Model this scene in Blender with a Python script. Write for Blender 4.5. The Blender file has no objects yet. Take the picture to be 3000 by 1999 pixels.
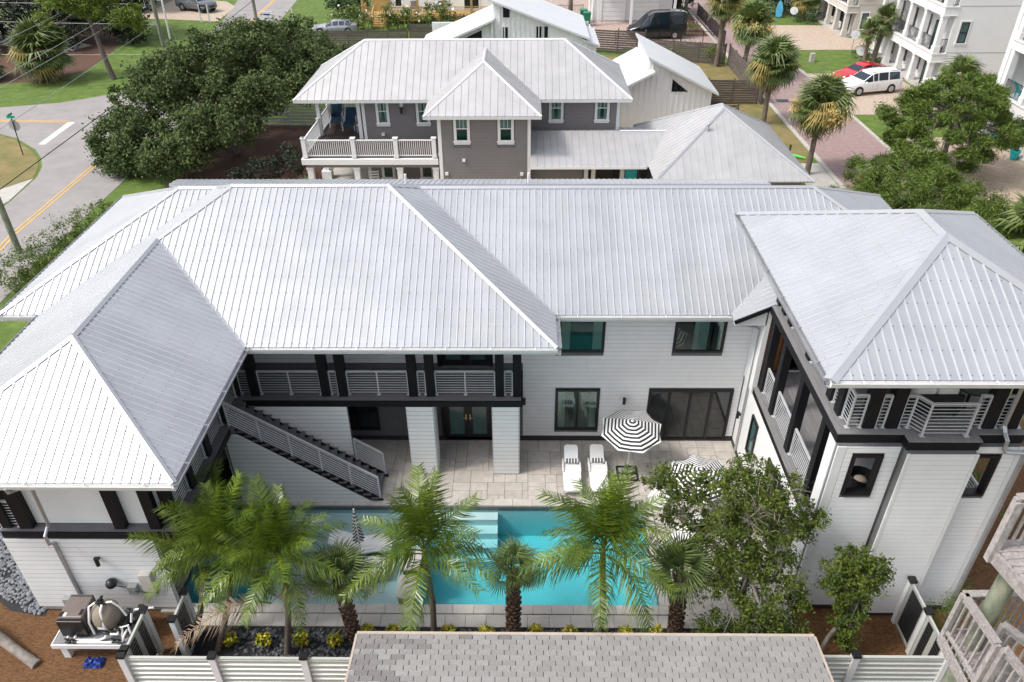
import bpy, math, random
import numpy as np
from mathutils import Vector, Matrix

R = math.radians
random.seed(11)
RNG = np.random.default_rng(5)
S = bpy.context.scene
COL = S.collection

# ------------------------------------------------------------------ camera, sky, sun, exposure
cam_d = bpy.data.cameras.new('camera')
cam_d.sensor_fit = 'HORIZONTAL'
cam_d.sensor_width = 36.0
cam_d.lens = 2241.45 / 3000 * 36
cam_d.clip_start = 0.1
cam_d.clip_end = 1500
cam = bpy.data.objects.new('camera', cam_d)
CR, CU, CF = (Vector((0.99990745, 0.01186282, -0.00666066)), Vector((-0.00114981, 0.56151627, 0.8274649)),
              Vector((-0.01355614, 0.82738066, -0.56147794)))
M = Matrix.Identity(4)
for i in range(3):
    M[i][0] = CR[i]; M[i][1] = CU[i]; M[i][2] = -CF[i]
M[2][3] = 19.0
cam.matrix_world = M
COL.objects.link(cam)
S.camera = cam

SUN_DIR = Vector((-1.0, -0.28, 1.38)).normalized()
world = bpy.data.worlds.new('World')
S.world = world
world.use_nodes = True
wn = world.node_tree.nodes
wn.clear()
sky = wn.new('ShaderNodeTexSky')
sky.sky_type = 'NISHITA'
sky.sun_disc = False
sky.sun_elevation = math.asin(SUN_DIR.z)
sky.sun_rotation = math.atan2(SUN_DIR.x, SUN_DIR.y) % (2 * math.pi)
sky.air_density = 1.0
sky.dust_density = 3.0
sky.ozone_density = 1.0
bg = wn.new('ShaderNodeBackground')
bg.inputs['Strength'].default_value = 0.15
wo = wn.new('ShaderNodeOutputWorld')
hs = wn.new('ShaderNodeHueSaturation')
hs.inputs['Saturation'].default_value = 0.36
world.node_tree.links.new(sky.outputs[0], hs.inputs['Color'])
world.node_tree.links.new(hs.outputs[0], bg.inputs['Color'])
world.node_tree.links.new(bg.outputs[0], wo.inputs['Surface'])
sun_d = bpy.data.lights.new('sun', 'SUN')
sun_d.energy = 1.5
sun_d.angle = R(10)
sun_d.color = (1.0, 0.95, 0.88)
sun = bpy.data.objects.new('sun', sun_d)
sun.rotation_euler = (-SUN_DIR).to_track_quat('-Z', 'Y').to_euler()
sun.location = (-30, -10, 50)
COL.objects.link(sun)
vs = S.view_settings
vs.view_transform = 'Standard'
vs.look = 'None'
vs.gamma = 1.0
vs.exposure = 0.90
vs.use_curve_mapping = False
cy = S.cycles
cy.use_denoising = True
try:
    cy.denoiser = 'OPENIMAGEDENOISE'
except Exception:
    pass
cy.max_bounces = 8
cy.diffuse_bounces = 5
cy.glossy_bounces = 3
cy.transmission_bounces = 5
cy.transparent_max_bounces = 10
cy.caustics_reflective = False
cy.caustics_refractive = False
cy.sample_clamp_indirect = 6.0

# ------------------------------------------------------------------ materials
MATS = {}


def mat(name, col, rough=0.6, metal=0.0, var=0.12, scale=3.0, bump=0.0, bscale=40.0, col2=None, spec=0.5,
        rand=0.0, stretch=None, trans=0.0, stain=0.0, stain_col=(0.1, 0.09, 0.08), coat=0.0, contrast=None):
    m = bpy.data.materials.new(name)
    m.use_nodes = True
    nt = m.node_tree
    N, L = nt.nodes, nt.links
    b = N['Principled BSDF']
    b.inputs['Roughness'].default_value = rough
    b.inputs['Metallic'].default_value = metal
    b.inputs['Specular IOR Level'].default_value = spec
    b.inputs['Coat Weight'].default_value = coat
    tc = N.new('ShaderNodeTexCoord')
    geo = N.new('ShaderNodeNewGeometry')
    src = geo.outputs['Position']
    if stretch:
        mp = N.new('ShaderNodeMapping')
        mp.inputs['Scale'].default_value = stretch
        L.new(src, mp.inputs['Vector'])
        src = mp.outputs['Vector']
    nz = N.new('ShaderNodeTexNoise')
    nz.inputs['Scale'].default_value = scale
    nz.inputs['Detail'].default_value = 6
    nz.inputs['Roughness'].default_value = 0.6
    L.new(src, nz.inputs['Vector'])
    cr = N.new('ShaderNodeValToRGB')
    lo, hi = contrast or (0.3, 0.7)
    cr.color_ramp.elements[0].position = lo
    cr.color_ramp.elements[1].position = hi
    c2 = col2 if col2 else tuple(min(1, c * (1 + var)) for c in col)
    c1 = col if col2 else tuple(c * (1 - var) for c in col)
    cr.color_ramp.elements[0].color = (*c1, 1)
    cr.color_ramp.elements[1].color = (*c2, 1)
    L.new(nz.outputs['Fac'], cr.inputs['Fac'])
    out = cr.outputs['Color']
    if stain > 0:
        n2 = N.new('ShaderNodeTexNoise')
        n2.inputs['Scale'].default_value = 0.55
        n2.inputs['Detail'].default_value = 8
        n2.inputs['Roughness'].default_value = 0.7
        L.new(geo.outputs['Position'], n2.inputs['Vector'])
        r2 = N.new('ShaderNodeValToRGB')
        r2.color_ramp.elements[0].position = 0.48
        r2.color_ramp.elements[1].position = 0.75
        r2.color_ramp.elements[1].color = (stain, stain, stain, 1)
        r2.color_ramp.elements[0].color = (0, 0, 0, 1)
        L.new(n2.outputs['Fac'], r2.inputs['Fac'])
        mx = N.new('ShaderNodeMix')
        mx.data_type = 'RGBA'
        L.new(r2.outputs['Color'], mx.inputs['Factor'])
        L.new(out, mx.inputs['A'])
        mx.inputs['B'].default_value = (*stain_col, 1)
        out = mx.outputs['Result']
    if rand > 0:
        oi = N.new('ShaderNodeObjectInfo')
        mr = N.new('ShaderNodeMapRange')
        mr.inputs['To Min'].default_value = 1 - rand
        mr.inputs['To Max'].default_value = 1 + rand
        L.new(oi.outputs['Random'], mr.inputs['Value'])
        hv = N.new('ShaderNodeHueSaturation')
        L.new(mr.outputs['Result'], hv.inputs['Value'])
        L.new(out, hv.inputs['Color'])
        out = hv.outputs['Color']
    L.new(out, b.inputs['Base Color'])
    if bump > 0:
        nb = N.new('ShaderNodeTexNoise')
        nb.inputs['Scale'].default_value = bscale
        nb.inputs['Detail'].default_value = 4
        L.new(src, nb.inputs['Vector'])
        bp = N.new('ShaderNodeBump')
        bp.inputs['Strength'].default_value = min(1.0, bump)
        bp.inputs['Distance'].default_value = 0.02
        L.new(nb.outputs['Fac'], bp.inputs['Height'])
        L.new(bp.outputs['Normal'], b.inputs['Normal'])
    if trans > 0:
        tr = N.new('ShaderNodeBsdfTranslucent')
        L.new(out, tr.inputs['Color'])
        ms = N.new('ShaderNodeMixShader')
        ms.inputs['Fac'].default_value = trans
        L.new(b.outputs[0], ms.inputs[1])
        L.new(tr.outputs[0], ms.inputs[2])
        L.new(ms.outputs[0], N['Material Output'].inputs['Surface'])
    MATS[name] = m
    return m


def MT(n):
    return MATS[n]


mat('roof_metal', (0.375, 0.388, 0.415), 0.42, 0.28, 0.10, 0.9, bump=0.16, bscale=2.6, rand=0.05, stain=0.30, stain_col=(0.46, 0.46, 0.46))
mat('joint_dark', (0.13, 0.13, 0.135), 0.8)
mat('roof_rib', (0.47, 0.48, 0.50), 0.36, 0.30, 0.05, 1.3, rand=0.03)  # same metal as the pans, toned lighter to paint the light ribs catch
mat('roof_metal_trim', (0.43, 0.44, 0.46), 0.34, 0.4, 0.04, 2.0)
mat('roof_metal_old', (0.42, 0.415, 0.42), 0.5, 0.3, 0.10, 1.1, rand=0.03, stain=0.25, stain_col=(0.36, 0.35, 0.35))
mat('roof_white', (0.60, 0.61, 0.62), 0.45, 0.15, 0.05, 1.0)
mat('screw', (0.13, 0.14, 0.16), 0.5, 0.5)
mat('gutter', (0.50, 0.51, 0.53), 0.35, 0.7, 0.12, 2.5)
mat('gutter_white', (0.75, 0.75, 0.75), 0.4, 0.1, 0.06)
mat('white_board', (0.765, 0.77, 0.77), 0.5, 0, 0.03, 2.0, rand=0.015, stain=0.05, stain_col=(0.55, 0.56, 0.57))
mat('white_stucco', (0.75, 0.755, 0.755), 0.8, 0, 0.03, 1.5, bump=0.3, bscale=70)
mat('white_paint', (0.70, 0.70, 0.70), 0.45, 0, 0.04, 3)
mat('black_metal', (0.009, 0.009, 0.011), 0.4, 0, 0.15, 6)
mat('black_wood', (0.009, 0.009, 0.011), 0.55, 0, 0.2, 8, spec=0.25)
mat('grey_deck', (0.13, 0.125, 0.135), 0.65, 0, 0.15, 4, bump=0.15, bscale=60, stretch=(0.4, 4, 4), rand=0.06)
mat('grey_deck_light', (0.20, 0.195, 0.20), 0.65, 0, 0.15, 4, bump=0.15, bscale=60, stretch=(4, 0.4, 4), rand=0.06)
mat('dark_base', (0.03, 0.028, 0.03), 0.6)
mat('steel', (0.66, 0.67, 0.69), 0.35, 0.35, 0.06, 6)
mat('concrete', (0.42, 0.40, 0.37), 0.85, 0, 0.12, 3, bump=0.3, stain=0.4, stain_col=(0.25, 0.23, 0.21))
mat('travertine', (0.47, 0.435, 0.395), 0.6, 0, 0.14, 4, bump=0.25, rand=0.09, stain=0.35, stain_col=(0.34, 0.315, 0.29))
mat('travertine_damp', (0.24, 0.22, 0.205), 0.35, 0, 0.28, 2.2, bump=0.25, rand=0.12, stain=0.6, stain_col=(0.13, 0.12, 0.115))
mat('coping', (0.49, 0.465, 0.43), 0.65, 0, 0.10, 4, bump=0.2, rand=0.05, stain=0.3, stain_col=(0.38, 0.35, 0.32))
mat('grout', (0.12, 0.11, 0.10), 0.9)
mat('asphalt', (0.27, 0.25, 0.245), 0.85, 0, 0.10, 0.8, bump=0.4, bscale=30, stain=0.55, stain_col=(0.19, 0.18, 0.178))
mat('yellow_line', (0.62, 0.36, 0.09), 0.7, 0, 0.2, 5)
mat('white_line', (0.56, 0.56, 0.55), 0.7, 0, 0.2, 5)
mat('lawn', (0.045, 0.092, 0.010), 0.9, 0, 0.3, 1.3, bump=0.8, bscale=18, col2=(0.115, 0.175, 0.020), stain=0.35, stain_col=(0.17, 0.19, 0.045))
mat('lawn_dry', (0.11, 0.12, 0.03), 0.9, 0, 0.3, 0.9, bump=0.8, bscale=18, col2=(0.24, 0.17, 0.07), stain=0.5, stain_col=(0.30, 0.22, 0.11))
mat('mulch', (0.055, 0.026, 0.016), 0.95, 0, 0.3, 6, bump=1.0, bscale=14, col2=(0.13, 0.07, 0.045))
mat('pine_straw', (0.050, 0.021, 0.008), 0.95, 0, 0.3, 9, bump=1.0, bscale=26, col2=(0.205, 0.100, 0.036), stretch=(1.2, 3.5, 1))
mat('alley_paver', (0.275, 0.195, 0.185), 0.8, 0, 0.15, 3, bump=0.5, bscale=25, rand=0.0, stain=0.3, stain_col=(0.21, 0.15, 0.14))
mat('paver_tan', (0.46, 0.345, 0.265), 0.8, 0, 0.2, 5, bump=0.3, rand=0.18)
mat('paver_tan_mass', (0.30, 0.225, 0.170), 0.8, 0, 0.2, 3.2, bump=0.6, bscale=14, col2=(0.52, 0.43, 0.345), stretch=(1.4, 3.6, 1), contrast=(0.34, 0.66))
mat('paver_red_mass', (0.22, 0.13, 0.11), 0.8, 0, 0.2, 3.2, bump=0.6, bscale=14, col2=(0.52, 0.43, 0.38), stretch=(1.4, 3.6, 1), contrast=(0.4, 0.6))
mat('river_stone', (0.03, 0.033, 0.040), 0.5, 0, 0.4, 7, col2=(0.11, 0.115, 0.13))
mat('river_stone_light', (0.06, 0.066, 0.08), 0.6, 0, 0.3, 7, col2=(0.22, 0.23, 0.25))
mat('bed_dark', (0.02, 0.02, 0.023), 0.9)
mat('plaster_deep', (0.44, 0.66, 0.68), 0.6, 0, 0.05, 1.2, bump=0.1, bscale=3)
mat('plaster_shelf', (0.56, 0.67, 0.68), 0.6, 0, 0.06, 1.2, bump=0.1, bscale=3)
mat('pool_tile', (0.12, 0.115, 0.11), 0.4, 0, 0.3, 12)
mat('lounger_white', (0.80, 0.80, 0.80), 0.4, 0, 0.02)
mat('cushion_white', (0.74, 0.73, 0.72), 0.9, 0, 0.05, 5, bump=0.2)
mat('cushion_cream', (0.40, 0.34, 0.27), 0.9, 0, 0.08, 5, bump=0.2)
mat('stripe_black', (0.015, 0.015, 0.018), 0.8)
mat('stripe_white', (0.80, 0.80, 0.79), 0.8)
mat('navy_sling', (0.008, 0.045, 0.10), 0.75, 0, 0.15, 5)
mat('grey_siding', (0.178, 0.166, 0.168), 0.6, 0, 0.06, 2)
mat('glass_green', (0.012, 0.075, 0.055), 0.08, 0, 0.2, 2, spec=0.7)
mat('glass_dark', (0.012, 0.016, 0.018), 0.05, 0, 0.3, 1.0, spec=0.9)
mat('glass_teal', (0.03, 0.075, 0.075), 0.05, 0, 0.4, 0.8, spec=0.9, col2=(0.07, 0.14, 0.135))
def clear_glass():
    m = bpy.data.materials.new('clear_glass')
    m.use_nodes = True
    nt = m.node_tree
    nt.nodes.clear()
    o = nt.nodes.new('ShaderNodeOutputMaterial')
    t = nt.nodes.new('ShaderNodeBsdfTransparent')
    t.inputs[0].default_value = (0.80, 0.92, 0.89, 1)
    g = nt.nodes.new('ShaderNodeBsdfGlossy')
    g.inputs['Roughness'].default_value = 0.03
    f = nt.nodes.new('ShaderNodeFresnel')
    f.inputs['IOR'].default_value = 1.45
    x = nt.nodes.new('ShaderNodeMixShader')
    nt.links.new(f.outputs[0], x.inputs[0])
    nt.links.new(t.outputs[0], x.inputs[1])
    nt.links.new(g.outputs[0], x.inputs[2])
    nt.links.new(x.outputs[0], o.inputs['Surface'])
    MATS['clear_glass'] = m


clear_glass()
mat('curtain', (0.42, 0.47, 0.46), 0.9, 0, 0.15, 3, stretch=(12, 12, 1))
mat('cedar', (0.52, 0.18, 0.04), 0.55, 0, 0.25, 5, stretch=(0.6, 0.6, 12), rand=0.1)
mat('porch_wood', (0.42, 0.27, 0.10), 0.7, 0, 0.2, 4, rand=0.05)
mat('grey_wood', (0.105, 0.085, 0.078), 0.85, 0, 0.35, 3, bump=0.4, stretch=(0.5, 0.5, 8), rand=0.15)
mat('brown_wood', (0.075, 0.055, 0.045), 0.85, 0, 0.35, 3, bump=0.4, rand=0.15)
mat('deck_brown', (0.05, 0.036, 0.034), 0.6, 0, 0.2, 3, rand=0.1)
mat('weathered', (0.21, 0.19, 0.185), 0.85, 0, 0.4, 7, bump=0.7, bscale=22, col2=(0.40, 0.365, 0.35), rand=0.10, stretch=(2.5, 2.5, 1.2))
mat('pole_green', (0.10, 0.13, 0.085), 0.85, 0, 0.4, 3, bump=0.6, bscale=25, col2=(0.27, 0.27, 0.20), stretch=(2, 2, 0.7))
mat('pole_grey', (0.15, 0.155, 0.125), 0.85, 0, 0.3, 3, bump=0.5, col2=(0.26, 0.26, 0.21), stretch=(2, 2, 0.4))
mat('wire', (0.30, 0.31, 0.33), 0.5, 0.3)
mat('wire_dark', (0.02, 0.02, 0.02), 0.6)
mat('bark', (0.075, 0.055, 0.048), 0.95, 0, 0.4, 6, bump=0.9, bscale=20, col2=(0.17, 0.135, 0.12))
mat('bark_grey', (0.13, 0.115, 0.10), 0.95, 0, 0.4, 6, bump=0.7, bscale=20, col2=(0.28, 0.25, 0.22))
mat('twig', (0.30, 0.25, 0.21), 0.9, 0, 0.3, 4)
mat('palm_trunk', (0.10, 0.075, 0.055), 0.95, 0, 0.4, 5, bump=0.9, bscale=18, col2=(0.24, 0.19, 0.15), stretch=(1, 1, 5))
mat('boot', (0.06, 0.034, 0.022), 0.9, 0, 0.4, 7, bump=0.8, col2=(0.25, 0.165, 0.11), rand=0.1)
mat('leaf_oak', (0.042, 0.070, 0.022), 0.75, 0, 0.3, 1.2, spec=0.2, col2=(0.130, 0.172, 0.062), trans=0.15, contrast=(0.35, 0.65))
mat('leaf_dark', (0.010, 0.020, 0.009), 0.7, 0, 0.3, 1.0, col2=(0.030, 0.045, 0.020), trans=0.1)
mat('leaf_live', (0.032, 0.062, 0.008), 0.6, 0, 0.3, 3.0, spec=0.25, col2=(0.140, 0.180, 0.030), trans=0.2, contrast=(0.3, 0.7))
mat('leaf_pine', (0.06, 0.11, 0.008), 0.6, 0, 0.3, 1.4, col2=(0.20, 0.27, 0.022), trans=0.2)
mat('leaf_sand_pine', (0.034, 0.075, 0.010), 0.6, 0, 0.3, 2.4, col2=(0.175, 0.25, 0.032), trans=0.25)
mat('leaf_shrub', (0.045, 0.090, 0.012), 0.55, 0, 0.3, 2.0, col2=(0.17, 0.22, 0.04), trans=0.25)
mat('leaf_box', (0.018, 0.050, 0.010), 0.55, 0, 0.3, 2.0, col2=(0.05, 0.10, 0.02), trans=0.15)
mat('leaf_yellow', (0.26, 0.30, 0.02), 0.5, 0, 0.3, 8.0, col2=(0.75, 0.62, 0.06), trans=0.2, contrast=(0.4, 0.6))
mat('frond_queen', (0.034, 0.078, 0.007), 0.35, 0, 0.3, 2.2, col2=(0.185, 0.255, 0.024), trans=0.22, rand=0.15)
mat('frond_fan', (0.070, 0.125, 0.030), 0.45, 0, 0.3, 2.0, col2=(0.22, 0.28, 0.085), trans=0.2, rand=0.15)
mat('frond_cabbage', (0.040, 0.080, 0.020), 0.5, 0, 0.3, 2.0, col2=(0.17, 0.21, 0.055), trans=0.15, rand=0.25)
mat('frond_gold', (0.19, 0.14, 0.03), 0.7, 0, 0.3, 2.0, col2=(0.36, 0.28, 0.08), trans=0.15, rand=0.2)
mat('frond_dead', (0.16, 0.11, 0.07), 0.85, 0, 0.3, 3.0, col2=(0.36, 0.27, 0.19), trans=0.1)
mat('flower_stalk', (0.46, 0.33, 0.09), 0.8, 0, 0.3, 5.0, col2=(0.62, 0.48, 0.19))
mat('stalk', (0.16, 0.19, 0.05), 0.6)
mat('blue_grass', (0.10, 0.135, 0.075), 0.6, 0, 0.3, 2.0, col2=(0.22, 0.26, 0.16), trans=0.15)
mat('shingle', (0.245, 0.235, 0.225), 0.9, 0, 0.25, 60, bump=0.5, bscale=120, rand=0.09, stain=0.5, stain_col=(0.33, 0.32, 0.31))
mat('shingle_stained', (0.185, 0.172, 0.168), 0.9, 0, 0.35, 60, bump=0.5, bscale=120, rand=0.12)
mat('beige_trim', (0.42, 0.35, 0.29), 0.6)
mat('fence_metal', (0.55, 0.57, 0.53), 0.4, 0.3, 0.04, 1.5, stain=0.25, stain_col=(0.40, 0.44, 0.40))
mat('tank', (0.235, 0.20, 0.155), 0.75, 0, 0.1, 30, bump=0.4)
mat('heater', (0.155, 0.125, 0.115), 0.5, 0, 0.06)
mat('pvc', (0.80, 0.80, 0.79), 0.35, 0, 0.04, 8)
mat('black_plastic', (0.012, 0.012, 0.014), 0.35, 0, 0.2, 9)
mat('grey_box', (0.26, 0.27, 0.27), 0.5)
mat('beige_box', (0.50, 0.47, 0.42), 0.5)
mat('tarp', (0.004, 0.010, 0.09), 0.3, 0, 0.6, 14, col2=(0.02, 0.06, 0.30))
mat('red_paint', (0.52, 0.008, 0.018), 0.22, 0.1, 0.04, coat=0.8)
mat('white_car', (0.80, 0.80, 0.80), 0.25, 0, 0.02, coat=0.6)
mat('dark_car', (0.006, 0.009, 0.014), 0.2, 0.1, 0.1, coat=0.8)
mat('silver_car', (0.34, 0.35, 0.40), 0.3, 0.6, 0.04, coat=0.6)
mat('grey_car', (0.155, 0.17, 0.19), 0.3, 0.5, 0.05, coat=0.6)
mat('car_glass', (0.010, 0.018, 0.03), 0.04, 0, 0.2, spec=0.9)
mat('tyre', (0.012, 0.012, 0.013), 0.8)
mat('rim', (0.48, 0.49, 0.5), 0.35, 0.6)
mat('lamp_glass', (0.75, 0.75, 0.72), 0.15)
mat('tail_red', (0.35, 0.005, 0.01), 0.25)
mat('amber', (0.7, 0.22, 0.02), 0.3)
mat('stucco_condo', (0.66, 0.655, 0.65), 0.9, 0, 0.03, 0.8, bump=0.3, bscale=30, stain=0.15, stain_col=(0.56, 0.55, 0.54))
mat('stucco_tan', (0.50, 0.475, 0.44), 0.9, 0, 0.03, 0.8, bump=0.3, bscale=30)
mat('turquoise', (0.01, 0.42, 0.46), 0.5)
mat('bin_green', (0.01, 0.17, 0.09), 0.5)
mat('sign_green', (0.01, 0.32, 0.20), 0.5)
mat('sign_back', (0.40, 0.41, 0.42), 0.45, 0.4)
mat('kayak', (0.12, 0.48, 0.78), 0.4)
mat('lime', (0.12, 0.75, 0.12), 0.5)
mat('dish', (0.48, 0.49, 0.5), 0.5)
mat('rug', (0.015, 0.015, 0.017), 0.95, 0, 0.2, 60, col2=(0.55, 0.54, 0.52), contrast=(0.56, 0.60))
mat('wicker', (0.012, 0.012, 0.013), 0.8, 0, 0.3, 50, bump=0.5)
mat('brass', (0.65, 0.5, 0.28), 0.3, 0.8)
mat('sand', (0.42, 0.34, 0.24), 0.95, 0, 0.15, 3, bump=0.4)
mat('dead_leaf', (0.42, 0.12, 0.04), 0.8)
mat('flower', (0.8, 0.45, 0.45), 0.8)
mat('pink_flower', (0.72, 0.25, 0.28), 0.8)


# ------------------------------------------------------------------ mesh helpers
ORG = {}
Z3 = Vector((0, 0, 0))


def new_obj(name, data):
    o = bpy.data.objects.new(name, data)
    COL.objects.link(o)
    return o


def root(name, label, cat, loc=(0, 0, 0), group=None, rz=0.0, kind=None):
    o = new_obj(name, None)
    o.empty_display_size = 0.3
    o.location = loc
    o.rotation_euler = (0, 0, rz)
    ORG[o.name] = Vector(loc)
    o['label'] = label
    o['category'] = cat
    if group:
        o['group'] = group
    if kind:
        o['kind'] = kind
    return o


def tag(o, label, cat, group=None, kind=None):
    o['label'] = label
    o['category'] = cat
    if group:
        o['group'] = group
    if kind:
        o['kind'] = kind
    return o


def structure(o):
    o['kind'] = 'structure'
    return o


def stuff(o):
    o['kind'] = 'stuff'
    return o


class MB:
    def __init__(s):
        s.v = []
        s.f = []

    def add(s, vs_, fs):
        n = len(s.v)
        s.v += [tuple(p) for p in vs_]
        s.f += [tuple(i + n for i in f) for f in fs]
        return s

    def hexa(s, p):
        return s.add(p, [(0, 3, 2, 1), (4, 5, 6, 7), (0, 1, 5, 4), (1, 2, 6, 5), (2, 3, 7, 6), (3, 0, 4, 7)])

    def box(s, x0, x1, y0, y1, z0, z1):
        return s.hexa([(x0, y0, z0), (x1, y0, z0), (x1, y1, z0), (x0, y1, z0), (x0, y0, z1), (x1, y0, z1), (x1, y1, z1), (x0, y1, z1)])

    def bar(s, a, b, w, h, up=(0, 0, 1)):
        a, b, up = Vector(a), Vector(b), Vector(up)
        d = (b - a).normalized()
        if abs(d.dot(up)) > 0.98:
            up = Vector((0, 1, 0))
        sd = d.cross(up).normalized() * (w / 2)
        u = sd.cross(d).normalized() * (h / 2)
        return s.hexa([a - sd - u, a + sd - u, b + sd - u, b - sd - u, a - sd + u, a + sd + u, b + sd + u, b - sd + u])

    def cyl(s, a, b, r0, r1=None, n=8, caps=True):
        if r1 is None:
            r1 = r0
        a, b = Vector(a), Vector(b)
        d = (b - a).normalized()
        t = Vector((1, 0, 0)) if abs(d.x) < 0.8 else Vector((0, 1, 0))
        u = d.cross(t).normalized()
        w = d.cross(u)
        P = []
        for q, r in ((a, r0), (b, r1)):
            for i in range(n):
                an = 2 * math.pi * i / n
                P.append(q + (u * math.cos(an) + w * math.sin(an)) * r)
        F = [(i, (i + 1) % n, n + (i + 1) % n, n + i) for i in range(n)]
        if caps:
            F += [tuple(range(n - 1, -1, -1)), tuple(range(n, 2 * n))]
        return s.add(P, F)

    def tube(s, pts, r, n=7):
        pts = [Vector(p) for p in pts]
        k = len(pts)
        rr = r if isinstance(r, (list, tuple)) else [r] * k
        P = []
        prev = None
        for i, p in enumerate(pts):
            d = (pts[min(i + 1, k - 1)] - pts[max(i - 1, 0)]).normalized()
            if prev is None:
                t = Vector((1, 0, 0)) if abs(d.x) < 0.8 else Vector((0, 1, 0))
                u = d.cross(t).normalized()
            else:
                u = (prev - d * prev.dot(d)).normalized()
            prev = u
            w = d.cross(u)
            for j in range(n):
                an = 2 * math.pi * j / n
                P.append(p + (u * math.cos(an) + w * math.sin(an)) * rr[i])
        F = []
        for i in range(k - 1):
            for j in range(n):
                F.append((i * n + j, i * n + (j + 1) % n, (i + 1) * n + (j + 1) % n, (i + 1) * n + j))
        F += [tuple(range(n - 1, -1, -1)), tuple(range((k - 1) * n, k * n))]
        return s.add(P, F)

    def lathe(s, prof, c=(0, 0, 0), n=16, ax=None):
        c = Vector(c)
        P = []
        k = len(prof)
        for r, z in prof:
            for i in range(n):
                an = 2 * math.pi * i / n
                v = Vector((r * math.cos(an), r * math.sin(an), z))
                if ax is not None:
                    v = ax @ v
                P.append(c + v)
        F = []
        for i in range(k - 1):
            for j in range(n):
                F.append((i * n + j, i * n + (j + 1) % n, (i + 1) * n + (j + 1) % n, (i + 1) * n + j))
        F += [tuple(range(n - 1, -1, -1)), tuple(range((k - 1) * n, k * n))]
        return s.add(P, F)

    def ball(s, c, r, sx=1, sy=1, sz=1, n=12, m=8):
        P = []
        for i in range(m + 1):
            a = math.pi * (i + 0.02) / (m + 0.04) - math.pi / 2
            for j in range(n):
                b = 2 * math.pi * j / n
                P.append((c[0] + r * sx * math.cos(a) * math.cos(b), c[1] + r * sy * math.cos(a) * math.sin(b), c[2] + r * sz * math.sin(a)))
        F = []
        for i in range(m):
            for j in range(n):
                F.append((i * n + j, i * n + (j + 1) % n, (i + 1) * n + (j + 1) % n, (i + 1) * n + j))
        F += [tuple(range(n - 1, -1, -1)), tuple(range(m * n, (m + 1) * n))]
        return s.add(P, F)

    def prism(s, pts, off):
        n = len(pts)
        off = Vector(off)
        P = [Vector(p) for p in pts] + [Vector(p) + off for p in pts]
        F = [tuple(range(n - 1, -1, -1)), tuple(range(n, 2 * n))] + [(i, (i + 1) % n, n + (i + 1) % n, n + i) for i in range(n)]
        return s.add(P, F)

    def wbox(s, W, s0, s1, z0, z1, d0, d1):
        return s.hexa([W(s0, z0, d0), W(s1, z0, d0), W(s1, z0, d1), W(s0, z0, d1), W(s0, z1, d0), W(s1, z1, d0), W(s1, z1, d1), W(s0, z1, d1)])

    def build(s, name, m, parent=None, smooth=False, bevel=0.0, label=None):
        org = ORG.get(parent.name, Z3) if parent is not None else Z3
        me = bpy.data.meshes.new(name)
        V = s.v if org == Z3 else [(a - org.x, b - org.y, c - org.z) for a, b, c in s.v]
        me.from_pydata(V, [], s.f)
        me.materials.append(MATS[m] if isinstance(m, str) else m)
        if smooth:
            me.polygons.foreach_set('use_smooth', [True] * len(me.polygons))
            try:
                me.set_sharp_from_angle(angle=R(40))
            except Exception:
                pass
        o = new_obj(name, me)
        ORG[o.name] = org
        if parent is not None:
            o.parent = parent
        if bevel:
            md = o.modifiers.new('bevel', 'BEVEL')
            md.width = bevel
            md.segments = 2
            md.limit_method = 'ANGLE'
        if label:
            o['label'] = label
        return o


def clone(o, parent=None, loc=None, rz=None):
    c = o.copy()
    COL.objects.link(c)
    c.parent = parent
    ORG[c.name] = ORG.get(parent.name, Z3) if parent is not None else (Vector(loc) if loc is not None else Z3)
    if loc is not None:
        c.location = loc
    if rz is not None:
        c.rotation_euler = (0, 0, rz)
    for ch in list(o.children):
        clone(ch, c)
    return c


def walls(ox, oy, rx, ry):
    n = (ry, -rx)

    def W(s_, z, d=0.0):
        return (ox + rx * s_ + n[0] * d, oy + ry * s_ + n[1] * d, z)
    return W


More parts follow.
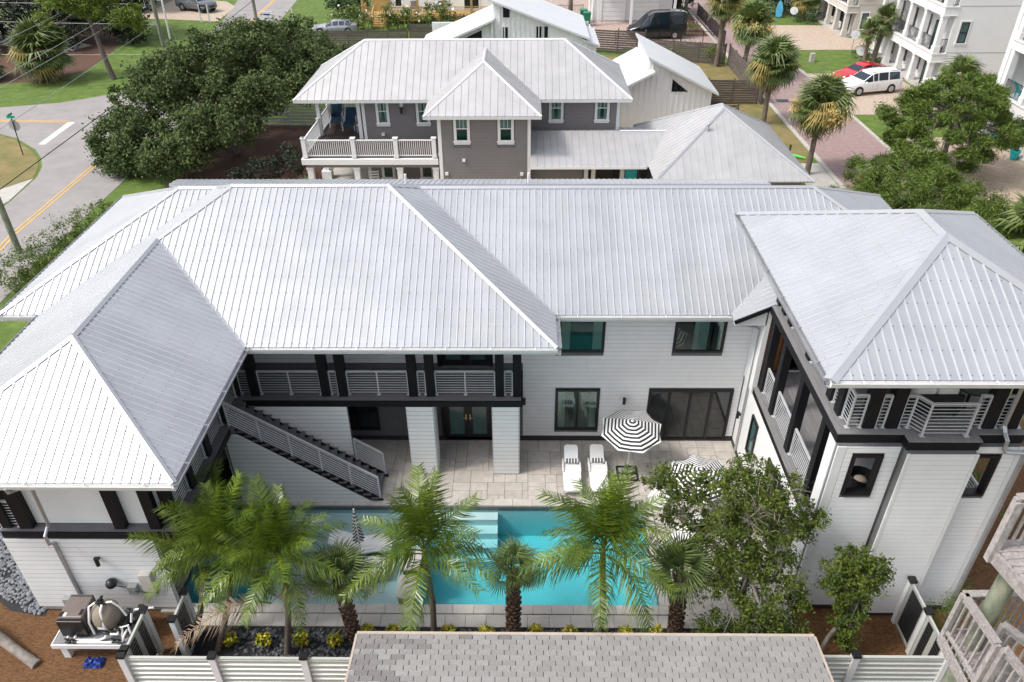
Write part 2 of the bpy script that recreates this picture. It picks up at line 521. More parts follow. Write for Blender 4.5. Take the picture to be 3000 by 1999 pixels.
def siding(parent, W, s0, s1, z0, z1, h, m, holes=(), proud=0.018, top=None, joined=False, gapz=0.010):
    proud = max(proud, 0.014)
    """lapped horizontal boards, one object each; top(s) optionally limits the height"""
    z = z0
    acc = MB()
    jnt = MB()  # dark filler strips that paint the shadow line in each gap between boards
    while z < z1 - 0.02:
        zt = min(z + h, z1)
        segs = [(s0, s1)]
        for (a, b, c, d) in holes:
            if zt > c + 0.01 and z < d - 0.01:
                ns = []
                for (p, q) in segs:
                    if b <= p or a >= q:
                        ns.append((p, q))
                        continue
                    if a > p:
                        ns.append((p, a))
                    if b < q:
                        ns.append((b, q))
                segs = ns
        if top is None and not joined:
            ns = []
            for (p, q) in segs:
                while q - p > 3.7:
                    c = p + random.uniform(1.6, 3.4)
                    ns.append((p, c - 0.003))
                    p = c + 0.003
                ns.append((p, q))
            segs = ns
        for (p, q) in segs:
            if q - p < 0.03:
                continue
            pts = None
            if top is not None:
                cl = top(z, zt, p, q)
                if cl is None:
                    continue
                pa, qa, pb, qb = cl
            else:
                pa, qa, pb, qb = p, q, p, q
            jnt.hexa([W(pa, z, 0.0), W(qa, z, 0.0), W(qa, z, proud - 0.006), W(pa, z, proud - 0.006),
                      W(pa, z + gapz, 0.0), W(qa, z + gapz, 0.0), W(qa, z + gapz, proud - 0.006), W(pa, z + gapz, proud - 0.006)])
            mb = acc if joined else MB()
            mb.hexa([W(pa, z + gapz, 0.001), W(qa, z + gapz, 0.001), W(qa, z + gapz, proud), W(pa, z + gapz, proud),
                     W(pb, zt, 0.001), W(qb, zt, 0.001), W(qb, zt, proud * 0.95), W(pb, zt, proud * 0.95)])
            if not joined:
                mb.build('siding_board', m, parent)
        z = zt
    if jnt.v:
        stuff(jnt.build('board_joints', 'joint_dark', parent))
    if joined and acc.v:
        stuff(acc.build('siding_boards', m, parent))


def clip(poly, s_lim, keep_less):
    out = []
    n = len(poly)
    for i in range(n):
        a, b = poly[i], poly[(i + 1) % n]
        ia = a[0] <= s_lim if keep_less else a[0] >= s_lim
        ib = b[0] <= s_lim if keep_less else b[0] >= s_lim
        if ia:
            out.append(a)
        if ia != ib:
            t = (s_lim - a[0]) / (b[0] - a[0])
            out.append((s_lim, a[1] + t * (b[1] - a[1])))
    return out


def span_at(poly, s_):
    ts = []
    n = len(poly)
    for i in range(n):
        a, b = poly[i], poly[(i + 1) % n]
        if (a[0] - s_) * (b[0] - s_) <= 0 and abs(a[0] - b[0]) > 1e-6:
            t = (s_ - a[0]) / (b[0] - a[0])
            ts.append(a[1] + t * (b[1] - a[1]))
    return (min(ts), max(ts)) if len(ts) >= 2 else None


def roof_face(parent, poly, m, eave, pw=0.9144, rib=0.2286, rh=0.029, rw=0.05, screws=True, off=0.0, name='roof_slope', joined=False, minor=False):
    """a sheet of metal roof: a deck (part) and one object per metal panel (sub-part) with raised ribs"""
    P = [Vector(p) for p in poly]
    e = Vector(eave).normalized()
    nrm = Vector((0, 0, 0))
    for i in range(len(P)):
        a, b = P[i], P[(i + 1) % len(P)]
        nrm += Vector(((a.y - b.y) * (a.z + b.z), (a.z - b.z) * (a.x + b.x), (a.x - b.x) * (a.y + b.y)))
    nrm.normalize()
    if nrm.z < 0:
        nrm = -nrm
    up = nrm.cross(e).normalized()
    if up.z < 0:
        up = -up
    o = P[0]
    q = [((p - o).dot(e), (p - o).dot(up)) for p in P]

    def W3(s_, t, h=0.0):
        return o + e * s_ + up * t + nrm * h
    deck = MB().prism([W3(a, b, -0.10) for a, b in q], nrm * 0.09).build(name, m, parent)
    smin = min(a for a, b in q)
    smax = max(a for a, b in q)
    k0 = math.floor((smin - off) / pw)
    k1 = math.ceil((smax - off) / pw)
    acc = MB()
    for k in range(k0, k1):
        a, b = off + k * pw, off + (k + 1) * pw
        c = clip(clip(q, a, False), b, True)
        if len(c) < 3 or max(x for x, _ in c) - min(x for x, _ in c) < 0.02:
            continue
        mb = acc if joined else MB()
        mb.prism([W3(x, y, -0.004) for x, y in c], nrm * 0.008)
        nf0 = len(mb.f)
        r = a
        while r < b - 1e-4:
            sp = span_at(q, min(max(r, smin + 0.01), smax - 0.01)) if smin < r < smax else None
            if sp and sp[1] - sp[0] > 0.08:
                t0, t1 = sp[0] + 0.0, sp[1] - 0.02
                w0, w1 = rw / 2, rw / 4
                pts = [W3(r - w0, t0, 0.003), W3(r + w0, t0, 0.003), W3(r + w0, t1, 0.003), W3(r - w0, t1, 0.003),
                       W3(r - w1, t0, rh), W3(r + w1, t0, rh), W3(r + w1, t1, rh), W3(r - w1, t1, rh)]
                mb.hexa(pts)
            r += rib
        if not joined:
            po = mb.build('roof_panel', m, deck)
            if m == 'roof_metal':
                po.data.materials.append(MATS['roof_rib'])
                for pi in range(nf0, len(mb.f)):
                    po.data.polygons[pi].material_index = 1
    if joined:
        stuff(acc.build('roof_panels', m, deck))
    if screws:
        sm = MB()
        t_all = [b for a, b in q]
        t = min(t_all) + 0.12
        row = 0
        while t < max(t_all) - 0.1:
            r = off + k0 * pw + 0.045
            while r < smax:
                if r > smin + 0.02:
                    sp = span_at(q, r)
                    if sp and sp[0] + 0.05 < t < sp[1] - 0.1:
                        c = W3(r, t, 0.004)
                        z = 0.011
                        sm.hexa([c - e * z - up * z, c + e * z - up * z, c + e * z + up * z, c - e * z + up * z,
                                 c - e * z - up * z + nrm * 0.008, c + e * z - up * z + nrm * 0.008, c + e * z + up * z + nrm * 0.008, c - e * z + up * z + nrm * 0.008])
                r += rib
            t += 0.61
        if sm.v:
            stuff(sm.build('roof_screws', 'screw', deck))
    return deck


def cap(parent, a, b, d1, d2, m, w=0.105, h=0.035, name='ridge_cap'):
    """folded cap along a ridge or hip; d1, d2 point down the two slopes"""
    a, b = Vector(a), Vector(b)
    ln = (b - a).normalized()
    d1 = Vector(d1)
    d2 = Vector(d2)
    d1 = (d1 - ln * d1.dot(ln)).normalized()
    d2 = (d2 - ln * d2.dot(ln)).normalized()
    up = -(d1 + d2)
    up = up.normalized() if up.length > 1e-3 else Vector((0, 0, 1))
    if up.z < 0:
        up = -up
    prof = [d1 * w + up * 0.02, d1 * w + up * (h), up * (h + 0.02), d2 * w + up * (h), d2 * w + up * 0.02]
    P = [a + p for p in prof] + [b + p for p in prof]
    n = len(prof)
    F = [(i, i + 1, n + i + 1, n + i) for i in range(n - 1)] + [tuple(range(n)), tuple(range(2 * n - 1, n - 1, -1))]
    return MB().add(P, F).build(name, m, parent)


def gutter(parent, pts, m='gutter', out=(0, -1), w=0.13, h=0.11, name='gutter'):
    """open trough hung along an eave line"""
    a, b = Vector(pts[0]), Vector(pts[1])
    o = Vector((out[0], out[1], 0))
    mb = MB()
    z = Vector((0, 0, 1))
    prof = [(0.0, -0.01), (0.0, -h), (w * 0.8, -h), (w, 0.0), (w - 0.012, 0.0), (w * 0.8 - 0.012, -h + 0.012), (0.012, -h + 0.012), (0.012, -0.01)]
    n = len(prof)
    P = [a + o * x + z * y for x, y in prof] + [b + o * x + z * y for x, y in prof]
    F = [(i, (i + 1) % n, n + (i + 1) % n, n + i) for i in range(n)]
    mb.add(P, F)
    mb.hexa([a + o * 0.0 - z * h, a + o * w * 0.8 - z * h, a + o * w * 0.8 - z * h + (b - a).normalized() * 0.01, a - z * h + (b - a).normalized() * 0.01,
             a, a + o * w, a + o * w + (b - a).normalized() * 0.01, a + (b - a).normalized() * 0.01])
    d = (b - a)
    L_ = d.length
    d.normalize()
    k = max(1, int(L_ / 1.3))
    for i in range(k):
        c = a + d * (L_ * (i + 0.5) / k) + o * (w / 2)
        mb.bar(c - o * w * 0.5, c + o * w * 0.5, 0.03, 0.012)
    return mb.build(name, m, parent)


def window(parent, W, s0, s1, z0, z1, fm='black_metal', gm='glass_dark', fw=0.085, mull=(), bars=(), depth=0.06, name='window', rec=0.05, trim=None, trimw=0.12, curtains=()):
    """frame as a part, each pane a sub-part"""
    f = MB()
    f.wbox(W, s0, s1, z0, z0 + fw, -0.02, depth)
    f.wbox(W, s0, s1, z1 - fw, z1, -0.02, depth)
    f.wbox(W, s0, s0 + fw, z0 + fw, z1 - fw, -0.02, depth)
    f.wbox(W, s1 - fw, s1, z0 + fw, z1 - fw, -0.02, depth)
    xs = [s0 + fw]
    for k in mull:
        c = s0 + (s1 - s0) * k
        f.wbox(W, c - fw / 2, c + fw / 2, z0 + fw, z1 - fw, -0.02, depth * 0.9)
        xs += [c - fw / 2, c + fw / 2]
    xs.append(s1 - fw)
    fr = f.build(name, fm, parent)
    for i in range(0, len(xs), 2):
        MB().wbox(W, xs[i] + 0.004, xs[i + 1] - 0.004, z0 + fw + 0.004, z1 - fw - 0.004, -0.015, depth - rec).build('pane', gm, fr)
    for ci, (ca, cb, c0, c1) in enumerate(curtains):
        wa, wb = s0 + (s1 - s0) * ca, s0 + (s1 - s0) * cb
        q = MB()
        nf = max(2, int((wb - wa) / 0.045))
        for k in range(nf):
            u0, u1 = wa + (wb - wa) * k / nf, wa + (wb - wa) * (k + 1) / nf
            e0, e1 = (0.011, 0.017) if k % 2 else (0.017, 0.011)
            q.hexa([W(u0, z0 + (z1 - z0) * c0, 0.0105), W(u1, z0 + (z1 - z0) * c0, 0.0105), W(u1, z0 + (z1 - z0) * c0, e1), W(u0, z0 + (z1 - z0) * c0, e0),
                    W(u0, z0 + (z1 - z0) * c1, 0.0105), W(u1, z0 + (z1 - z0) * c1, 0.0105), W(u1, z0 + (z1 - z0) * c1, e1), W(u0, z0 + (z1 - z0) * c1, e0)])
        q.build('curtain', 'curtain', fr)
    if curtains:
        MB().wbox(W, s0 + fw, s1 - fw, z0 + fw, z1 - fw, 0.020, 0.024).build('outer_glass', 'clear_glass', fr)
    if bars:
        g = MB()
        for kind, k, a, b in bars:
            if kind == 'h':
                c = z0 + (z1 - z0) * k
                g.wbox(W, s0 + fw, s1 - fw, c - 0.025, c + 0.025, depth - rec, depth * 0.8)
            else:
                c = s0 + (s1 - s0) * k
                g.wbox(W, c - 0.012, c + 0.012, z0 + (z1 - z0) * a, z0 + (z1 - z0) * b - 0.03, depth - rec, depth * 0.72)
        g.build('glazing_bar', fm, fr)
    if trim:
        t = MB()
        tw = trimw
        t.wbox(W, s0 - tw, s0, z0, z1, 0, 0.045)
        t.wbox(W, s1, s1 + tw, z0, z1, 0, 0.045)
        t.wbox(W, s0 - tw - 0.03, s1 + tw + 0.03, z1, z1 + tw, 0, 0.05)
        t.wbox(W, s0 - tw - 0.05, s1 + tw + 0.05, z0 - 0.07, z0, 0, 0.09)
        t.wbox(W, s0 - tw - 0.01, s1 + tw + 0.01, z0 - 0.07 - tw * 1.2, z0 - 0.07, 0, 0.045)
        t.build('window_trim', trim, fr)
    return fr


def railing(parent, pts, z, h=1.0, n=9, m='steel', post_every=1.5, posts_at=None, top_w=0.06, name='railing'):
    """steel railing with horizontal rods along a plan polyline; rods, posts, top rail as sub-parts"""
    P = [Vector((x, y, z)) for x, y in pts]
    top = MB()
    for a, b in zip(P, P[1:]):
        up = Vector((0, 0, h))
        top.bar(a + up, b + up, top_w, 0.035)
    rail = top.build(name, m, parent)
    posts = []
    for i, (a, b) in enumerate(zip(P, P[1:])):
        L_ = (b - a).length
        k = max(1, round(L_ / post_every))
        for j in range(k + 1):
            if i > 0 and j == 0:
                continue
            posts.append(a.lerp(b, j / k))
    for p in posts:
        mb = MB()
        mb.box(p.x - 0.02, p.x + 0.02, p.y - 0.02, p.y + 0.02, z + 0.012, z + h - 0.018)
        mb.box(p.x - 0.06, p.x + 0.06, p.y - 0.06, p.y + 0.06, z, z + 0.012)
        mb.build('railing_post', m, rail)
    for i in range(n):
        zz = z + 0.09 + (h - 0.16) * i / (n - 1)
        mb = MB()
        for a, b in zip(P, P[1:]):
            d = (b - a).normalized() * 0.0
            mb.cyl((a.x, a.y, zz), (b.x, b.y, zz), 0.011, n=5)
        mb.build('railing_rod', m, rail)
    return rail
# ------------------------------------------------------------------ ground and paving
def sheet(name, pts, z, m, thick=0.0):
    mb = MB()
    if thick:
        mb.prism([(x, y, z - thick) for x, y in pts], (0, 0, thick))
    else:
        mb.add([(x, y, z) for x, y in pts], [tuple(range(len(pts)))])
    return structure(mb.build(name, m))


PX0, PX1, PY0, PY1 = -10.24, 4.02, 14.2, 18.13
g = MB()
for (a, b, c, d) in ((-400, 400, -200, PY0), (-400, PX0, PY0, PY1), (PX1, 400, PY0, PY1), (-400, 400, PY1, 700)):
    g.add([(a, c, -0.06), (b, c, -0.06), (b, d, -0.06), (a, d, -0.06)], [(0, 1, 2, 3)])
structure(g.build('ground', 'lawn'))

# main road (runs along y) and the side road that meets it
sheet('road', [(-25.7, -60), (-25.2, 31), (-25.7, 40), (-25.8, 46), (-26.5, 62), (-28.0, 91), (-29.4, 107), (-32.5, 180), (-41, 180),
               (-37.2, 107), (-35.0, 94), (-34.2, 83.4), (-33.5, 68.5), (-34.7, 65.9), (-38.4, 63.2), (-42.7, 62), (-140, 60.5),
               (-140, 54.6), (-39.0, 55.5), (-37.3, 54.6), (-34.6, 52.2), (-33.3, 50.5), (-32.4, 48.9), (-31.8, 47.1), (-31.4, 43.2), (-31.2, 31), (-31.2, -60)], -0.045, 'asphalt')
MBx = MB()
for o_ in (-0.13, 0.13):
    pts = [(-28.4, 20), (-28.45, 37), (-28.7, 38.6), (-28.96, 49.1)]
    for (a, b) in zip(pts, pts[1:]):
        MBx.add([(a[0] + o_ - 0.05, a[1], -0.035), (a[0] + o_ + 0.05, a[1], -0.035), (b[0] + o_ + 0.05, b[1], -0.035), (b[0] + o_ - 0.05, b[1], -0.035)], [(0, 1, 2, 3)])
    pts = [(-30.4, 72), (-31.38, 88.4), (-32.4, 107), (-35, 160)]
    for (a, b) in zip(pts, pts[1:]):
        MBx.add([(a[0] + o_ - 0.06, a[1], -0.035), (a[0] + o_ + 0.06, a[1], -0.035), (b[0] + o_ + 0.06, b[1], -0.035), (b[0] + o_ - 0.06, b[1], -0.035)], [(0, 1, 2, 3)])
    a, b = (-75, 60.1), (-35.2, 58.3)
    MBx.add([(a[0], a[1] + o_ - 0.06, -0.035), (b[0], b[1] + o_ - 0.06, -0.035), (b[0], b[1] + o_ + 0.06, -0.035), (a[0], a[1] + o_ + 0.06, -0.035)], [(0, 1, 2, 3)])
structure(MBx.build('yellow_road_line', 'yellow_line'))
sheet('stop_line', [(-35.24, 58.26), (-34.98, 53.27), (-34.45, 53.2), (-34.66, 58.18)], -0.035, 'white_line')
sheet('corner_island', [(-60, 55.1), (-39.0, 55.3), (-37.4, 54.4), (-34.8, 52.0), (-33.5, 50.4), (-32.6, 48.8), (-32.0, 47.0), (-33.0, 45.2), (-60, 45.2)], -0.04, 'lawn_dry')
sheet('sidewalk', [(-60, 45.2), (-33.0, 45.2), (-31.9, 46.9), (-31.5, 43.2), (-31.9, 41.6), (-60, 41.6)], -0.038, 'concrete')
sheet('driveway', [(-50, 95.8), (-43.0, 95.9), (-37.9, 94.9), (-35.6, 94.3), (-36.2, 103), (-38.5, 106.5), (-55, 112)], -0.04, 'paver_tan_mass')
sheet('mulch_bed_under_pines', [(-62, 68.6), (-47, 68.9), (-42.6, 69.8), (-41.0, 73), (-41.5, 79), (-43, 87), (-46, 93), (-62, 93)], -0.045, 'mulch')
sheet('sandy_yard', [(-12.6, 31), (-12.6, 57), (5, 57), (5, 66), (16, 66), (16, 57), (16, 31)], -0.052, 'sand')
sheet('mulch_bed', [(-23, 43.5), (-22.5, 47), (-22.6, 56), (-20, 57.5), (-13.2, 57), (-12.6, 40), (-12.5, 36), (-19, 37.5)], -0.045, 'mulch')
sheet('front_walk', [(-62, 88), (-47, 78.5), (-45, 83), (-60, 93)], -0.035, 'concrete')

# alley of red brick pavers with concrete edging, condo forecourts of tan pavers
sheet('alley', [(20.15, 20), (20.15, 110), (18, 125), (18, 140), (27.5, 140), (27, 112), (25.4, 98), (25.4, 20)], -0.04, 'alley_paver')
for nm, x0, x1 in (('curb', 19.85, 20.15), ('curb', 25.4, 25.65)):
    structure(MB().box(x0, x1, 20, 105, -0.06, 0.02).build(nm, 'concrete'))
sheet('paver_court', [(25.65, 79.9), (25.65, 91.2), (33.9, 91.0), (34.2, 84.9), (46, 84.9), (46, 79.9)], -0.045, 'paver_tan_mass')
sheet('paver_court', [(25.65, 59.5), (25.65, 71.3), (33.4, 71.3), (33.4, 65.7), (48, 65.7), (48, 58), (30, 59.6)], -0.045, 'paver_tan_mass')
sheet('paver_court', [(27.5, 25), (27.5, 54.3), (33.4, 54.3), (33.4, 25)], -0.045, 'paver_tan_mass')
sheet('lawn_patch', [(25.7, 71.35), (25.7, 79.8), (36, 79.8), (36, 71.35)], -0.04, 'lawn')
sheet('lawn_patch', [(25.7, 54.3), (25.7, 59.4), (32, 59.4), (32, 54.3)], -0.04, 'lawn')
sheet('dry_verge', [(15.9, 46), (16.2, 62.0), (19.82, 62.0), (19.82, 50.5)], -0.045, 'lawn_dry')
sheet('backyard_lawn', [(5, 57), (5, 79), (19.2, 74.5), (19.82, 57)], -0.05, 'lawn_dry')
sheet('concrete_walk', [(17.6, 30), (17.9, 49.3), (19.82, 49.3), (19.82, 30)], -0.042, 'concrete')
sheet('garage_court', [(5.5, 80.2), (5.5, 94), (17.5, 94), (17.5, 86.5), (20.3, 86.2), (20.3, 82.0)], -0.042, 'paver_red_mass')
sheet('planting_bed', [(17.3, 85.9), (16.8, 96), (20.4, 96), (20.4, 85.9)], -0.04, 'mulch')
sheet('brick_walk', [(-2, 96), (-2, 130), (9, 130), (9, 94)], -0.044, 'paver_red_mass')
# beds of pine straw round the near house
sheet('pine_straw_bed', [(-40, -5), (40, -5), (40, 11.6), (22, 13.6), (16, 33), (12.5, 33), (12.5, 14.3), (7.8, 14.3), (7.8, 13.45), (7.3, 13.45), (7.3, 12.0), (-9.5, 12.0), (-9.8, 14), (-13.3, 14.2), (-14.8, 13.9), (-16.0, 14.6), (-17.8, 17.0), (-40, 14)], -0.045, 'pine_straw')


# the pool: hollow basin, shelf, steps, coping
pool = root('swimming_pool', 'long rectangular turquoise swimming pool with shallow sun shelf, set in pale stone paving', 'swimming pool', (-3, 16.2, 0))
b = MB()
zb = -1.45
x0, x1, y0, y1 = PX0, PX1, PY0, PY1
b.add([(x0, y0, zb), (x1, y0, zb), (x1, y1, zb), (x0, y1, zb), (x0, y0, -0.03), (x1, y0, -0.03), (x1, y1, -0.03), (x0, y1, -0.03)],
      [(0, 1, 2, 3), (0, 4, 5, 1), (1, 5, 6, 2), (2, 6, 7, 3), (3, 7, 4, 0)])
b.build('basin', 'plaster_deep', pool)
t = MB()
t.box(x0 + 0.001, x1 - 0.001, y1 - 0.012, y1 - 0.001, -0.20, -0.031)
t.box(x0 + 0.001, x1 - 0.001, y0 + 0.001, y0 + 0.012, -0.20, -0.031)
t.box(x0 + 0.001, x0 + 0.012, y0 + 0.02, y1 - 0.02, -0.20, -0.031)
t.box(x1 - 0.012, x1 - 0.001, y0 + 0.02, y1 - 0.02, -0.20, -0.031)
t.build('waterline_tile', 'pool_tile', pool)
MB().prism([(-8.4, y0 + 0.015, -1.44), (-3.15, y0 + 0.015, -1.44), (-3.15, y1 - 0.015, -1.44), (-7.7, y1 - 0.015, -1.44)], (0, 0, 1.10)).build('sun_shelf', 'plaster_shelf', pool)
for i in range(4):
    MB().box(-3.14, -0.82, 17.78 - i * 0.36, 18.11 if i == 0 else 17.78 - (i - 1) * 0.36 - 0.002, -1.44, -0.28 - i * 0.27).build('pool_step', 'plaster_shelf', pool)
for yy0, yy1 in ((14.22, 15.0), (15.25, 16.0)):
    blk = MB().box(-3.62, -3.16, yy0, yy1, -0.45, 0.24).build('stone_plinth', 'pool_tile', pool)
    MB().box(-3.68, -3.10, yy0 - 0.04 if yy0 > 14.5 else yy0, yy1 + 0.04, 0.243, 0.30).build('plinth_cap', 'coping', blk)
# water body as a closed volume
wm = bpy.data.materials.new('pool_water')
wm.use_nodes = True
nt = wm.node_tree
nt.nodes.clear()
out = nt.nodes.new('ShaderNodeOutputMaterial')
trn = nt.nodes.new('ShaderNodeBsdfTransparent')
trn.inputs[0].default_value = (1, 1, 1, 1)
gl = nt.nodes.new('ShaderNodeBsdfGlossy')
gl.inputs['Roughness'].default_value = 0.04
fr = nt.nodes.new('ShaderNodeFresnel')
fr.inputs['IOR'].default_value = 1.33
ms = nt.nodes.new('ShaderNodeMixShader')
nz = nt.nodes.new('ShaderNodeTexNoise')
nz.inputs['Scale'].default_value = 3.2
nz.inputs['Detail'].default_value = 3
bp = nt.nodes.new('ShaderNodeBump')
bp.inputs['Strength'].default_value = 0.9
bp.inputs['Distance'].default_value = 0.05
nt.links.new(nz.outputs['Fac'], bp.inputs['Height'])
nt.links.new(bp.outputs['Normal'], gl.inputs['Normal'])
nt.links.new(bp.outputs['Normal'], fr.inputs['Normal'])
nt.links.new(fr.outputs[0], ms.inputs[0])
nt.links.new(trn.outputs[0], ms.inputs[1])
nt.links.new(gl.outputs[0], ms.inputs[2])
nt.links.new(ms.outputs[0], out.inputs['Surface'])
va = nt.nodes.new('ShaderNodeVolumeAbsorption')
va.inputs['Color'].default_value = (0.16, 0.84, 0.89, 1)
va.inputs['Density'].default_value = 0.62
nt.links.new(va.outputs[0], out.inputs['Volume'])
MATS['pool_water'] = wm
structure(MB().box(x0 - 0.02, x1 + 0.02, y0 - 0.02, y1 + 0.02, zb - 0.02, -0.11).build('water', 'pool_water'))


def coping_run(xa, xb, ya, yb, along, size, z=0.03, m='coping', par=pool):
    a, b_ = (xa, xb) if along == 'x' else (ya, yb)
    p = a
    while p < b_ - 0.05:
        e = min(b_, p + size * random.uniform(0.9, 1.1))
        if b_ - e < 0.15:
            e = b_
        g_ = 0.006
        if along == 'x':
            MB().box(p + g_, e - g_, ya, yb, -0.03, z).build('coping_stone', m, par)
        else:
            MB().box(xa, xb, p + g_, e - g_, -0.03, z).build('coping_stone', m, par)
        p = e


coping_run(PX0 - 0.3, PX1 + 0.3, PY1, PY1 + 0.30, 'x', 0.6)
coping_run(PX0 - 0.3, PX1 + 0.3, PY0 - 0.30, PY0, 'x', 0.6)
coping_run(PX0 - 0.3, PX0, PY0, PY1, 'y', 0.6)
coping_run(PX1, PX1 + 0.3, PY0, PY1, 'y', 0.6)
patio = structure(MB().box(-10.6, 7.75, 18.44, 21.6, -0.059, -0.02).box(4.33, 7.75, 13.46, 18.44, -0.059, -0.02).box(-9.7, 4.33, 13.46, 13.88, -0.059, -0.02).box(-14, -10.56, 14.0, 21.6, -0.059, -0.02).build('patio', 'grout'))


def ashlar(x0, x1, y0, y1, u=0.2, m='travertine', par=patio, z=0.0):
    nx, ny = int(round((x1 - x0) / u)), int(round((y1 - y0) / u))
    occ = np.zeros((nx, ny), bool)
    sizes = [(3, 3), (3, 2), (2, 3), (4, 3), (2, 2), (3, 3), (3, 2), (2, 2)]
    for j in range(ny - 1, -1, -1):
        for i in range(nx):
            if occ[i, j]:
                continue
            random.shuffle(sizes)
            for (w, h) in sizes + [(2, 1), (1, 2), (1, 1)]:
                jj = j - h + 1
                if i + w <= nx and jj >= 0 and not occ[i:i + w, jj:j + 1].any():
                    occ[i:i + w, jj:j + 1] = True
                    g_ = 0.007
                    MB().box(x0 + i * u + g_, x0 + (i + w) * u - g_, y0 + jj * u + g_, y0 + (j + 1) * u - g_, -0.03, z + random.uniform(-0.002, 0.002)).build('paving_tile', m, par)
                    break


ashlar(-5.0, 7.75, 18.44, 21.5)
ashlar(4.35, 7.75, 13.5, 18.42, u=0.204)
ashlar(-10.5, -5.0, 19.9, 21.5, u=0.23)
coping_run(-9.7, 7.7, 13.47, 13.88, 'x', 0.62, z=0.0, par=patio)
ashlar(-11.9, -10.55, 14.1, 21.4, u=0.3)


# ------------------------------------------------------------------ river stones
def stones(name, inside, n, m, r0, r1, bbox, z=-0.02, label=None, cat=None):
    base = MB().ball((0, 0, 0), 1, n=7, m=4)
    bv = np.array(base.v, float)
    V, F = [], []
    k = 0
    for _ in range(n * 4):
        x = random.uniform(bbox[0], bbox[1])
        y = random.uniform(bbox[2], bbox[3])
        if not inside(x, y):
            continue
        r = random.uniform(r0, r1)
        a = random.uniform(0, math.pi)
        v = bv * [r * 1.25, r * 0.85, r * 0.55]
        c, s_ = math.cos(a), math.sin(a)
        v = np.stack([v[:, 0] * c - v[:, 1] * s_ + x, v[:, 0] * s_ + v[:, 1] * c + y, v[:, 2] + z + random.uniform(0, 0.02)], 1)
        F += [tuple(i + len(V) for i in f) for f in base.f]
        V += v.tolist()
        k += 1
        if k >= n:
            break
    mb = MB()
    mb.v = V
    mb.f = F
    o = mb.build(name, m, smooth=True)
    return tag(o, label, cat, kind='stuff')


sheet('stone_bed_floor', [(-9.6, 11.4), (7.3, 11.4), (7.3, 13.44), (-9.6, 13.44)], -0.035, 'bed_dark')
stones('river_stones', lambda x, y: x > -8.0 or y > 12.9 + 0.2 * math.sin(x * 5) and x > -8.6, 3600, 'river_stone', 0.035, 0.07, (-9.0, 7.2, 11.45, 13.40),
       label='dark grey river stones filling the planting bed along the pool edge', cat='pebbles')
sheet('stone_bed_floor', [(-18.5, 19), (-17.4, 16.4), (-16.1, 14.65), (-15.0, 13.95), (-13.9, 13.75), (-13.9, 14.3), (-14.2, 21), (-18, 21)], -0.035, 'bed_dark')
stones('river_stones', lambda x, y: (x > -14.1 - (y - 13.7) * 1.35 - 0.5 * math.sin((y - 13.7) * 1.2)) and x < -13.9 - 0.05 * (y - 14), 2600, 'river_stone_light', 0.035, 0.065, (-18.2, -13.9, 13.8, 18.5),
       label='light grey river stones along the left corner of the white house', cat='pebbles')

# ------------------------------------------------------------------ MAIN HOUSE
ZE, PT = 5.9, 0.504
XL, XR, YL, YA, YB, YK, XA = -15.615, -8.385, 13.19, 18.95, 20.79, 30.23, 1.06
XC0, XC1 = -16.99, 14.98
w_ = (XR - XL) / 2
xr_ = (XL + XR) / 2
zr_ = ZE + PT * w_
hA = (YK - YA) / 2
zA = ZE + PT * hA
yRA = YA + hA
hB = (YK - YB) / 2
zB = ZE + PT * hB
yRB = YB + hB

house = root('white_house', 'large white house with silver metal hip roofs, black posts and steel railings around the pool', 'house', (-3, 24, 0))
RM = 'roof_metal'
roof_face(house, [(XR, YA, ZE), (XA, YA, ZE), (XA - hA, yRA, zA), (XL + hA, yRA, zA), (xr_, YA + w_, zr_)], RM, (1, 0, 0))
roof_face(house, [(XA, YA, ZE), (XA, YB, ZE), (XA - hB, yRB, zB), (XA - hA, yRA, zA)], RM, (0, 1, 0))
roof_face(house, [(XA, YB, ZE), (7.7, YB, ZE), (7.7, 21.5, ZE + PT * 0.71), (8.6, 22.3, ZE + PT * 1.51), (13.47, 22.3, ZE + PT * 1.51), (XC1 - hB, yRB, zB), (XA - hB, yRB, zB)], RM, (1, 0, 0), off=0.3)
roof_face(house, [(13.47, 22.3, ZE + PT * 1.51), (XC1, 22.3, ZE), (XC1, YK, ZE), (XC1 - hB, yRB, zB)], RM, (0, 1, 0))
roof_face(house, [(XL, YL, ZE), (xr_, YL + w_, zr_), (xr_, YA + w_, zr_), (XL + hA, yRA, zA), (XL + hB, yRB, zB), (XL, YB, ZE)], RM, (0, 1, 0))
roof_face(house, [(XC0, YB, ZE), (XL, YB, ZE), (XL + hB, yRB, zB), (XC0 + hB, yRB, zB)], RM, (1, 0, 0), off=0.25)
roof_face(house, [(XC0, YB, ZE), (XC0, YK, ZE), (XC0 + hB, yRB, zB)], RM, (0, 1, 0))
roof_face(house, [(XL, YL, ZE), (XR, YL, ZE), (xr_, YL + w_, zr_)], RM, (1, 0, 0))
roof_face(house, [(XR, YL, ZE), (XR, YA, ZE), (xr_, YA + w_, zr_), (xr_, YL + w_, zr_)], RM, (0, 1, 0))
roof_face(house, [(6.71, 20.42, ZE), (9.5, 20.42, ZE + PT * 2.79), (9.5, 23.58, ZE + PT * 2.79), (6.71, 20.79, ZE)], RM, (0, 1, 0))
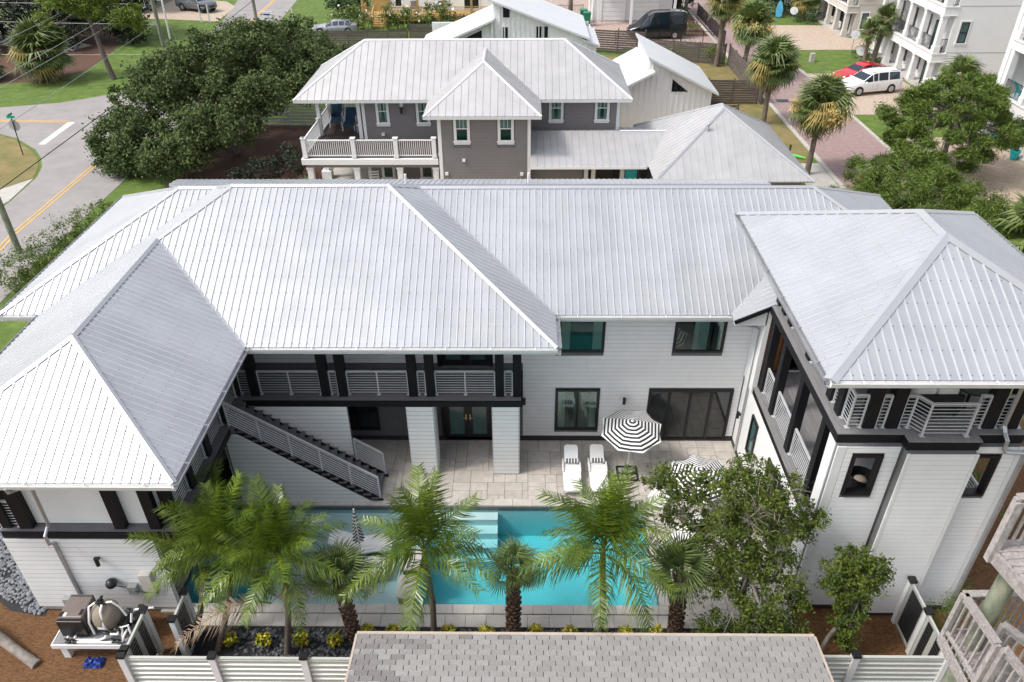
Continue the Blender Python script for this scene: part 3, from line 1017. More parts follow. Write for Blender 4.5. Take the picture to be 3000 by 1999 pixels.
# back slope and the low porch roof behind it
deck_b = MB().prism([(XC0, YK, ZE - 0.05), (XC1, YK, ZE - 0.05), (XC1 - hB, yRB, zB - 0.05), (XA - hB, yRB, zB - 0.05), (XA - hA, yRA, zA - 0.05), (XL + hA, yRA, zA - 0.05), (XL + hB, yRB, zB - 0.05), (XC0 + hB, yRB, zB - 0.05)], (0, 0, 0.04)).build('roof_slope', RM, house)
roof_face(house, [(-15.4, 32.05, 5.92), (10.6, 31.85, 5.92), (10.3, 30.0, 6.46), (-14.9, 30.2, 6.46)], RM, (1, 0, 0), screws=False)
dF, dR, dL, dB = (0, -1, -PT), (1, 0, -PT), (-1, 0, -PT), (0, 1, -PT)
TM = 'roof_metal_trim'
cap(house, (XL + hA, yRA, zA), (XA - hA, yRA, zA), dF, dB, TM)
cap(house, (XA - hB, yRB, zB), (XC1 - hB, yRB, zB), dF, dB, TM)
cap(house, (XC0 + hB, yRB, zB), (XL + hB, yRB, zB), dF, dB, TM)
cap(house, (XA, YA, ZE), (XA - hA, yRA, zA), dF, dR, TM)
cap(house, (XC1, YB, ZE) if False else (13.47, 22.3, ZE + PT * 1.51), (XC1 - hB, yRB, zB), dF, dR, TM)
cap(house, (xr_, YA + w_, zr_), (XL + hA, yRA, zA), dF, dL, TM)
cap(house, (XC0, YB, ZE), (XC0 + hB, yRB, zB), dF, dL, TM)
cap(house, (XC0, YK, ZE), (XC0 + hB, yRB, zB), dL, dB, TM)
cap(house, (XC1, YK, ZE), (XC1 - hB, yRB, zB), dR, dB, TM)
cap(house, (xr_, YL + w_, zr_), (xr_, YA + w_, zr_), dL, dR, TM)
cap(house, (XL, YL, ZE), (xr_, YL + w_, zr_), dF, dL, TM)
cap(house, (XR, YL, ZE), (xr_, YL + w_, zr_), dF, dR, TM)
cap(house, (XA - hA, yRA, zA), (XA - hB, yRB, zB), dR, dB, TM)
cap(house, (XL + hA, yRA, zA), (XL + hB, yRB, zB), dL, dB, TM)
# valleys: narrow metal strips
for a, b_ in (((XR, YA, ZE), (xr_, YA + w_, zr_)), ((XA, YB, ZE), (XA - hB, yRB, zB)), ((XL, YB, ZE), (XL + hB, yRB, zB)), ((6.71, 20.79, ZE), (9.5, 23.58, ZE + PT * 2.79))):
    a = Vector(a) + Vector((0, 0, 0.012)); b_ = Vector(b_) + Vector((0, 0, 0.012))
    MB().bar(a, b_, 0.12, 0.02).build('valley_flashing', TM, house)
MB().cyl((-4.95, 30.55, 6.3), (-4.95, 30.55, 6.75), 0.05).cyl((-4.95, 30.55, 6.28), (-4.95, 30.55, 6.34), 0.16, 0.06).build('vent_pipe', 'white_paint', house)
MB().cyl((0.25, 30.55, 6.3), (0.25, 30.55, 6.8), 0.05).cyl((0.25, 30.55, 6.28), (0.25, 30.55, 6.34), 0.16, 0.06).build('vent_pipe', 'white_paint', house)
# gutters and fascias
GP = [(((XR, YA), (XA, YA)), (0, -1)), (((XL, YL), (XR, YL)), (0, -1)), (((XR, YL), (XR, YA)), (1, 0)), (((XA, YA), (XA, YB)), (1, 0)),
      (((XA, YB), (6.71, YB)), (0, -1)), (((XC0, YB), (XL, YB)), (0, -1)), (((XC0, YK), (XC0, YB)), (-1, 0)), (((XL, YB), (XL, YL)), (-1, 0))]
for ((a, b_), o_) in GP:
    gutter(house, [(a[0], a[1], ZE - 0.01), (b_[0], b_[1], ZE - 0.01)], 'gutter_white' if o_ == (0, -1) else 'gutter', o_)
    k = 0.012
    d = MB()
    d.bar((a[0] - o_[0] * k, a[1] - o_[1] * k, ZE - 0.14), (b_[0] - o_[0] * k, b_[1] - o_[1] * k, ZE - 0.14), 0.02, 0.22)
    d.build('fascia_board', 'white_paint', house)
MB().box(XL + 0.05, XR - 0.05, YL + 0.05, 21.4, 5.72, 5.74).box(XR - 0.05, XA - 0.05, YA + 0.05, 21.4, 5.72, 5.739).box(XA - 0.05, 6.9, YB + 0.05, 21.5, 5.72, 5.738).box(XC0 + 0.05, XL + 0.05, YB + 0.05, 30, 5.72, 5.737).build('soffit', 'white_paint', house)

# body
core = MB()
core.box(-14.9, -9.4, 21.6, 30.0, 0, 5.7)
core.box(-9.4, 14.2, 21.62, 30.0, 0, 5.7)
core.build('wall', 'white_stucco', house)
WF = walls(0, 21.49, 1, 0)
wf = MB().box(-10.0, 7.75, 21.49, 21.61, 0.16, 5.72).build('wall', 'joint_dark', house, label='long board wall facing the pool')
holesF = [(1.15, 2.78, 3.95, 5.72), (5.10, 6.83, 3.95, 5.72), (1.17, 2.76, 0.5, 2.38), (4.48, 7.48, 0.0, 2.38), (-2.85, -1.1, 0.0, 2.6), (-6.75, -5.2, 0.46, 2.2),
          (-2.95, -1.05, 3.3, 5.72), (-9.3, -7.55, 3.93, 5.72), (-6.6, -4.7, 3.95, 5.72)]
siding(wf, WF, 0.02, 7.72, 0.2, 5.72, 0.172, 'white_board', holesF, proud=0.02)
siding(wf, WF, -10.0, 0.02, 3.5, 5.72, 0.172, 'white_board', holesF, proud=0.02)
MB().box(-10.0, 4.46, 21.44, 21.52, 0.0, 0.15).box(7.5, 7.74, 21.44, 21.52, 0, 0.15).build('base_trim', 'dark_base', house)
MB().box(-9.9, -2.97, 21.44, 21.50, 3.28, 3.5).box(-1.03, -0.05, 21.44, 21.50, 3.28, 3.5).build('base_trim', 'grey_deck', house)
window(house, WF, 1.22, 2.78, 3.98, 5.70, gm='glass_teal', curtains=((0.06, 0.25, 0.06, 0.94), (0.74, 0.94, 0.06, 0.94)))
window(house, WF, 5.12, 6.82, 3.98, 5.70, gm='glass_dark', curtains=((0.38, 0.66, 0.06, 0.94), (0.86, 0.94, 0.06, 0.94)))
window(house, WF, 1.19, 2.75, 0.51, 2.37, mull=(0.5,), gm='glass_teal', curtains=((0.07, 0.22, 0.06, 0.94), (0.78, 0.93, 0.06, 0.94)))
window(house, WF, 4.5, 7.47, 0.02, 2.37, mull=(0.25, 0.5, 0.75), gm='glass_dark', name='sliding_door')
window(house, WF, -6.75, -5.22, 0.47, 2.3, mull=(0.5,))
window(house, WF, -9.3, -7.55, 3.93, 5.7)
window(house, WF, -6.6, -4.7, 3.95, 5.7)
for zz, h_ in ((0.04, 2.5), (3.42, 2.28)):
    MB().wbox(WF, -2.93, -2.80, zz - 0.03, zz + h_ + 0.1, 0, 0.07).wbox(WF, -1.14, -1.02, zz - 0.03, zz + h_ + 0.1, 0, 0.07).wbox(WF, -2.80, -1.14, zz + h_, zz + h_ + 0.1, 0, 0.07).build('door_frame', 'black_metal', house)
    for a in (-2.79, -1.965):
        dr = MB().wbox(WF, a, a + 0.82, zz, zz + 0.24, 0, 0.05).wbox(WF, a, a + 0.82, zz + h_ - 0.15, zz + h_ - 0.01, 0, 0.05).wbox(WF, a, a + 0.15, zz + 0.24, zz + h_ - 0.15, 0, 0.05).wbox(WF, a + 0.67, a + 0.82, zz + 0.24, zz + h_ - 0.15, 0, 0.05).build('door', 'black_metal', house)
        MB().wbox(WF, a + 0.152, a + 0.668, zz + 0.242, zz + h_ - 0.152, 0, 0.03).build('pane', 'glass_teal', dr)
        hx = a + 0.75 if a < -2 else a + 0.07
        MB().wbox(WF, hx - 0.02, hx + 0.02, zz + 0.95, zz + 1.2, 0.05, 0.075).bar(WF(hx, zz + 1.08, 0.10), WF(hx + (0.10 if a > -2 else -0.10), zz + 1.06, 0.10), 0.02, 0.02).build('handle', 'brass', dr)


def wall_lamp(par, x, y, z, n=(0, -1), h=0.26):
    lm = MB().cyl((x + n[0] * 0.14, y + n[1] * 0.14, z - h / 2), (x + n[0] * 0.14, y + n[1] * 0.14, z + h / 2), 0.055, n=12)
    lm.bar((x, y, z + 0.02), (x + n[0] * 0.1, y + n[1] * 0.1, z + 0.02), 0.05, 0.08)
    return lm.build('wall_lamp', 'black_metal', par)


wall_lamp(house, 0.07, 21.47, 1.92)
wall_lamp(house, 3.62, 21.47, 1.95)
wall_lamp(house, 3.75, 21.47, 5.45, h=0.2)
wall_lamp(house, 7.76, 21.0, 1.6, (-1, 0))


def planks(par, x0, x1, y0, y1, z, along, w, m, th=0.03, name='deck_board', gap=0.006):
    a, b_ = (x0, x1) if along == 'y' else (y0, y1)
    n = max(1, round((b_ - a) / w))
    w = (b_ - a) / n
    for i in range(n):
        p, q = a + i * w + gap / 2, a + (i + 1) * w - gap / 2
        if along == 'y':
            MB().box(p, q, y0, y1, z - th, z).build(name, m, par)
        else:
            MB().box(x0, x1, p, q, z - th, z).build(name, m, par)


# first floor gallery and the decks of the left wing
gal = MB().box(-9.95, -0.02, 19.74, 21.43, 3.05, 3.245).box(-14.0, -9.26, 14.08, 21.43, 3.05, 3.244).build('gallery', 'black_wood', house)
planks(gal, -9.22, -0.04, 19.70, 21.43, 3.28, 'x', 0.145, 'grey_deck')
planks(gal, -9.93, -9.23, 14.05, 21.43, 3.28, 'y', 0.145, 'grey_deck')
planks(gal, -14.08, -9.93, 14.03, 14.35, 3.28, 'x', 0.16, 'grey_deck')
MB().box(-9.2, 0.02, 19.655, 19.72, 3.03, 3.243).box(-14.05, -9.2, 14.0, 14.07, 3.03, 3.243).box(-9.255, -9.20, 14.07, 19.655, 3.03, 3.243).box(-0.02, 0.02, 19.73, 21.4, 3.03, 3.243).build('gallery_fascia', 'black_wood', gal)
for px in (-9.50, -8.85, -6.50, -5.92, -3.60, -3.02, -0.74, -0.17):
    MB().box(px - 0.14, px + 0.14, 19.87, 20.15, 3.281, 5.72).build('post', 'black_wood', house)
for py in (18.47, 16.95, 15.6, 14.3):
    MB().box(-9.62, -9.38, py, py + 0.26, 3.281, 5.72).build('post', 'black_wood', house)
MB().box(-9.6, 0.0, 19.9, 20.12, 5.5, 5.715).box(-9.6, -9.4, 14.3, 19.88, 5.5, 5.714).build('beam', 'black_wood', house)
for a, b_ in ((-9.36, -9.0), (-8.68, -6.67), (-6.33, -6.09), (-5.75, -3.77), (-3.43, -3.19), (-2.85, -0.91), (-0.58, -0.33)):
    railing(house, [(a, 20.0), (b_, 20.0)], 3.282, 0.96, 9, post_every=1.0)
for a, b_ in ((19.85, 18.76), (18.44, 17.24), (16.92, 15.9), (15.57, 14.6)):
    railing(house, [(-9.5, a), (-9.5, b_)], 3.282, 0.96, 9, post_every=1.0)
railing(house, [(-14.05, 14.2), (-13.62, 14.2)], 3.282, 0.96, 9, post_every=0.5)

# striped-board piers under the gallery
for px0, px1 in ((-3.83, -2.97), (-0.98, -0.12)):
    pier = MB().box(px0, px1, 19.67, 20.35, 0.0, 3.04).build('pier', 'joint_dark', house)
    for W_, L_ in ((walls(px0, 19.66, 1, 0), px1 - px0), (walls(px1 + 0.01, 19.66, 0, 1), 0.69), (walls(px0 - 0.01, 20.35, 0, -1), 0.69)):
        siding(pier, W_, 0.0, L_, 0.02, 3.03, 0.176, 'white_board', proud=0.022, gapz=0.016)

# board wall behind the stair and the wedge wall in front of it
bw = MB().box(-9.25, -5.8, 19.66, 19.73, 0.0, 3.03).build('stair_wall', 'joint_dark', house)
siding(bw, walls(-9.25, 19.66, 1, 0), 0.0, 3.43, 0.02, 3.03, 0.176, 'white_board', proud=0.022, gapz=0.016)
SX0, SX1 = -9.1, -4.84
NR = 18
rise, run = 3.28 / NR, (SX1 - SX0) / (NR - 1)
zline = lambda x: (SX1 + 0.1 - x) / (SX1 - SX0) * 3.20 - 0.22


def wedge_top(z, zt, p, q):
    # p, q measured from x=-9.45
    def xe(zz):
        return SX1 + 0.1 - (zz + 0.22) / 3.20 * (SX1 - SX0) + 9.45
    a, b_ = min(q, xe(z)), min(q, xe(zt))
    if a <= p + 0.05:
        return None
    return p, a, p, max(p + 0.02, b_)


wd = MB().prism([(-9.45, 18.30, 0.0), (-5.05, 18.30, 0.0), (-9.15, 18.30, 3.0), (-9.45, 18.30, 3.0)], (0, 0.10, 0)).build('stair_wall', 'joint_dark', house)
siding(wd, walls(-9.45, 18.29, 1, 0), 0.0, 4.4, 0.02, 3.02, 0.176, 'white_board', proud=0.022, top=wedge_top, gapz=0.016)
rw = MB().box(-9.52, -9.455, 18.28, 19.65, 0.0, 3.02).build('stair_wall', 'joint_dark', house)
siding(rw, walls(-9.52, 19.65, 0, -1), 0.0, 1.37, 0.02, 3.02, 0.176, 'white_board', proud=0.022, gapz=0.016)
stair = MB()
for yy in (18.33, 19.50):
    stair.prism([(SX0 - 0.1, yy, 3.24), (SX1 + 0.15, yy, 0.06), (SX1 + 0.15, yy, 0.0), (SX1 - 0.12, yy, 0.0), (SX0 - 0.1, yy, 2.93)], (0, 0.05, 0))
stair = stair.build('staircase', 'black_wood', house)
for i in range(1, NR):
    z = 3.28 - i * rise
    xa = SX0 + (i - 1) * run
    for j in range(2):
        MB().box(xa + j * run / 2 + 0.003, xa + (j + 1) * run / 2 - 0.003 + (0.02 if j else 0), 18.27, 19.60, z - 0.03, z).build('tread_board', 'grey_deck', stair)
    MB().box(xa + run - 0.012, xa + run + 0.008, 18.40, 19.48, z - rise + 0.004, z - 0.032).build('riser', 'grey_deck', stair)
MB().box(-9.23, SX0 - 0.005, 18.25, 19.60, 3.04, 3.28).build('landing', 'grey_deck', stair)


def slope_rail(par, a, b_, h=0.95, n=8, np_=5, name='stair_railing'):
    a, b_ = Vector(a), Vector(b_)
    up = Vector((0, 0, h))
    r = MB().bar(a + up, b_ + up, 0.07, 0.04).build(name, 'steel', par)
    for i in range(np_ + 1):
        p = a.lerp(b_, i / np_)
        MB().box(p.x - 0.025, p.x + 0.025, p.y - 0.02, p.y + 0.02, p.z - 0.05, p.z + h - 0.02).build('railing_post', 'steel', r)
    for i in range(n):
        o_ = Vector((0, 0, 0.10 + (h - 0.2) * i / (n - 1)))
        MB().cyl(a + o_, b_ + o_, 0.012, n=5).build('railing_rod', 'steel', r)


slope_rail(house, (-9.25, 18.36, 3.30), (SX1 + 0.05, 18.36, 0.13))
slope_rail(house, (-5.72, 19.52, 0.80), (SX1 + 0.05, 19.52, 0.13), np_=1)

# left wing: upper panels, posts, boarded lower wall
MB().box(-13.1, -10.05, 14.42, 21.5, 3.26, 5.72).box(-13.35, -9.98, 14.30, 14.41, 3.30, 5.72).build('wall', 'white_stucco', house, label='smooth white upper panels of the left wing')
for a, b_ in ((-13.56, -13.2), (-10.98, -10.68), (-10.02, -9.72)):
    MB().box(a, b_, 14.10, 14.29, 3.281, 5.72).build('post', 'black_wood', house)
MB().box(-14.05, -13.8, 14.12, 14.35, 3.281, 5.72).build('post', 'black_wood', house)
lw = MB().box(-14.03, -10.0, 13.98, 14.12, 0.12, 3.03).box(-14.03, -11.95, 14.13, 21.55, 0.12, 3.03).build('wall', 'joint_dark', house, label='white boarded lower wall of the left wing')
siding(lw, walls(-14.05, 13.97, 1, 0), 0.0, 4.08, 0.16, 3.03, 0.182, 'white_board', proud=0.024, gapz=0.016)
siding(lw, walls(-14.04, 21.5, 0, -1), 0.0, 7.5, 0.16, 3.03, 0.182, 'white_board', proud=0.024, gapz=0.016)
siding(lw, walls(-9.99, 14.0, 0, 1), 0.0, 0.12, 0.16, 3.03, 0.182, 'white_board', proud=0.01)
MB().box(-14.0, -9.98, 14.0, 14.11, -0.05, 0.119).box(-14.0, -11.96, 14.13, 21.4, -0.05, 0.119).build('foundation', 'concrete', house)
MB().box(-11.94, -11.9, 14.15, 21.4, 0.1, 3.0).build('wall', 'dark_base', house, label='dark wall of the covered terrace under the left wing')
wall_lamp(house, -11.65, 13.95, 2.3, h=0.3)
MB().tube([(-12.45, 13.1, 5.80), (-12.47, 13.15, 5.6), (-12.5, 13.88, 5.15), (-12.55, 13.90, 3.75), (-12.6, 13.9, 3.6), (-12.62, 13.70, 3.45), (-12.64, 13.72, 3.1), (-12.66, 13.90, 2.95), (-12.66, 13.90, 0.3)], 0.045, 8).build('downspout', 'gutter', house)
MB().tube([(6.75, 20.70, 5.80), (6.80, 20.72, 5.62), (7.55, 20.78, 5.45), (7.70, 20.80, 5.3), (7.70, 20.80, 0.05)], 0.045, 8).build('downspout', 'gutter', house)
MB().box(XA + 0.01, XA + 0.12, YA + 0.1, YA + 0.22, 5.55, 5.8).build('downspout', 'gutter_white', house)
MB().box(-15.3, -15.12, 20.6, 20.78, 5.4, 5.8).build('downspout', 'gutter', house)
MB().box(-9.4, -9.0, 21.35, 21.43, 2.2, 2.3).build('wall_lamp', 'black_metal', house)

# --- tower at the right end
TX0, TX1, TY0, TY1, ZT, PTT = 6.53, 13.55, 13.03, 21.38, 9.16, 0.478
ht = (TX1 - TX0) / 2
xt, zt_ = TX0 + ht, ZT + PTT * ht
roof_face(house, [(TX0, TY0, ZT), (TX1, TY0, ZT), (xt, TY0 + ht, zt_)], RM, (1, 0, 0))
roof_face(house, [(TX0, TY0, ZT), (xt, TY0 + ht, zt_), (xt, TY1 - ht, zt_), (TX0, TY1, ZT)], RM, (0, 1, 0))
roof_face(house, [(TX1, TY0, ZT), (TX1, TY1, ZT), (xt, TY1 - ht, zt_), (xt, TY0 + ht, zt_)], RM, (0, 1, 0))
roof_face(house, [(TX0, TY1, ZT), (TX1, TY1, ZT), (xt, TY1 - ht, zt_)], RM, (1, 0, 0), screws=False)
eF, eR, eL, eB = (0, -1, -PTT), (1, 0, -PTT), (-1, 0, -PTT), (0, 1, -PTT)
cap(house, (xt, TY0 + ht, zt_), (xt, TY1 - ht, zt_), eL, eR, TM, w=0.16)
cap(house, (TX0, TY0, ZT), (xt, TY0 + ht, zt_), eF, eL, TM, w=0.16)
cap(house, (TX1, TY0, ZT), (xt, TY0 + ht, zt_), eF, eR, TM, w=0.16)
cap(house, (TX0, TY1, ZT), (xt, TY1 - ht, zt_), eL, eB, TM, w=0.12)
cap(house, (TX1, TY1, ZT), (xt, TY1 - ht, zt_), eR, eB, TM, w=0.12)
gutter(house, [(TX0, TY0, ZT - 0.01), (TX1, TY0, ZT - 0.01)], 'gutter_white', (0, -1))
gutter(house, [(TX0, TY1, ZT - 0.01), (TX0, TY0, ZT - 0.01)], 'gutter', (-1, 0))
gutter(house, [(TX1, TY0, ZT - 0.01), (TX1, TY1, ZT - 0.01)], 'gutter', (1, 0))
MB().box(TX0 + 0.05, TX1 - 0.05, TY0 + 0.05, TY1 - 0.05, 8.98, 9.0).build('soffit', 'white_paint', house)
MB().box(TX0 + 0.002, TX1 - 0.002, TY0 + 0.002, TY0 + 0.03, 8.95, 9.13).box(TX0 + 0.002, TX0 + 0.03, TY0 + 0.031, TY1, 8.95, 9.13).box(TX1 - 0.03, TX1 - 0.002, TY0 + 0.031, TY1, 8.95, 9.13).build('fascia_board', 'white_paint', house)
tup = MB().box(7.78, 12.28, 14.36, 20.3, 6.33, 6.525).box(9.4, 11.05, 14.09, 14.35, 6.33, 6.524).build('upper_deck', 'black_wood', house)
planks(tup, 7.88, 12.12, 14.46, 20.25, 6.56, 'y', 0.145, 'grey_deck_light')
planks(tup, 9.5, 10.95, 14.18, 14.455, 6.56, 'y', 0.145, 'grey_deck_light')
for bx in ((7.73, 7.875, 14.46, 20.3), (12.125, 12.30, 14.46, 20.3), (7.73, 9.34, 14.31, 14.455), (11.12, 12.30, 14.31, 14.455), (9.345, 9.495, 14.03, 14.455), (10.955, 11.115, 14.03, 14.455), (9.50, 10.95, 14.03, 14.175)):
    MB().box(*bx, 6.53, 6.561).build('border_board', 'grey_deck_light', tup)
MB().box(7.74, 9.35, 14.32, 14.355, 6.26, 6.528).box(11.1, 12.3, 14.32, 14.355, 6.26, 6.528).box(9.35, 9.385, 14.05, 14.35, 6.26, 6.528).box(11.065, 11.1, 14.05, 14.318, 6.26, 6.528).box(9.386, 11.06, 14.05, 14.085, 6.26, 6.528).box(7.74, 7.775, 14.356, 20.36, 6.26, 6.528).box(12.26, 12.3, 14.356, 20.36, 6.26, 6.527).build('deck_fascia', 'black_wood', tup)
for py in (20.28, 19.72, 19.08, 17.35, 15.58, 14.97):
    MB().box(7.92, 8.16, py - 0.0, py + 0.28, 6.562, 8.98).build('post', 'black_wood', house)
for px in (8.37, 8.94, 11.30, 11.86):
    MB().box(px, px + 0.30, 14.50, 14.78, 6.562, 8.98).build('post', 'black_wood', house)
for px, py in ((11.9, 20.0), (11.9, 17.4), (9.6, 20.0)):
    MB().box(px, px + 0.26, py, py + 0.26, 6.562, 8.98).build('post', 'black_wood', house)
MB().box(7.95, 8.13, 15.0, 20.5, 8.7, 8.97).box(8.14, 12.1, 14.55, 14.73, 8.7, 8.97).build('beam', 'black_wood', house)
railing(house, [(8.02, 14.93), (8.02, 14.56), (8.34, 14.56)], 6.562, 1.0, 9, post_every=0.9)
railing(house, [(8.70, 14.56), (8.90, 14.56)], 6.562, 1.0, 9)
railing(house, [(9.27, 14.56), (9.50, 14.56), (9.72, 14.24), (10.80, 14.24), (11.02, 14.56), (11.27, 14.56)], 6.562, 1.0, 9, post_every=1.2)
railing(house, [(11.63, 14.56), (11.83, 14.56)], 6.562, 1.0, 9)
railing(house, [(12.18, 14.56), (12.22, 14.6), (12.22, 17.3)], 6.562, 1.0, 9)
for a, b_ in ((15.27, 15.55), (15.88, 17.3), (17.65, 19.05)):
    railing(house, [(8.02, a), (8.02, b_)], 6.562, 1.0, 9)
# middle deck, posts, rear wall
tmid = MB().box(7.76, 12.28, 14.3, 21.4, 3.05, 3.245).build('middle_deck', 'black_wood', house)
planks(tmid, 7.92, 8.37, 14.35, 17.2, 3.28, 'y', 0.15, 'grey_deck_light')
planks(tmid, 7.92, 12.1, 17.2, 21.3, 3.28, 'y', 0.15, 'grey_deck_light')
planks(tmid, 8.37, 12.1, 14.35, 17.2, 3.28, 'y', 0.15, 'grey_deck')  # darker boards here paint in the shade behind the tower's front wall
railing(house, [(12.15, 14.4), (12.15, 18.6)], 3.282, 1.0, 9)
MB().box(7.73, 7.915, 14.35, 21.3, 3.25, 3.281).build('border_board', 'grey_deck_light', tmid)
MB().box(7.735, 7.758, 14.3, 20.4, 3.04, 3.248).build('deck_fascia', 'black_wood', tmid)
for py in (20.16, 18.95, 17.2, 15.36):
    MB().box(7.90, 8.15, py, py + 0.27, 3.282, 6.26).build('post', 'black_wood', house)
MB().box(7.88, 8.14, 14.76, 15.02, 3.282, 6.26).build('post', 'black_wood', house)
MB().box(7.93, 8.10, 14.8, 20.4, 6.06, 6.325).build('beam', 'black_wood', house)
for a, b_ in ((19.25, 20.12), (17.5, 18.9), (15.66, 17.15)):
    railing(house, [(8.0, a), (8.0, b_)], 3.282, 1.0, 9)
WR = walls(7.8, 21.35, 1, 0)
MB().box(7.8, 12.25, 21.36, 21.48, 3.3, 6.3).build('wall', 'dark_base', house)
cw = MB().box(7.85, 12.2, 21.34, 21.355, 3.3, 6.25).build('cedar_wall', 'cedar', house)
siding(cw, WR, 0.08, 0.92, 3.32, 6.2, 0.12, 'cedar', proud=0.02)
siding(cw, WR, 1.95, 4.3, 3.32, 6.2, 0.12, 'cedar', proud=0.02)
window(house, WR, 0.95, 1.92, 3.32, 6.0, gm='glass_dark', name='door')
MB().wbox(WR, 1.0, 1.88, 3.3, 3.36, 0.03, 0.10).build('door_sill', 'white_paint', house)
# tower walls




tw = MB()
for (a, b_, yy) in ((7.78, 9.38, 14.20), (11.04, 12.28, 14.20)):
    hx0, hx1 = (8.24, 8.90) if a < 9 else (11.08, 11.76)
    tw.box(a, hx0, yy, 14.34, 0.1, 6.25)
    tw.box(hx1, b_, yy, 14.34, 0.1, 6.25)
    tw.box(hx0, hx1, yy, 14.34, 0.1, 4.68)
    tw.box(hx0, hx1, yy, 14.34, 5.93, 6.25)
tw.box(9.38, 11.04, 13.93, 14.34, 0.1, 6.25)
twl = tw.build('wall', 'joint_dark', house, label='tall boarded front wall of the tower')
siding(twl, walls(0, 14.19, 1, 0), 7.98, 9.30, 0.16, 6.25, 0.155, 'white_board', [(8.16, 8.96, 4.6, 6.0)], proud=0.022)
siding(twl, walls(0, 14.19, 1, 0), 11.16, 12.16, 0.16, 6.25, 0.155, 'white_board', [(10.98, 11.84, 4.6, 6.0)], proud=0.022)
siding(twl, walls(0, 13.92, 1, 0), 9.44, 10.98, 0.16, 6.25, 0.155, 'white_board', proud=0.022)
for (a, b_, yy) in ((7.75, 7.97, 14.165), (12.17, 12.30, 14.165), (9.35, 9.43, 13.89), (10.99, 11.07, 13.89), (11.075, 11.15, 14.165)):
    MB().box(a, b_, yy, yy + 0.05, 0.1, 6.25).build('corner_trim', 'white_paint', house)
for (a, b_) in ((8.20, 8.93), (11.04, 11.80)):
    f = MB()
    f.box(a, b_, 14.13, 14.36, 5.93, 6.0).box(a, b_, 14.13, 14.36, 4.62, 4.69).box(a, a + 0.06, 14.13, 14.36, 4.691, 5.929).box(b_ - 0.06, b_, 14.13, 14.36, 4.691, 5.929)
    f.build('opening_frame', 'black_metal', house)
MB().box(7.76, 12.29, 14.16, 14.33, 0.02, 0.099).box(9.38, 11.03, 13.91, 14.15, 0.02, 0.099).build('base_trim', 'dark_base', house)
MB().box(7.78, 12.27, 14.22, 21.5, -0.3, 0.019).box(9.4, 11.0, 13.95, 14.2, -0.3, 0.018).build('foundation', 'concrete', house)
lwall = MB()
lwall.box(7.75, 7.88, 14.345, 14.75, 0.0, 6.25)
lwall.box(7.755, 7.88, 14.755, 21.45, 0.0, 3.03)
MB().box(12.15, 12.28, 14.345, 21.4, 0.0, 3.03).build('wall', 'white_stucco', house, label='far side wall of the tower')
lwall.box(7.70, 7.86, 20.45, 21.45, 3.031, 6.4)
lwall.build('wall', 'white_stucco', house, label='smooth white side walls of the tower')
MB().box(7.71, 7.754, 15, 21.4, 0.0, 0.13).build('base_trim', 'dark_base', house)
WLt = walls(7.75, 21.45, 0, -1)
window(house, WLt, 1.55, 2.2, 1.0, 2.55, gm='glass_teal')
window(house, WLt, 3.6, 6.4, 0.15, 2.5, gm='glass_dark', mull=(0.33, 0.66), name='sliding_door')
MB().cyl((12.36, 14.14, 0.1), (12.36, 14.14, 6.3), 0.06, n=12).build('downspout', 'gutter', house)
MB().tube([(11.80, 13.0, 9.1), (11.78, 13.4, 8.85), (11.76, 14.42, 8.5), (11.76, 14.42, 6.75), (11.76, 14.3, 6.6), (11.76, 14.12, 6.5), (11.76, 14.10, 6.25), (11.80, 14.08, 6.18), (12.5, 14.08, 6.12)], 0.05, 9, ).build('downspout', 'gutter', house)
MB().prism([(6.75, 20.45, 5.72), (7.74, 20.45, 5.72), (7.74, 20.45, 6.30), (6.75, 20.45, 5.85)], (0, 1.1, 0)).build('gable_wall', 'white_stucco', house)
MB().bar((6.70, 20.40, 5.86), (7.9, 20.40, 6.46), 0.05, 0.13).build('rake_board', 'black_wood', house)
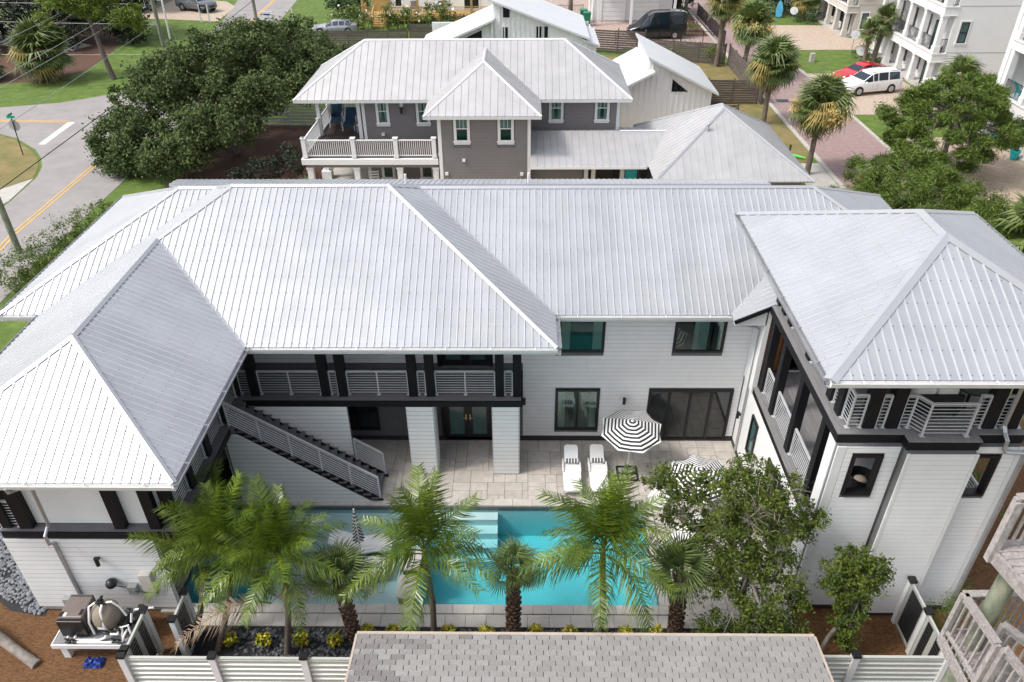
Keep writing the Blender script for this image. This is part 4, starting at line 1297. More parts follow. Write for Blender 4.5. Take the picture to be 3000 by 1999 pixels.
# ------------------------------------------------------------------ grey two-storey house behind
def hip_rect(par, x0, x1, y0, y1, z, p, m, pw, rib, ridge='x', caps='roof_white', screws=False, skip=()):
    if ridge == 'x':
        h = (y1 - y0) / 2
        A, B = (x0 + h, y0 + h, z + p * h), (x1 - h, y0 + h, z + p * h)
    else:
        h = (x1 - x0) / 2
        A, B = (x0 + h, y0 + h, z + p * h), (x0 + h, y1 - h, z + p * h)
    c = [(x0, y0, z), (x1, y0, z), (x1, y1, z), (x0, y1, z)]
    kw = dict(pw=pw, rib=rib, rh=0.03, rw=0.045, screws=screws)
    if ridge == 'x':
        if 'F' not in skip: roof_face(par, [c[0], c[1], B, A], m, (1, 0, 0), **kw)
        if 'R' not in skip: roof_face(par, [c[1], c[2], B], m, (0, 1, 0), **kw)
        if 'L' not in skip: roof_face(par, [c[3], c[0], A], m, (0, 1, 0), **kw)
        if 'B' not in skip: roof_face(par, [c[2], c[3], A, B], m, (1, 0, 0), joined=True, **kw)
    else:
        roof_face(par, [c[0], c[1], A], m, (1, 0, 0), **kw)
        if 'R' not in skip: roof_face(par, [c[1], c[2], B, A], m, (0, 1, 0), **kw)
        if 'L' not in skip: roof_face(par, [c[3], c[0], A, B], m, (0, 1, 0), **kw)
        if 'B' not in skip: roof_face(par, [c[2], c[3], B], m, (1, 0, 0), joined=True, **kw)
    F_, R_, L_, B_ = (0, -1, -p), (1, 0, -p), (-1, 0, -p), (0, 1, -p)
    if ridge == 'x':
        cap(par, A, B, F_, B_, caps)
        for a, b_, d1, d2, key in ((c[0], A, F_, L_, 'L'), (c[3], A, B_, L_, 'L'), (c[1], B, F_, R_, 'R'), (c[2], B, B_, R_, 'R')):
            cap(par, a, b_, d1, d2, caps)
    else:
        cap(par, A, B, L_, R_, caps)
        cap(par, c[0], A, F_, L_, caps)
        cap(par, c[1], A, F_, R_, caps)
        if 'B' not in skip:
            cap(par, c[2], B, R_, B_, caps)
            cap(par, c[3], B, L_, B_, caps)
    return A, B


gh = root('grey_house', 'two-storey grey clapboard house with pale metal roof and white balcony behind the white house', 'house', (-3, 47, 0))
RO = 'roof_metal_old'
hip_rect(gh, -13.45, 6.4, 44.8, 52.5, 5.6, 0.65, RO, 0.82, 0.41)
k_ = 0.65
kw = dict(pw=0.82, rib=0.41, rh=0.03, rw=0.045, screws=False)
roof_face(gh, [(-5.5, 41.75, 5.6), (1.04, 41.75, 5.6), (-2.23, 45.02, 7.73)], RO, (1, 0, 0), **kw)
roof_face(gh, [(-5.5, 41.75, 5.6), (-2.23, 45.02, 7.73), (-2.23, 48.07, 7.73), (-5.5, 44.8, 5.6)], RO, (0, 1, 0), **kw)
roof_face(gh, [(1.04, 41.75, 5.6), (1.04, 44.8, 5.6), (-2.23, 48.07, 7.73), (-2.23, 45.02, 7.73)], RO, (0, 1, 0), **kw)
cap(gh, (-5.5, 41.75, 5.6), (-2.23, 45.02, 7.73), (0, -1, -k_), (-1, 0, -k_), 'roof_white')
cap(gh, (1.04, 41.75, 5.6), (-2.23, 45.02, 7.73), (0, -1, -k_), (1, 0, -k_), 'roof_white')
cap(gh, (-2.23, 45.02, 7.73), (-2.23, 48.07, 7.73), (-1, 0, -k_), (1, 0, -k_), 'roof_white')
for a, b_ in (((-13.45, 44.8), (-5.5, 44.8)), ((1.04, 44.8), (6.4, 44.8)), ((-5.5, 41.75), (1.04, 41.75)), ((-13.45, 52.5), (-13.45, 44.8)), ((-5.5, 44.8), (-5.5, 41.75)), ((1.04, 41.75), (1.04, 44.8)), ((6.4, 44.8), (6.4, 52.5))):
    MB().bar((a[0], a[1], 5.50), (b_[0], b_[1], 5.50), 0.03, 0.16).build('fascia_board', 'roof_white', gh)
MB().box(-13.4, 6.35, 44.85, 52.4, 5.40, 5.42).box(-5.45, 1.0, 41.8, 44.9, 5.40, 5.419).build('soffit', 'white_paint', gh)
gw = MB().box(-9.6, 5.75, 45.62, 52.0, 0, 5.41).build('wall', 'joint_dark', gh)
siding(gw, walls(0, 45.61, 1, 0), -9.45, 5.65, 0.1, 5.4, 0.19, 'grey_siding', [(-8.85, -7.95, 3.72, 5.4), (-6.45, -5.5, 3.72, 5.4), (1.5, 2.53, 3.9, 5.4), (4.25, 5.25, 3.9, 5.4), (-4.75, 0.41, 0, 5.4)], proud=0.02, joined=True)
bay = MB().box(-4.75, 0.41, 42.32, 45.6, 0, 5.41).build('wall', 'joint_dark', gh, label='projecting grey bay with two windows')
siding(bay, walls(0, 42.31, 1, 0), -4.6, 0.28, 0.1, 5.4, 0.185, 'grey_siding', [(-3.95, -2.92, 3.75, 5.4), (-1.46, -0.42, 3.75, 5.4)], proud=0.02, joined=True)
siding(bay, walls(0.42, 42.3, 0, 1), 0.05, 3.3, 0.1, 5.4, 0.185, 'grey_siding', proud=0.02, joined=True)
for bx in ((-4.8, -4.6, 42.27, 42.31, 0.0, 5.4), (0.28, 0.46, 42.27, 42.31, 0, 5.4), (5.62, 5.8, 45.57, 45.61, 2.4, 5.4), (-9.65, -9.47, 45.57, 45.61, 0, 5.4)):
    MB().box(*bx).build('corner_trim', 'white_paint', gh)
WG, WB = walls(0, 45.61, 1, 0), walls(0, 42.31, 1, 0)
BARS = [('h', 0.5, 0, 0), ('v', 0.36, 0.5, 1), ('v', 0.64, 0.5, 1)]
for (W_, a, b_, z0) in ((WG, -8.7, -8.12, 3.98), (WG, -6.28, -5.68, 3.98), (WG, 1.68, 2.33, 4.15), (WG, 4.42, 5.08, 4.15), (WB, -3.78, -3.08, 4.02), (WB, -1.3, -0.6, 4.02), (WG, -8.72, -8.1, 0.5), (WG, -6.3, -5.65, 0.5)):
    window(gh, W_, a, b_, z0, z0 + (1.42 if z0 > 1 else 1.6), fm='white_paint', gm='glass_green', fw=0.05, bars=BARS, trim='white_paint', trimw=0.11, curtains=((0.12, 0.88, 0.52, 0.95),) if a in (-3.78, -1.3) else ((0.12, 0.34, 0.06, 0.95), (0.66, 0.88, 0.06, 0.95)))
for x, y, z in ((-3.38, 42.2, 2.9), (-4.41, 42.2, 2.09), (-0.05, 42.2, 2.06), (-8.48, 45.5, 3.3)):
    MB().box(x - 0.09, x + 0.09, y - 0.02, y + 0.10, z - 0.08, z + 0.08).build('wall_vent', 'white_paint', gh)
lm = MB().box(-7.33, -7.13, 45.55, 45.6, 4.55, 5.2).build('lamp_backplate', 'white_paint', gh)
MB().box(-7.31, -7.15, 45.38, 45.53, 4.6, 4.9).box(-7.33, -7.13, 45.36, 45.55, 4.9, 4.97).build('wall_lamp', 'black_metal', gh)
# balcony
bal = MB().box(-12.72, -4.9, 42.36, 52.0, 2.66, 2.955).build('balcony', 'white_paint', gh)
planks(bal, -12.65, -9.66, 42.5, 51.9, 2.99, 'y', 0.15, 'deck_brown')
planks(bal, -9.64, -4.95, 42.5, 45.55, 2.99, 'y', 0.15, 'deck_brown')
MB().box(-12.78, -4.86, 42.28, 42.355, 2.62, 2.94).box(-12.80, -12.73, 42.36, 52, 2.62, 2.94).build('balcony_fascia', 'white_paint', bal)
MB().box(-12.6, -4.9, 42.45, 42.7, 2.4, 2.61).box(-12.6, -12.4, 42.71, 52, 2.4, 2.61).build('beam', 'grey_siding', bal)


def baluster_rail(par, pts, z, h, m='white_paint', gap=0.115, bw=0.035, pw=0.16, posts=True, name='balustrade', cap_h=0.1):
    for (x0, y0), (x1, y1) in zip(pts, pts[1:]):
        L_ = math.hypot(x1 - x0, y1 - y0)
        r = MB().bar((x0, y0, z + h - 0.12), (x1, y1, z + h - 0.12), 0.09, 0.06).bar((x0, y0, z + 0.1), (x1, y1, z + 0.1), 0.06, 0.06).build(name, m, par)
        n = max(2, int(L_ / gap))
        bb = MB()
        for i in range(1, n):
            x, y = x0 + (x1 - x0) * i / n, y0 + (y1 - y0) * i / n
            bb.box(x - bw / 2, x + bw / 2, y - bw / 2, y + bw / 2, z + 0.13, z + h - 0.15)
        stuff(bb.build('balusters', m, r))
        if posts:
            for x, y in (((x0, y0), (x1, y1)) if (x0, y0) == pts[0] else ((x1, y1),)):
                w = pw / 2
                MB().box(x - w, x + w, y - w, y + w, z, z + h).box(x - w - 0.03, x + w + 0.03, y - w - 0.03, y + w + 0.03, z + h + 0.001, z + h + 0.04).box(x - w - 0.015, x + w + 0.015, y - w - 0.015, y + w + 0.015, z + 0.001, z + 0.16).build('railing_post', m, r)


baluster_rail(gh, [(-12.55, 42.5), (-9.72, 42.5), (-7.28, 42.5), (-5.08, 42.5)], 3.0, 1.12, pw=0.24)
baluster_rail(gh, [(-12.55, 42.5), (-12.5, 46.0), (-12.5, 48.7), (-12.5, 51.7), (-9.8, 51.7)], 3.0, 1.12, pw=0.12)
for x, y in ((-12.42, 46.2), (-12.42, 48.8), (-12.42, 51.6), (-9.86, 45.75)):
    MB().box(x - 0.11, x + 0.11, y - 0.11, y + 0.11, 3.0, 5.4).build('porch_post', 'white_paint', gh)
for x in (-12.4, -9.68, -7.15, -5.05):
    MB().box(x - 0.16, x + 0.16, 42.42, 42.74, 0, 2.3).box(x - 0.2, x + 0.2, 42.38, 42.78, 2.301, 2.4).build('porch_pier', 'white_paint', gh)
for x in (-12.4, ):
    MB().box(x - 0.16, x + 0.16, 46, 46.3, 0.8, 2.4).box(x - 0.3, x + 0.3, 45.85, 46.45, 0, 0.8).build('porch_pier', 'white_paint', gh)
MB().box(-12.3, -9.8, 43, 52, -0.05, 0.3).build('porch_floor', 'concrete', gh)
# breezeway and garage
br = roof_face(gh, [(0.42, 41.2, 2.9), (7.1, 41.2, 2.9), (9.2, 44.75, 3.75), (0.42, 44.75, 3.75)], RO, (1, 0, 0), **kw)
roof_face(gh, [(0.42, 44.75, 3.75), (9.2, 44.75, 3.75), (7.5, 47.6, 3.0), (0.42, 47.6, 3.0)], RO, (1, 0, 0), joined=True, **kw)
cap(gh, (5.8, 44.75, 3.75), (9.0, 44.75, 3.75), (0, -1, -0.24), (0, 1, -0.24), 'roof_white')
MB().box(0.43, 7.0, 41.17, 41.2, 2.76, 2.9).build('fascia_board', 'white_paint', gh)
bwall = MB().box(0.43, 3.55, 43.0, 43.2, 0, 3.0).build('wall', 'grey_siding', gh)
siding(bwall, walls(0, 42.99, 1, 0), 0.45, 3.5, 0.1, 3.0, 0.19, 'grey_siding', proud=0.02, joined=True)
for x in (3.62, 4.05, 5.75):
    MB().box(x, x + 0.24, 42.9, 43.14, 0, 3.0).build('porch_post', 'white_paint', gh)
MB().box(3.7, 7.3, 46.0, 46.2, 0, 3.0).build('wall', 'grey_siding', gh)
window(gh, walls(0, 45.99, 1, 0), 4.4, 5.4, 0.6, 2.4, fm='white_paint', gm='glass_green', fw=0.07, bars=[('h', 0.6, 0, 0), ('v', 0.5, 0.6, 1)])
tag(MB().box(6.05, 6.75, 43.0, 43.06, 0.5, 2.1).build('beach_towel', 'turquoise'), 'turquoise beach towel hanging in the breezeway of the grey house', 'towel')
hip_rect(gh, 7.1, 15.7, 39.0, 48.3, 2.9, 0.62, RO, 0.82, 0.41, ridge='y', caps='roof_metal_trim')
MB().box(7.6, 15.2, 39.6, 47.8, 0, 2.85).build('wall', 'grey_siding', gh)
MB().cyl((10.3, 41.9, 4.7), (10.3, 41.9, 5.05), 0.06).ball((10.3, 41.9, 5.08), 0.09, n=8, m=5).build('vent_pipe', 'gutter', gh)

# ------------------------------------------------------------------ white sheds with split roofs
def slab_roof(par, pts, m='roof_white', th=0.16, name='roof'):
    return MB().prism(pts, (0, 0, -th)).build(name, m, par)


def batten_wall(par, pts_top, y, zb=0.0, m='white_board', step=0.4, thick=0.12, x_skip=()):
    """pts_top: list (x, z) along the roofline; front face at y"""
    P = [(pts_top[0][0], y, zb)] + [(x, y, z) for x, z in pts_top] + [(pts_top[-1][0], y, zb)]
    w = MB().prism(P, (0, thick, 0)).build('wall', m, par)
    bb = MB()
    x = pts_top[0][0] + 0.02
    while x < pts_top[-1][0]:
        for (a, za), (b_, zb2) in zip(pts_top, pts_top[1:]):
            if a <= x <= b_ and b_ - a > 1e-3:
                z = za + (zb2 - za) * (x - a) / (b_ - a)
                if not any(p < x < q for p, q in x_skip):
                    bb.box(x - 0.035, x + 0.035, y - 0.07, y - 0.001, zb, z - 0.05)
                break
        x += step
    stuff(bb.build('battens', m, w))
    return w


sh = root('white_shed', 'white board-and-batten shed with two offset lean-to roofs and a triangular window', 'shed', (10, 59, 0))
slab_roof(sh, [(8.84, 55.6, 5.3), (14.1, 55.6, 2.75), (14.1, 63.0, 2.75), (8.84, 63.2, 5.3)])
slab_roof(sh, [(4.6, 55.6, 1.9), (9.4, 55.6, 4.3), (9.0, 55.6, 4.3), (9.0, 63.0, 4.3), (4.6, 63.0, 1.9)][:2] + [(9.4, 56.3, 4.3), (9.0, 56.3, 4.28), (9.0, 63.0, 4.28), (4.6, 63.0, 1.9)])
batten_wall(sh, [(4.9, 2.0), (9.1, 4.1), (9.11, 5.0), (13.75, 2.75)], 56.35)
MB().box(9.05, 9.15, 56.5, 62.8, 3.0, 5.1).box(4.9, 13.7, 62.6, 62.8, 0, 2.5).box(13.6, 13.72, 56.48, 62.6, 0, 2.7).build('wall', 'white_board', sh, label='high side wall between the two roofs')
tri = MB().prism([(10.72, 56.30, 2.62), (12.25, 56.30, 2.62), (10.72, 56.30, 3.75)], (0, 0.04, 0)).build('window', 'white_paint', sh)
MB().prism([(10.80, 56.28, 2.70), (12.0, 56.28, 2.70), (10.80, 56.28, 3.6)], (0, 0.015, 0)).build('pane', 'glass_dark', tri)

cot = root('white_cottage', 'white board-and-batten cottage with offset white roofs beyond the grey house', 'house', (0, 70, 0))
slab_roof(cot, [(-8.7, 65.6, 3.2), (-2.3, 65.6, 5.85), (-2.3, 72.4, 5.85), (-8.7, 72.4, 3.2)])
slab_roof(cot, [(-2.75, 65.6, 7.35), (5.5, 65.6, 4.35), (5.5, 74.5, 4.35), (-2.75, 74.5, 7.35)])
slab_roof(cot, [(4.9, 65.8, 4.25), (6.35, 65.8, 3.75), (6.35, 72, 3.75), (4.9, 72, 4.25)])
batten_wall(cot, [(-8.3, 3.2), (-2.25, 5.70), (-2.24, 6.98), (5.35, 4.22), (5.36, 4.0), (6.1, 3.72)], 66.2)
MB().box(-2.4, -2.26, 66.33, 74.2, 5.0, 6.95).box(6.0, 6.1, 66.33, 74, 0, 3.7).box(-8.3, 6, 74.0, 74.2, 0, 3.9).build('wall', 'white_board', cot, label='side walls of the cottage')
MB().box(-2.6, -2.4, 65.9, 66.1, 0, 5.9).build('downspout', 'white_paint', cot)
WC = walls(0, 66.18, 1, 0)
wz = MB().prism([(-1.68, 66.14, 5.78), (-0.98, 66.14, 5.78), (-0.98, 66.14, 6.52), (-1.68, 66.14, 6.85)], (0, 0.04, 0)).build('window', 'white_paint', cot)
MB().prism([(-1.6, 66.12, 5.86), (-1.06, 66.12, 5.86), (-1.06, 66.12, 6.45), (-1.6, 66.12, 6.72)], (0, 0.015, 0)).build('pane', 'glass_dark', wz)
window(cot, WC, -1.68, -1.14, 4.1, 5.18, fm='white_paint', fw=0.07)
window(cot, WC, 1.03, 2.15, 4.05, 5.25, fm='white_paint', fw=0.08, mull=(0.5,))
window(cot, WC, 4.4, 5.6, 2.6, 3.4, fm='white_paint', fw=0.08)
tg = MB().prism([(-5.2, 66.14, 4.15), (-3.3, 66.14, 4.15), (-3.3, 66.14, 5.0)], (0, 0.04, 0)).build('window', 'white_paint', cot)
MB().prism([(-4.95, 66.12, 4.2), (-3.36, 66.12, 4.2), (-3.36, 66.12, 4.9)], (0, 0.015, 0)).build('pane', 'glass_dark', tg)

# ------------------------------------------------------------------ fences
def slat_fence(label, pts, h=1.8, m='grey_wood', name='slat_fence', bh=0.14, gap=0.02, post=2.2, z=-0.05, group=None, posts_front=False):
    r = root(name, label, 'fence', (pts[0][0], pts[0][1], 0), group)
    for (x0, y0), (x1, y1) in zip(pts, pts[1:]):
        L_ = math.hypot(x1 - x0, y1 - y0)
        n = max(1, round(L_ / post))
        dx, dy = (x1 - x0) / L_, (y1 - y0) / L_
        for i in range(n + 1):
            x, y = x0 + (x1 - x0) * i / n, y0 + (y1 - y0) * i / n
            ox, oy = (-dy * 0.07, dx * 0.07)
            if posts_front:
                ox, oy = -ox, -oy
            MB().box(x + ox - 0.05, x + ox + 0.05, y + oy - 0.05, y + oy + 0.05, z, z + h + 0.03).build('fence_post', m, r)
        for i in range(n):
            a = (x0 + (x1 - x0) * i / n, y0 + (y1 - y0) * i / n)
            b_ = (x0 + (x1 - x0) * (i + 1) / n, y0 + (y1 - y0) * (i + 1) / n)
            zz = z + 0.08
            while zz + bh < z + h + 0.02:
                j = random.uniform(-0.006, 0.006)
                MB().bar((a[0] + dx * 0.01, a[1] + dy * 0.01, zz + bh / 2 + j), (b_[0] - dx * 0.01, b_[1] - dy * 0.01, zz + bh / 2 - j), 0.025, bh).build('fence_board', m, r)
                zz += bh + gap
    return r


slat_fence('dark horizontal board fence with wide gaps between the grey house and the shed', [(6.2, 57), (16.0, 57)], 1.85, 'brown_wood', bh=0.13, gap=0.09, post=2.2, posts_front=True)
slat_fence('weathered dark fence stepping down beside the grey verge', [(14.9, 62.4), (18.9, 62.2)], 2.0, 'grey_wood', bh=0.16, gap=0.025)
slat_fence('grey board fence along the alley behind the palms', [(19.2, 62.2), (19.2, 74.3)], 1.9, 'grey_wood', bh=0.16, gap=0.02, posts_front=True)
slat_fence('grey board fence across the yard in front of the black van', [(12.0, 76.5), (18.9, 74.4)], 1.9, 'grey_wood', bh=0.16, gap=0.02)
slat_fence('grey board fence with open top boards beside the white cottage', [(6.8, 79.5), (11.9, 78.2)], 2.3, 'grey_wood', bh=0.16, gap=0.05)
slat_fence('long weathered plank fence behind the big oak', [(-21.5, 80.2), (-11.5, 80.2)], 2.0, 'grey_wood', bh=0.18, gap=0.03)
slat_fence('raised weathered plank fence beside the white cottage roof', [(-11.5, 82.0), (-6.0, 82.0)], 2.2, 'grey_wood', bh=0.18, gap=0.03)
slat_fence('pale slatted fence showing through the oak leaves', [(-22.2, 57.2), (-13.2, 57.2)], 1.9, 'white_paint', bh=0.09, gap=0.14)


def iron_fence(label, pts, h=1.25, z=-0.03, par=None, name='iron_fence', gap=0.13):
    r = par or root(name, label, 'fence', (pts[0][0], pts[0][1], 0))
    for (x0, y0), (x1, y1) in zip(pts, pts[1:]):
        L_ = math.hypot(x1 - x0, y1 - y0)
        rl = MB().bar((x0, y0, z + h - 0.03), (x1, y1, z + h - 0.03), 0.04, 0.04).bar((x0, y0, z + 0.12), (x1, y1, z + 0.12), 0.035, 0.035).build('fence_rail' if par is None else 'railing', 'black_metal', r)
        n = max(2, int(L_ / gap))
        bb = MB()
        for i in range(n + 1):
            x, y = x0 + (x1 - x0) * i / n, y0 + (y1 - y0) * i / n
            bb.box(x - 0.011, x + 0.011, y - 0.011, y + 0.011, z + 0.14, z + h - 0.05)
        stuff(bb.build('pickets', 'black_metal', rl))
        if par is None:
            k = max(1, round(L_ / 2.4))
            for i in range(k + 1):
                x, y = x0 + (x1 - x0) * i / k, y0 + (y1 - y0) * i / k
                MB().box(x - 0.035, x + 0.035, y - 0.035, y + 0.035, z, z + h + 0.05).build('fence_post', 'black_metal', r)
    return r


iron_fence('black iron picket fence round the forecourt of the garage house', [(9.5, 82.3), (20.5, 81.7), (20.5, 96.2), (17.5, 96.4)], 1.4)
iron_fence('small black iron gate fence beside the green bins', [(3.5, 95.5), (7.0, 95.5)], 1.4)

# ------------------------------------------------------------------ garage house, porch house, far left cottage
g4 = root('garage_house', 'pale grey garage house with two white roller doors behind the black van', 'house', (12.5, 96, 0))
gwall = MB().box(8.0, 17.0, 93.7, 100, 0, 6).build('wall', 'stucco_condo', g4)
siding(gwall, walls(0, 93.69, 1, 0), 8.0, 17.0, 0.0, 4.5, 0.2, 'stucco_condo', [(8.9, 11.7, 0, 2.4), (12.6, 15.5, 0, 2.4)], joined=True, proud=0.02)
for a, b_ in ((9.05, 11.55), (12.75, 15.35)):
    d = MB().box(a - 0.15, a, 93.55, 93.68, 0, 2.45).box(b_, b_ + 0.15, 93.55, 93.68, 0, 2.45).box(a - 0.15, b_ + 0.15, 93.55, 93.68, 2.451, 2.6).build('garage_door', 'white_paint', g4)
    for i in range(5):
        MB().box(a + 0.004, b_ - 0.004, 93.6, 93.67, 0.02 + i * 0.485, 0.02 + (i + 1) * 0.485 - 0.02).build('door_panel', 'white_paint', d)
for x in (8.3, 12.0, 16.8):
    MB().box(x, x + 0.25, 91.4, 91.65, 0, 4.5).build('porch_post', 'white_paint', g4)
MB().box(8.0, 17.2, 91.3, 93.6, 4.5, 4.8).build('porch_beam', 'white_paint', g4)

ph = root('porch_house', 'pale blue-grey clapboard house with a new yellow timber porch and steps', 'house', (-11, 96, 0))
pw_ = MB().box(-16.6, -2.2, 95.6, 103, 0.6, 6).build('wall', 'stucco_condo', ph)
siding(pw_, walls(0, 95.59, 1, 0), -16.6, -2.2, 0.7, 4.5, 0.17, 'white_board', joined=True, proud=0.02)
planks(ph, -18.3, -2.3, 92.6, 95.5, 0.85, 'x', 0.2, 'porch_wood')
MB().box(-18.3, -2.3, 92.5, 92.58, 0.3, 0.84).build('porch_fascia', 'porch_wood', ph)
baluster_rail(ph, [(-15.2, 92.7), (-11.9, 92.7), (-9.0, 92.7), (-5.8, 92.7), (-2.4, 92.7)], 0.86, 1.0, 'porch_wood', gap=0.16, bw=0.045, pw=0.14)
baluster_rail(ph, [(-18.2, 95.5), (-18.2, 92.7), (-17.0, 92.7)], 0.86, 1.0, 'porch_wood', gap=0.16, bw=0.045, pw=0.14)
for x in (-18.15, -15.15, -11.9, -9.0, -5.8, -2.4):
    MB().box(x - 0.12, x + 0.12, 92.62, 92.86, 0.86, 4.0).build('porch_post', 'porch_wood', ph)
for i in range(5):
    MB().box(-16.8, -15.4, 90.5 + i * 0.38, 90.86 + i * 0.38, i * 0.17, 0.16 + i * 0.17).build('step', 'porch_wood', ph)
for x in (-16.85, -15.35):
    MB().box(x - 0.08, x + 0.08, 90.3, 90.46, 0, 1.3).bar((x, 90.4, 1.2), (x, 92.6, 1.9), 0.1, 0.06).build('stair_railing', 'porch_wood', ph)
WP = walls(0, 95.57, 1, 0)
window(ph, WP, -6.9, -5.0, 0.9, 3.0, fm='white_paint', gm='glass_dark', fw=0.12, mull=(0.5,))
for a in (-16.2, -14.9):
    window(ph, WP, a, a + 0.9, 1.2, 3.0, fm='white_paint', gm='glass_dark', fw=0.12)
MB().box(-17.5, -15.7, 95.3, 95.56, 0.86, 3.2).build('door_surround', 'porch_wood', ph)

lc = root('white_cottage', 'small pale grey clapboard cottage with a stone base across the road', 'house', (-52, 103, 0))
lcw = MB().box(-62, -46.1, 99.0, 110, 0.5, 5).build('wall', 'stucco_condo', lc)
siding(lcw, walls(0, 98.98, 1, 0), -62, -46.1, 0.55, 4.5, 0.22, 'white_board', joined=True)
siding(lcw, walls(-46.08, 99, 0, 1), 0, 11, 0.55, 4.5, 0.22, 'white_board', joined=True)
MB().box(-62, -46.0, 98.9, 110, -0.05, 0.5).build('stone_base', 'bark_grey', lc)
window(lc, walls(0, 98.95, 1, 0), -48.9, -48.0, 1.3, 2.9, fm='white_paint', gm='glass_dark', fw=0.09, bars=[('h', 0.5, 0, 0), ('h', 0.25, 0, 0), ('h', 0.75, 0, 0), ('v', 0.5, 0, 1)])
slab_roof(lc, [(-62.5, 98.2, 4.9), (-45.5, 98.2, 4.9), (-45.5, 104.5, 7.5), (-62.5, 104.5, 7.5)], 'roof_metal_old')


# ------------------------------------------------------------------ white stucco condominiums on the right
def condo(label, F, ya, yb, cols, m, floors=3, side='near', depth=15, loc=None):
    r = root('condominium', label, 'building', (F + depth / 2, (ya + yb) / 2, 0))
    inn = F + 1.15
    s1 = MB().box(inn, F + depth, ya + 1.2, yb - 0.01, -0.05, 10.2).box(F + 1.0, F + depth, ya, ya + 1.19, -0.05, 10.2)
    s1.build('wall', m, r)
    for k in range(floors):
        zb, zt = (2.36, 2.95) if k == 0 else ((5.96, 6.55) if k == 1 else (9.5, 10.2))
        sl = MB().box(F - 0.02, inn - 0.01, ya - 0.02, yb, zb, zt)
        sl.build('floor_slab', m, r)
        MB().box(F - 0.08, inn - 0.02, ya - 0.08, yb, zt - 0.0, zt + 0.05).box(F - 0.06, inn - 0.02, ya - 0.06, yb, zb - 0.06, zb - 0.001).build('cornice', 'white_paint', r)
    for z in (3.05, 6.62):
        MB().box(F + 1.05, F + depth, ya - 0.012, ya - 0.001, z, z + 0.035).build('wall_groove', 'grey_box', r)
    zbs = [(0.1, 2.3), (3.001, 5.9), (6.601, 9.45)]
    for (z0, z1) in zbs:
        for cy_ in cols:
            MB().box(F, F + 0.42, cy_, cy_ + 0.42, z0, z1).box(F - 0.05, F + 0.47, cy_ - 0.05, cy_ + 0.47, z0, z0 + 0.55).box(F - 0.05, F + 0.47, cy_ - 0.05, cy_ + 0.47, z1 - 0.12, z1 - 0.001).build('column', m, r)
    MB().box(F - 0.1, inn - 0.01, ya - 0.05, yb, -0.05, 0.12).build('porch_floor', 'concrete', r)
    for z in (3.0, 6.6):
        for a, b_ in zip(cols, cols[1:]):
            iron_fence('', [(F + 0.2, a + 0.43), (F + 0.2, b_ - 0.01)], 1.1, z, par=r, gap=0.12)
        iron_fence('', [(F + 0.43, ya + 0.15), (inn - 0.02, ya + 0.15)], 1.1, z, par=r, gap=0.12)
    Wf = walls(inn - 0.01, 0, 0, -1)
    for i, (a, b_) in enumerate(zip(cols, cols[1:])):
        c = (a + b_) / 2 + 0.2
        for z in (0.6, 3.6, 7.2):
            if i == 0 and z < 4:
                window(r, Wf, -c - 0.45, -c + 0.45, z - 0.5, z + 1.9, fm='black_metal', gm='glass_teal', fw=0.09, name='door')
            else:
                window(r, Wf, -c - 0.6, -c + 0.6, z + 0.1, z + 1.7, fm='black_metal', gm='glass_dark', fw=0.07, mull=(0.5,), bars=[('h', 0.5, 0, 0)], trim='white_paint', trimw=0.1)
    Ws = walls(0, ya - 0.001, 1, 0)
    window(r, Ws, F + 1.62, F + 2.28, 3.83, 5.45, fm='black_metal', gm='curtain' if False else 'glass_teal', fw=0.05, bars=[('h', 0.5, 0, 0)], trim='white_paint')
    window(r, Ws, F + 1.65, F + 2.32, 0.75, 2.3, fm='black_metal', gm='glass_teal', fw=0.05, bars=[('h', 0.5, 0, 0)], trim='white_paint')
    Wn = walls(0, ya + 1.18, 1, 0)
    for z in (0.3, 3.1, 6.7):
        for a in (F + 0.12, F + 0.60):
            if z < 1 and a < F + 0.3:
                pass
            fr_ = MB().box(a, a + 0.4, ya + 1.14, ya + 1.20, z, z + 2.3).build('window', 'black_metal', r)
            MB().box(a + 0.05, a + 0.35, ya + 1.12, ya + 1.14, z + 0.1, z + 2.2).build('pane', 'glass_teal', fr_)
    return r


condo('white stucco condominium with columns and black railings behind the parked cars', 33.7, 65.7, 80.0, [65.72, 68.6, 71.4, 74.1, 77.0], 'stucco_condo')
condo('beige stucco condominium with square porch columns at the far end of the court', 33.7, 85.4, 98.0, [85.45, 88.1, 90.7, 93.5], 'stucco_tan')
r3 = root('condominium', 'nearest pale condominium at the right edge with a turquoise chair on its balcony', 'building', (40, 45, 0))
F = 33.4
MB().box(F + 1.6, F + 14, 30, 55.4, -0.05, 10.2).box(F, F + 1.59, 54.9, 55.4, -0.05, 10.2).build('wall', 'stucco_condo', r3)
for zb, zt in ((2.36, 2.95), (5.96, 6.55), (9.5, 10.2)):
    MB().box(F - 0.02, F + 1.58, 30, 54.88, zb, zt).build('floor_slab', 'stucco_condo', r3)
    MB().box(F - 0.08, F + 1.57, 30, 54.87, zt, zt + 0.05).build('cornice', 'white_paint', r3)
MB().box(F - 0.1, F + 1.58, 30, 54.88, -0.05, 0.12).build('porch_floor', 'concrete', r3)
for cy_ in (54.4, 51.7, 49.0, 46.2):
    for z0, z1 in ((0.121, 2.35), (3.001, 5.95), (6.601, 9.45)):
        MB().box(F, F + 0.42, cy_, cy_ + 0.42, z0, z1).box(F - 0.05, F + 0.47, cy_ - 0.05, cy_ + 0.47, z0, z0 + 0.5).build('column', 'stucco_condo', r3)
for z in (3.0, 6.6):
    for a, b_ in ((52.13, 54.39), (49.43, 51.69), (46.63, 48.99)):
        iron_fence('', [(F + 0.2, a), (F + 0.2, b_)], 1.1, z, par=r3, gap=0.12)
W3_ = walls(F + 1.59, 0, 0, -1)
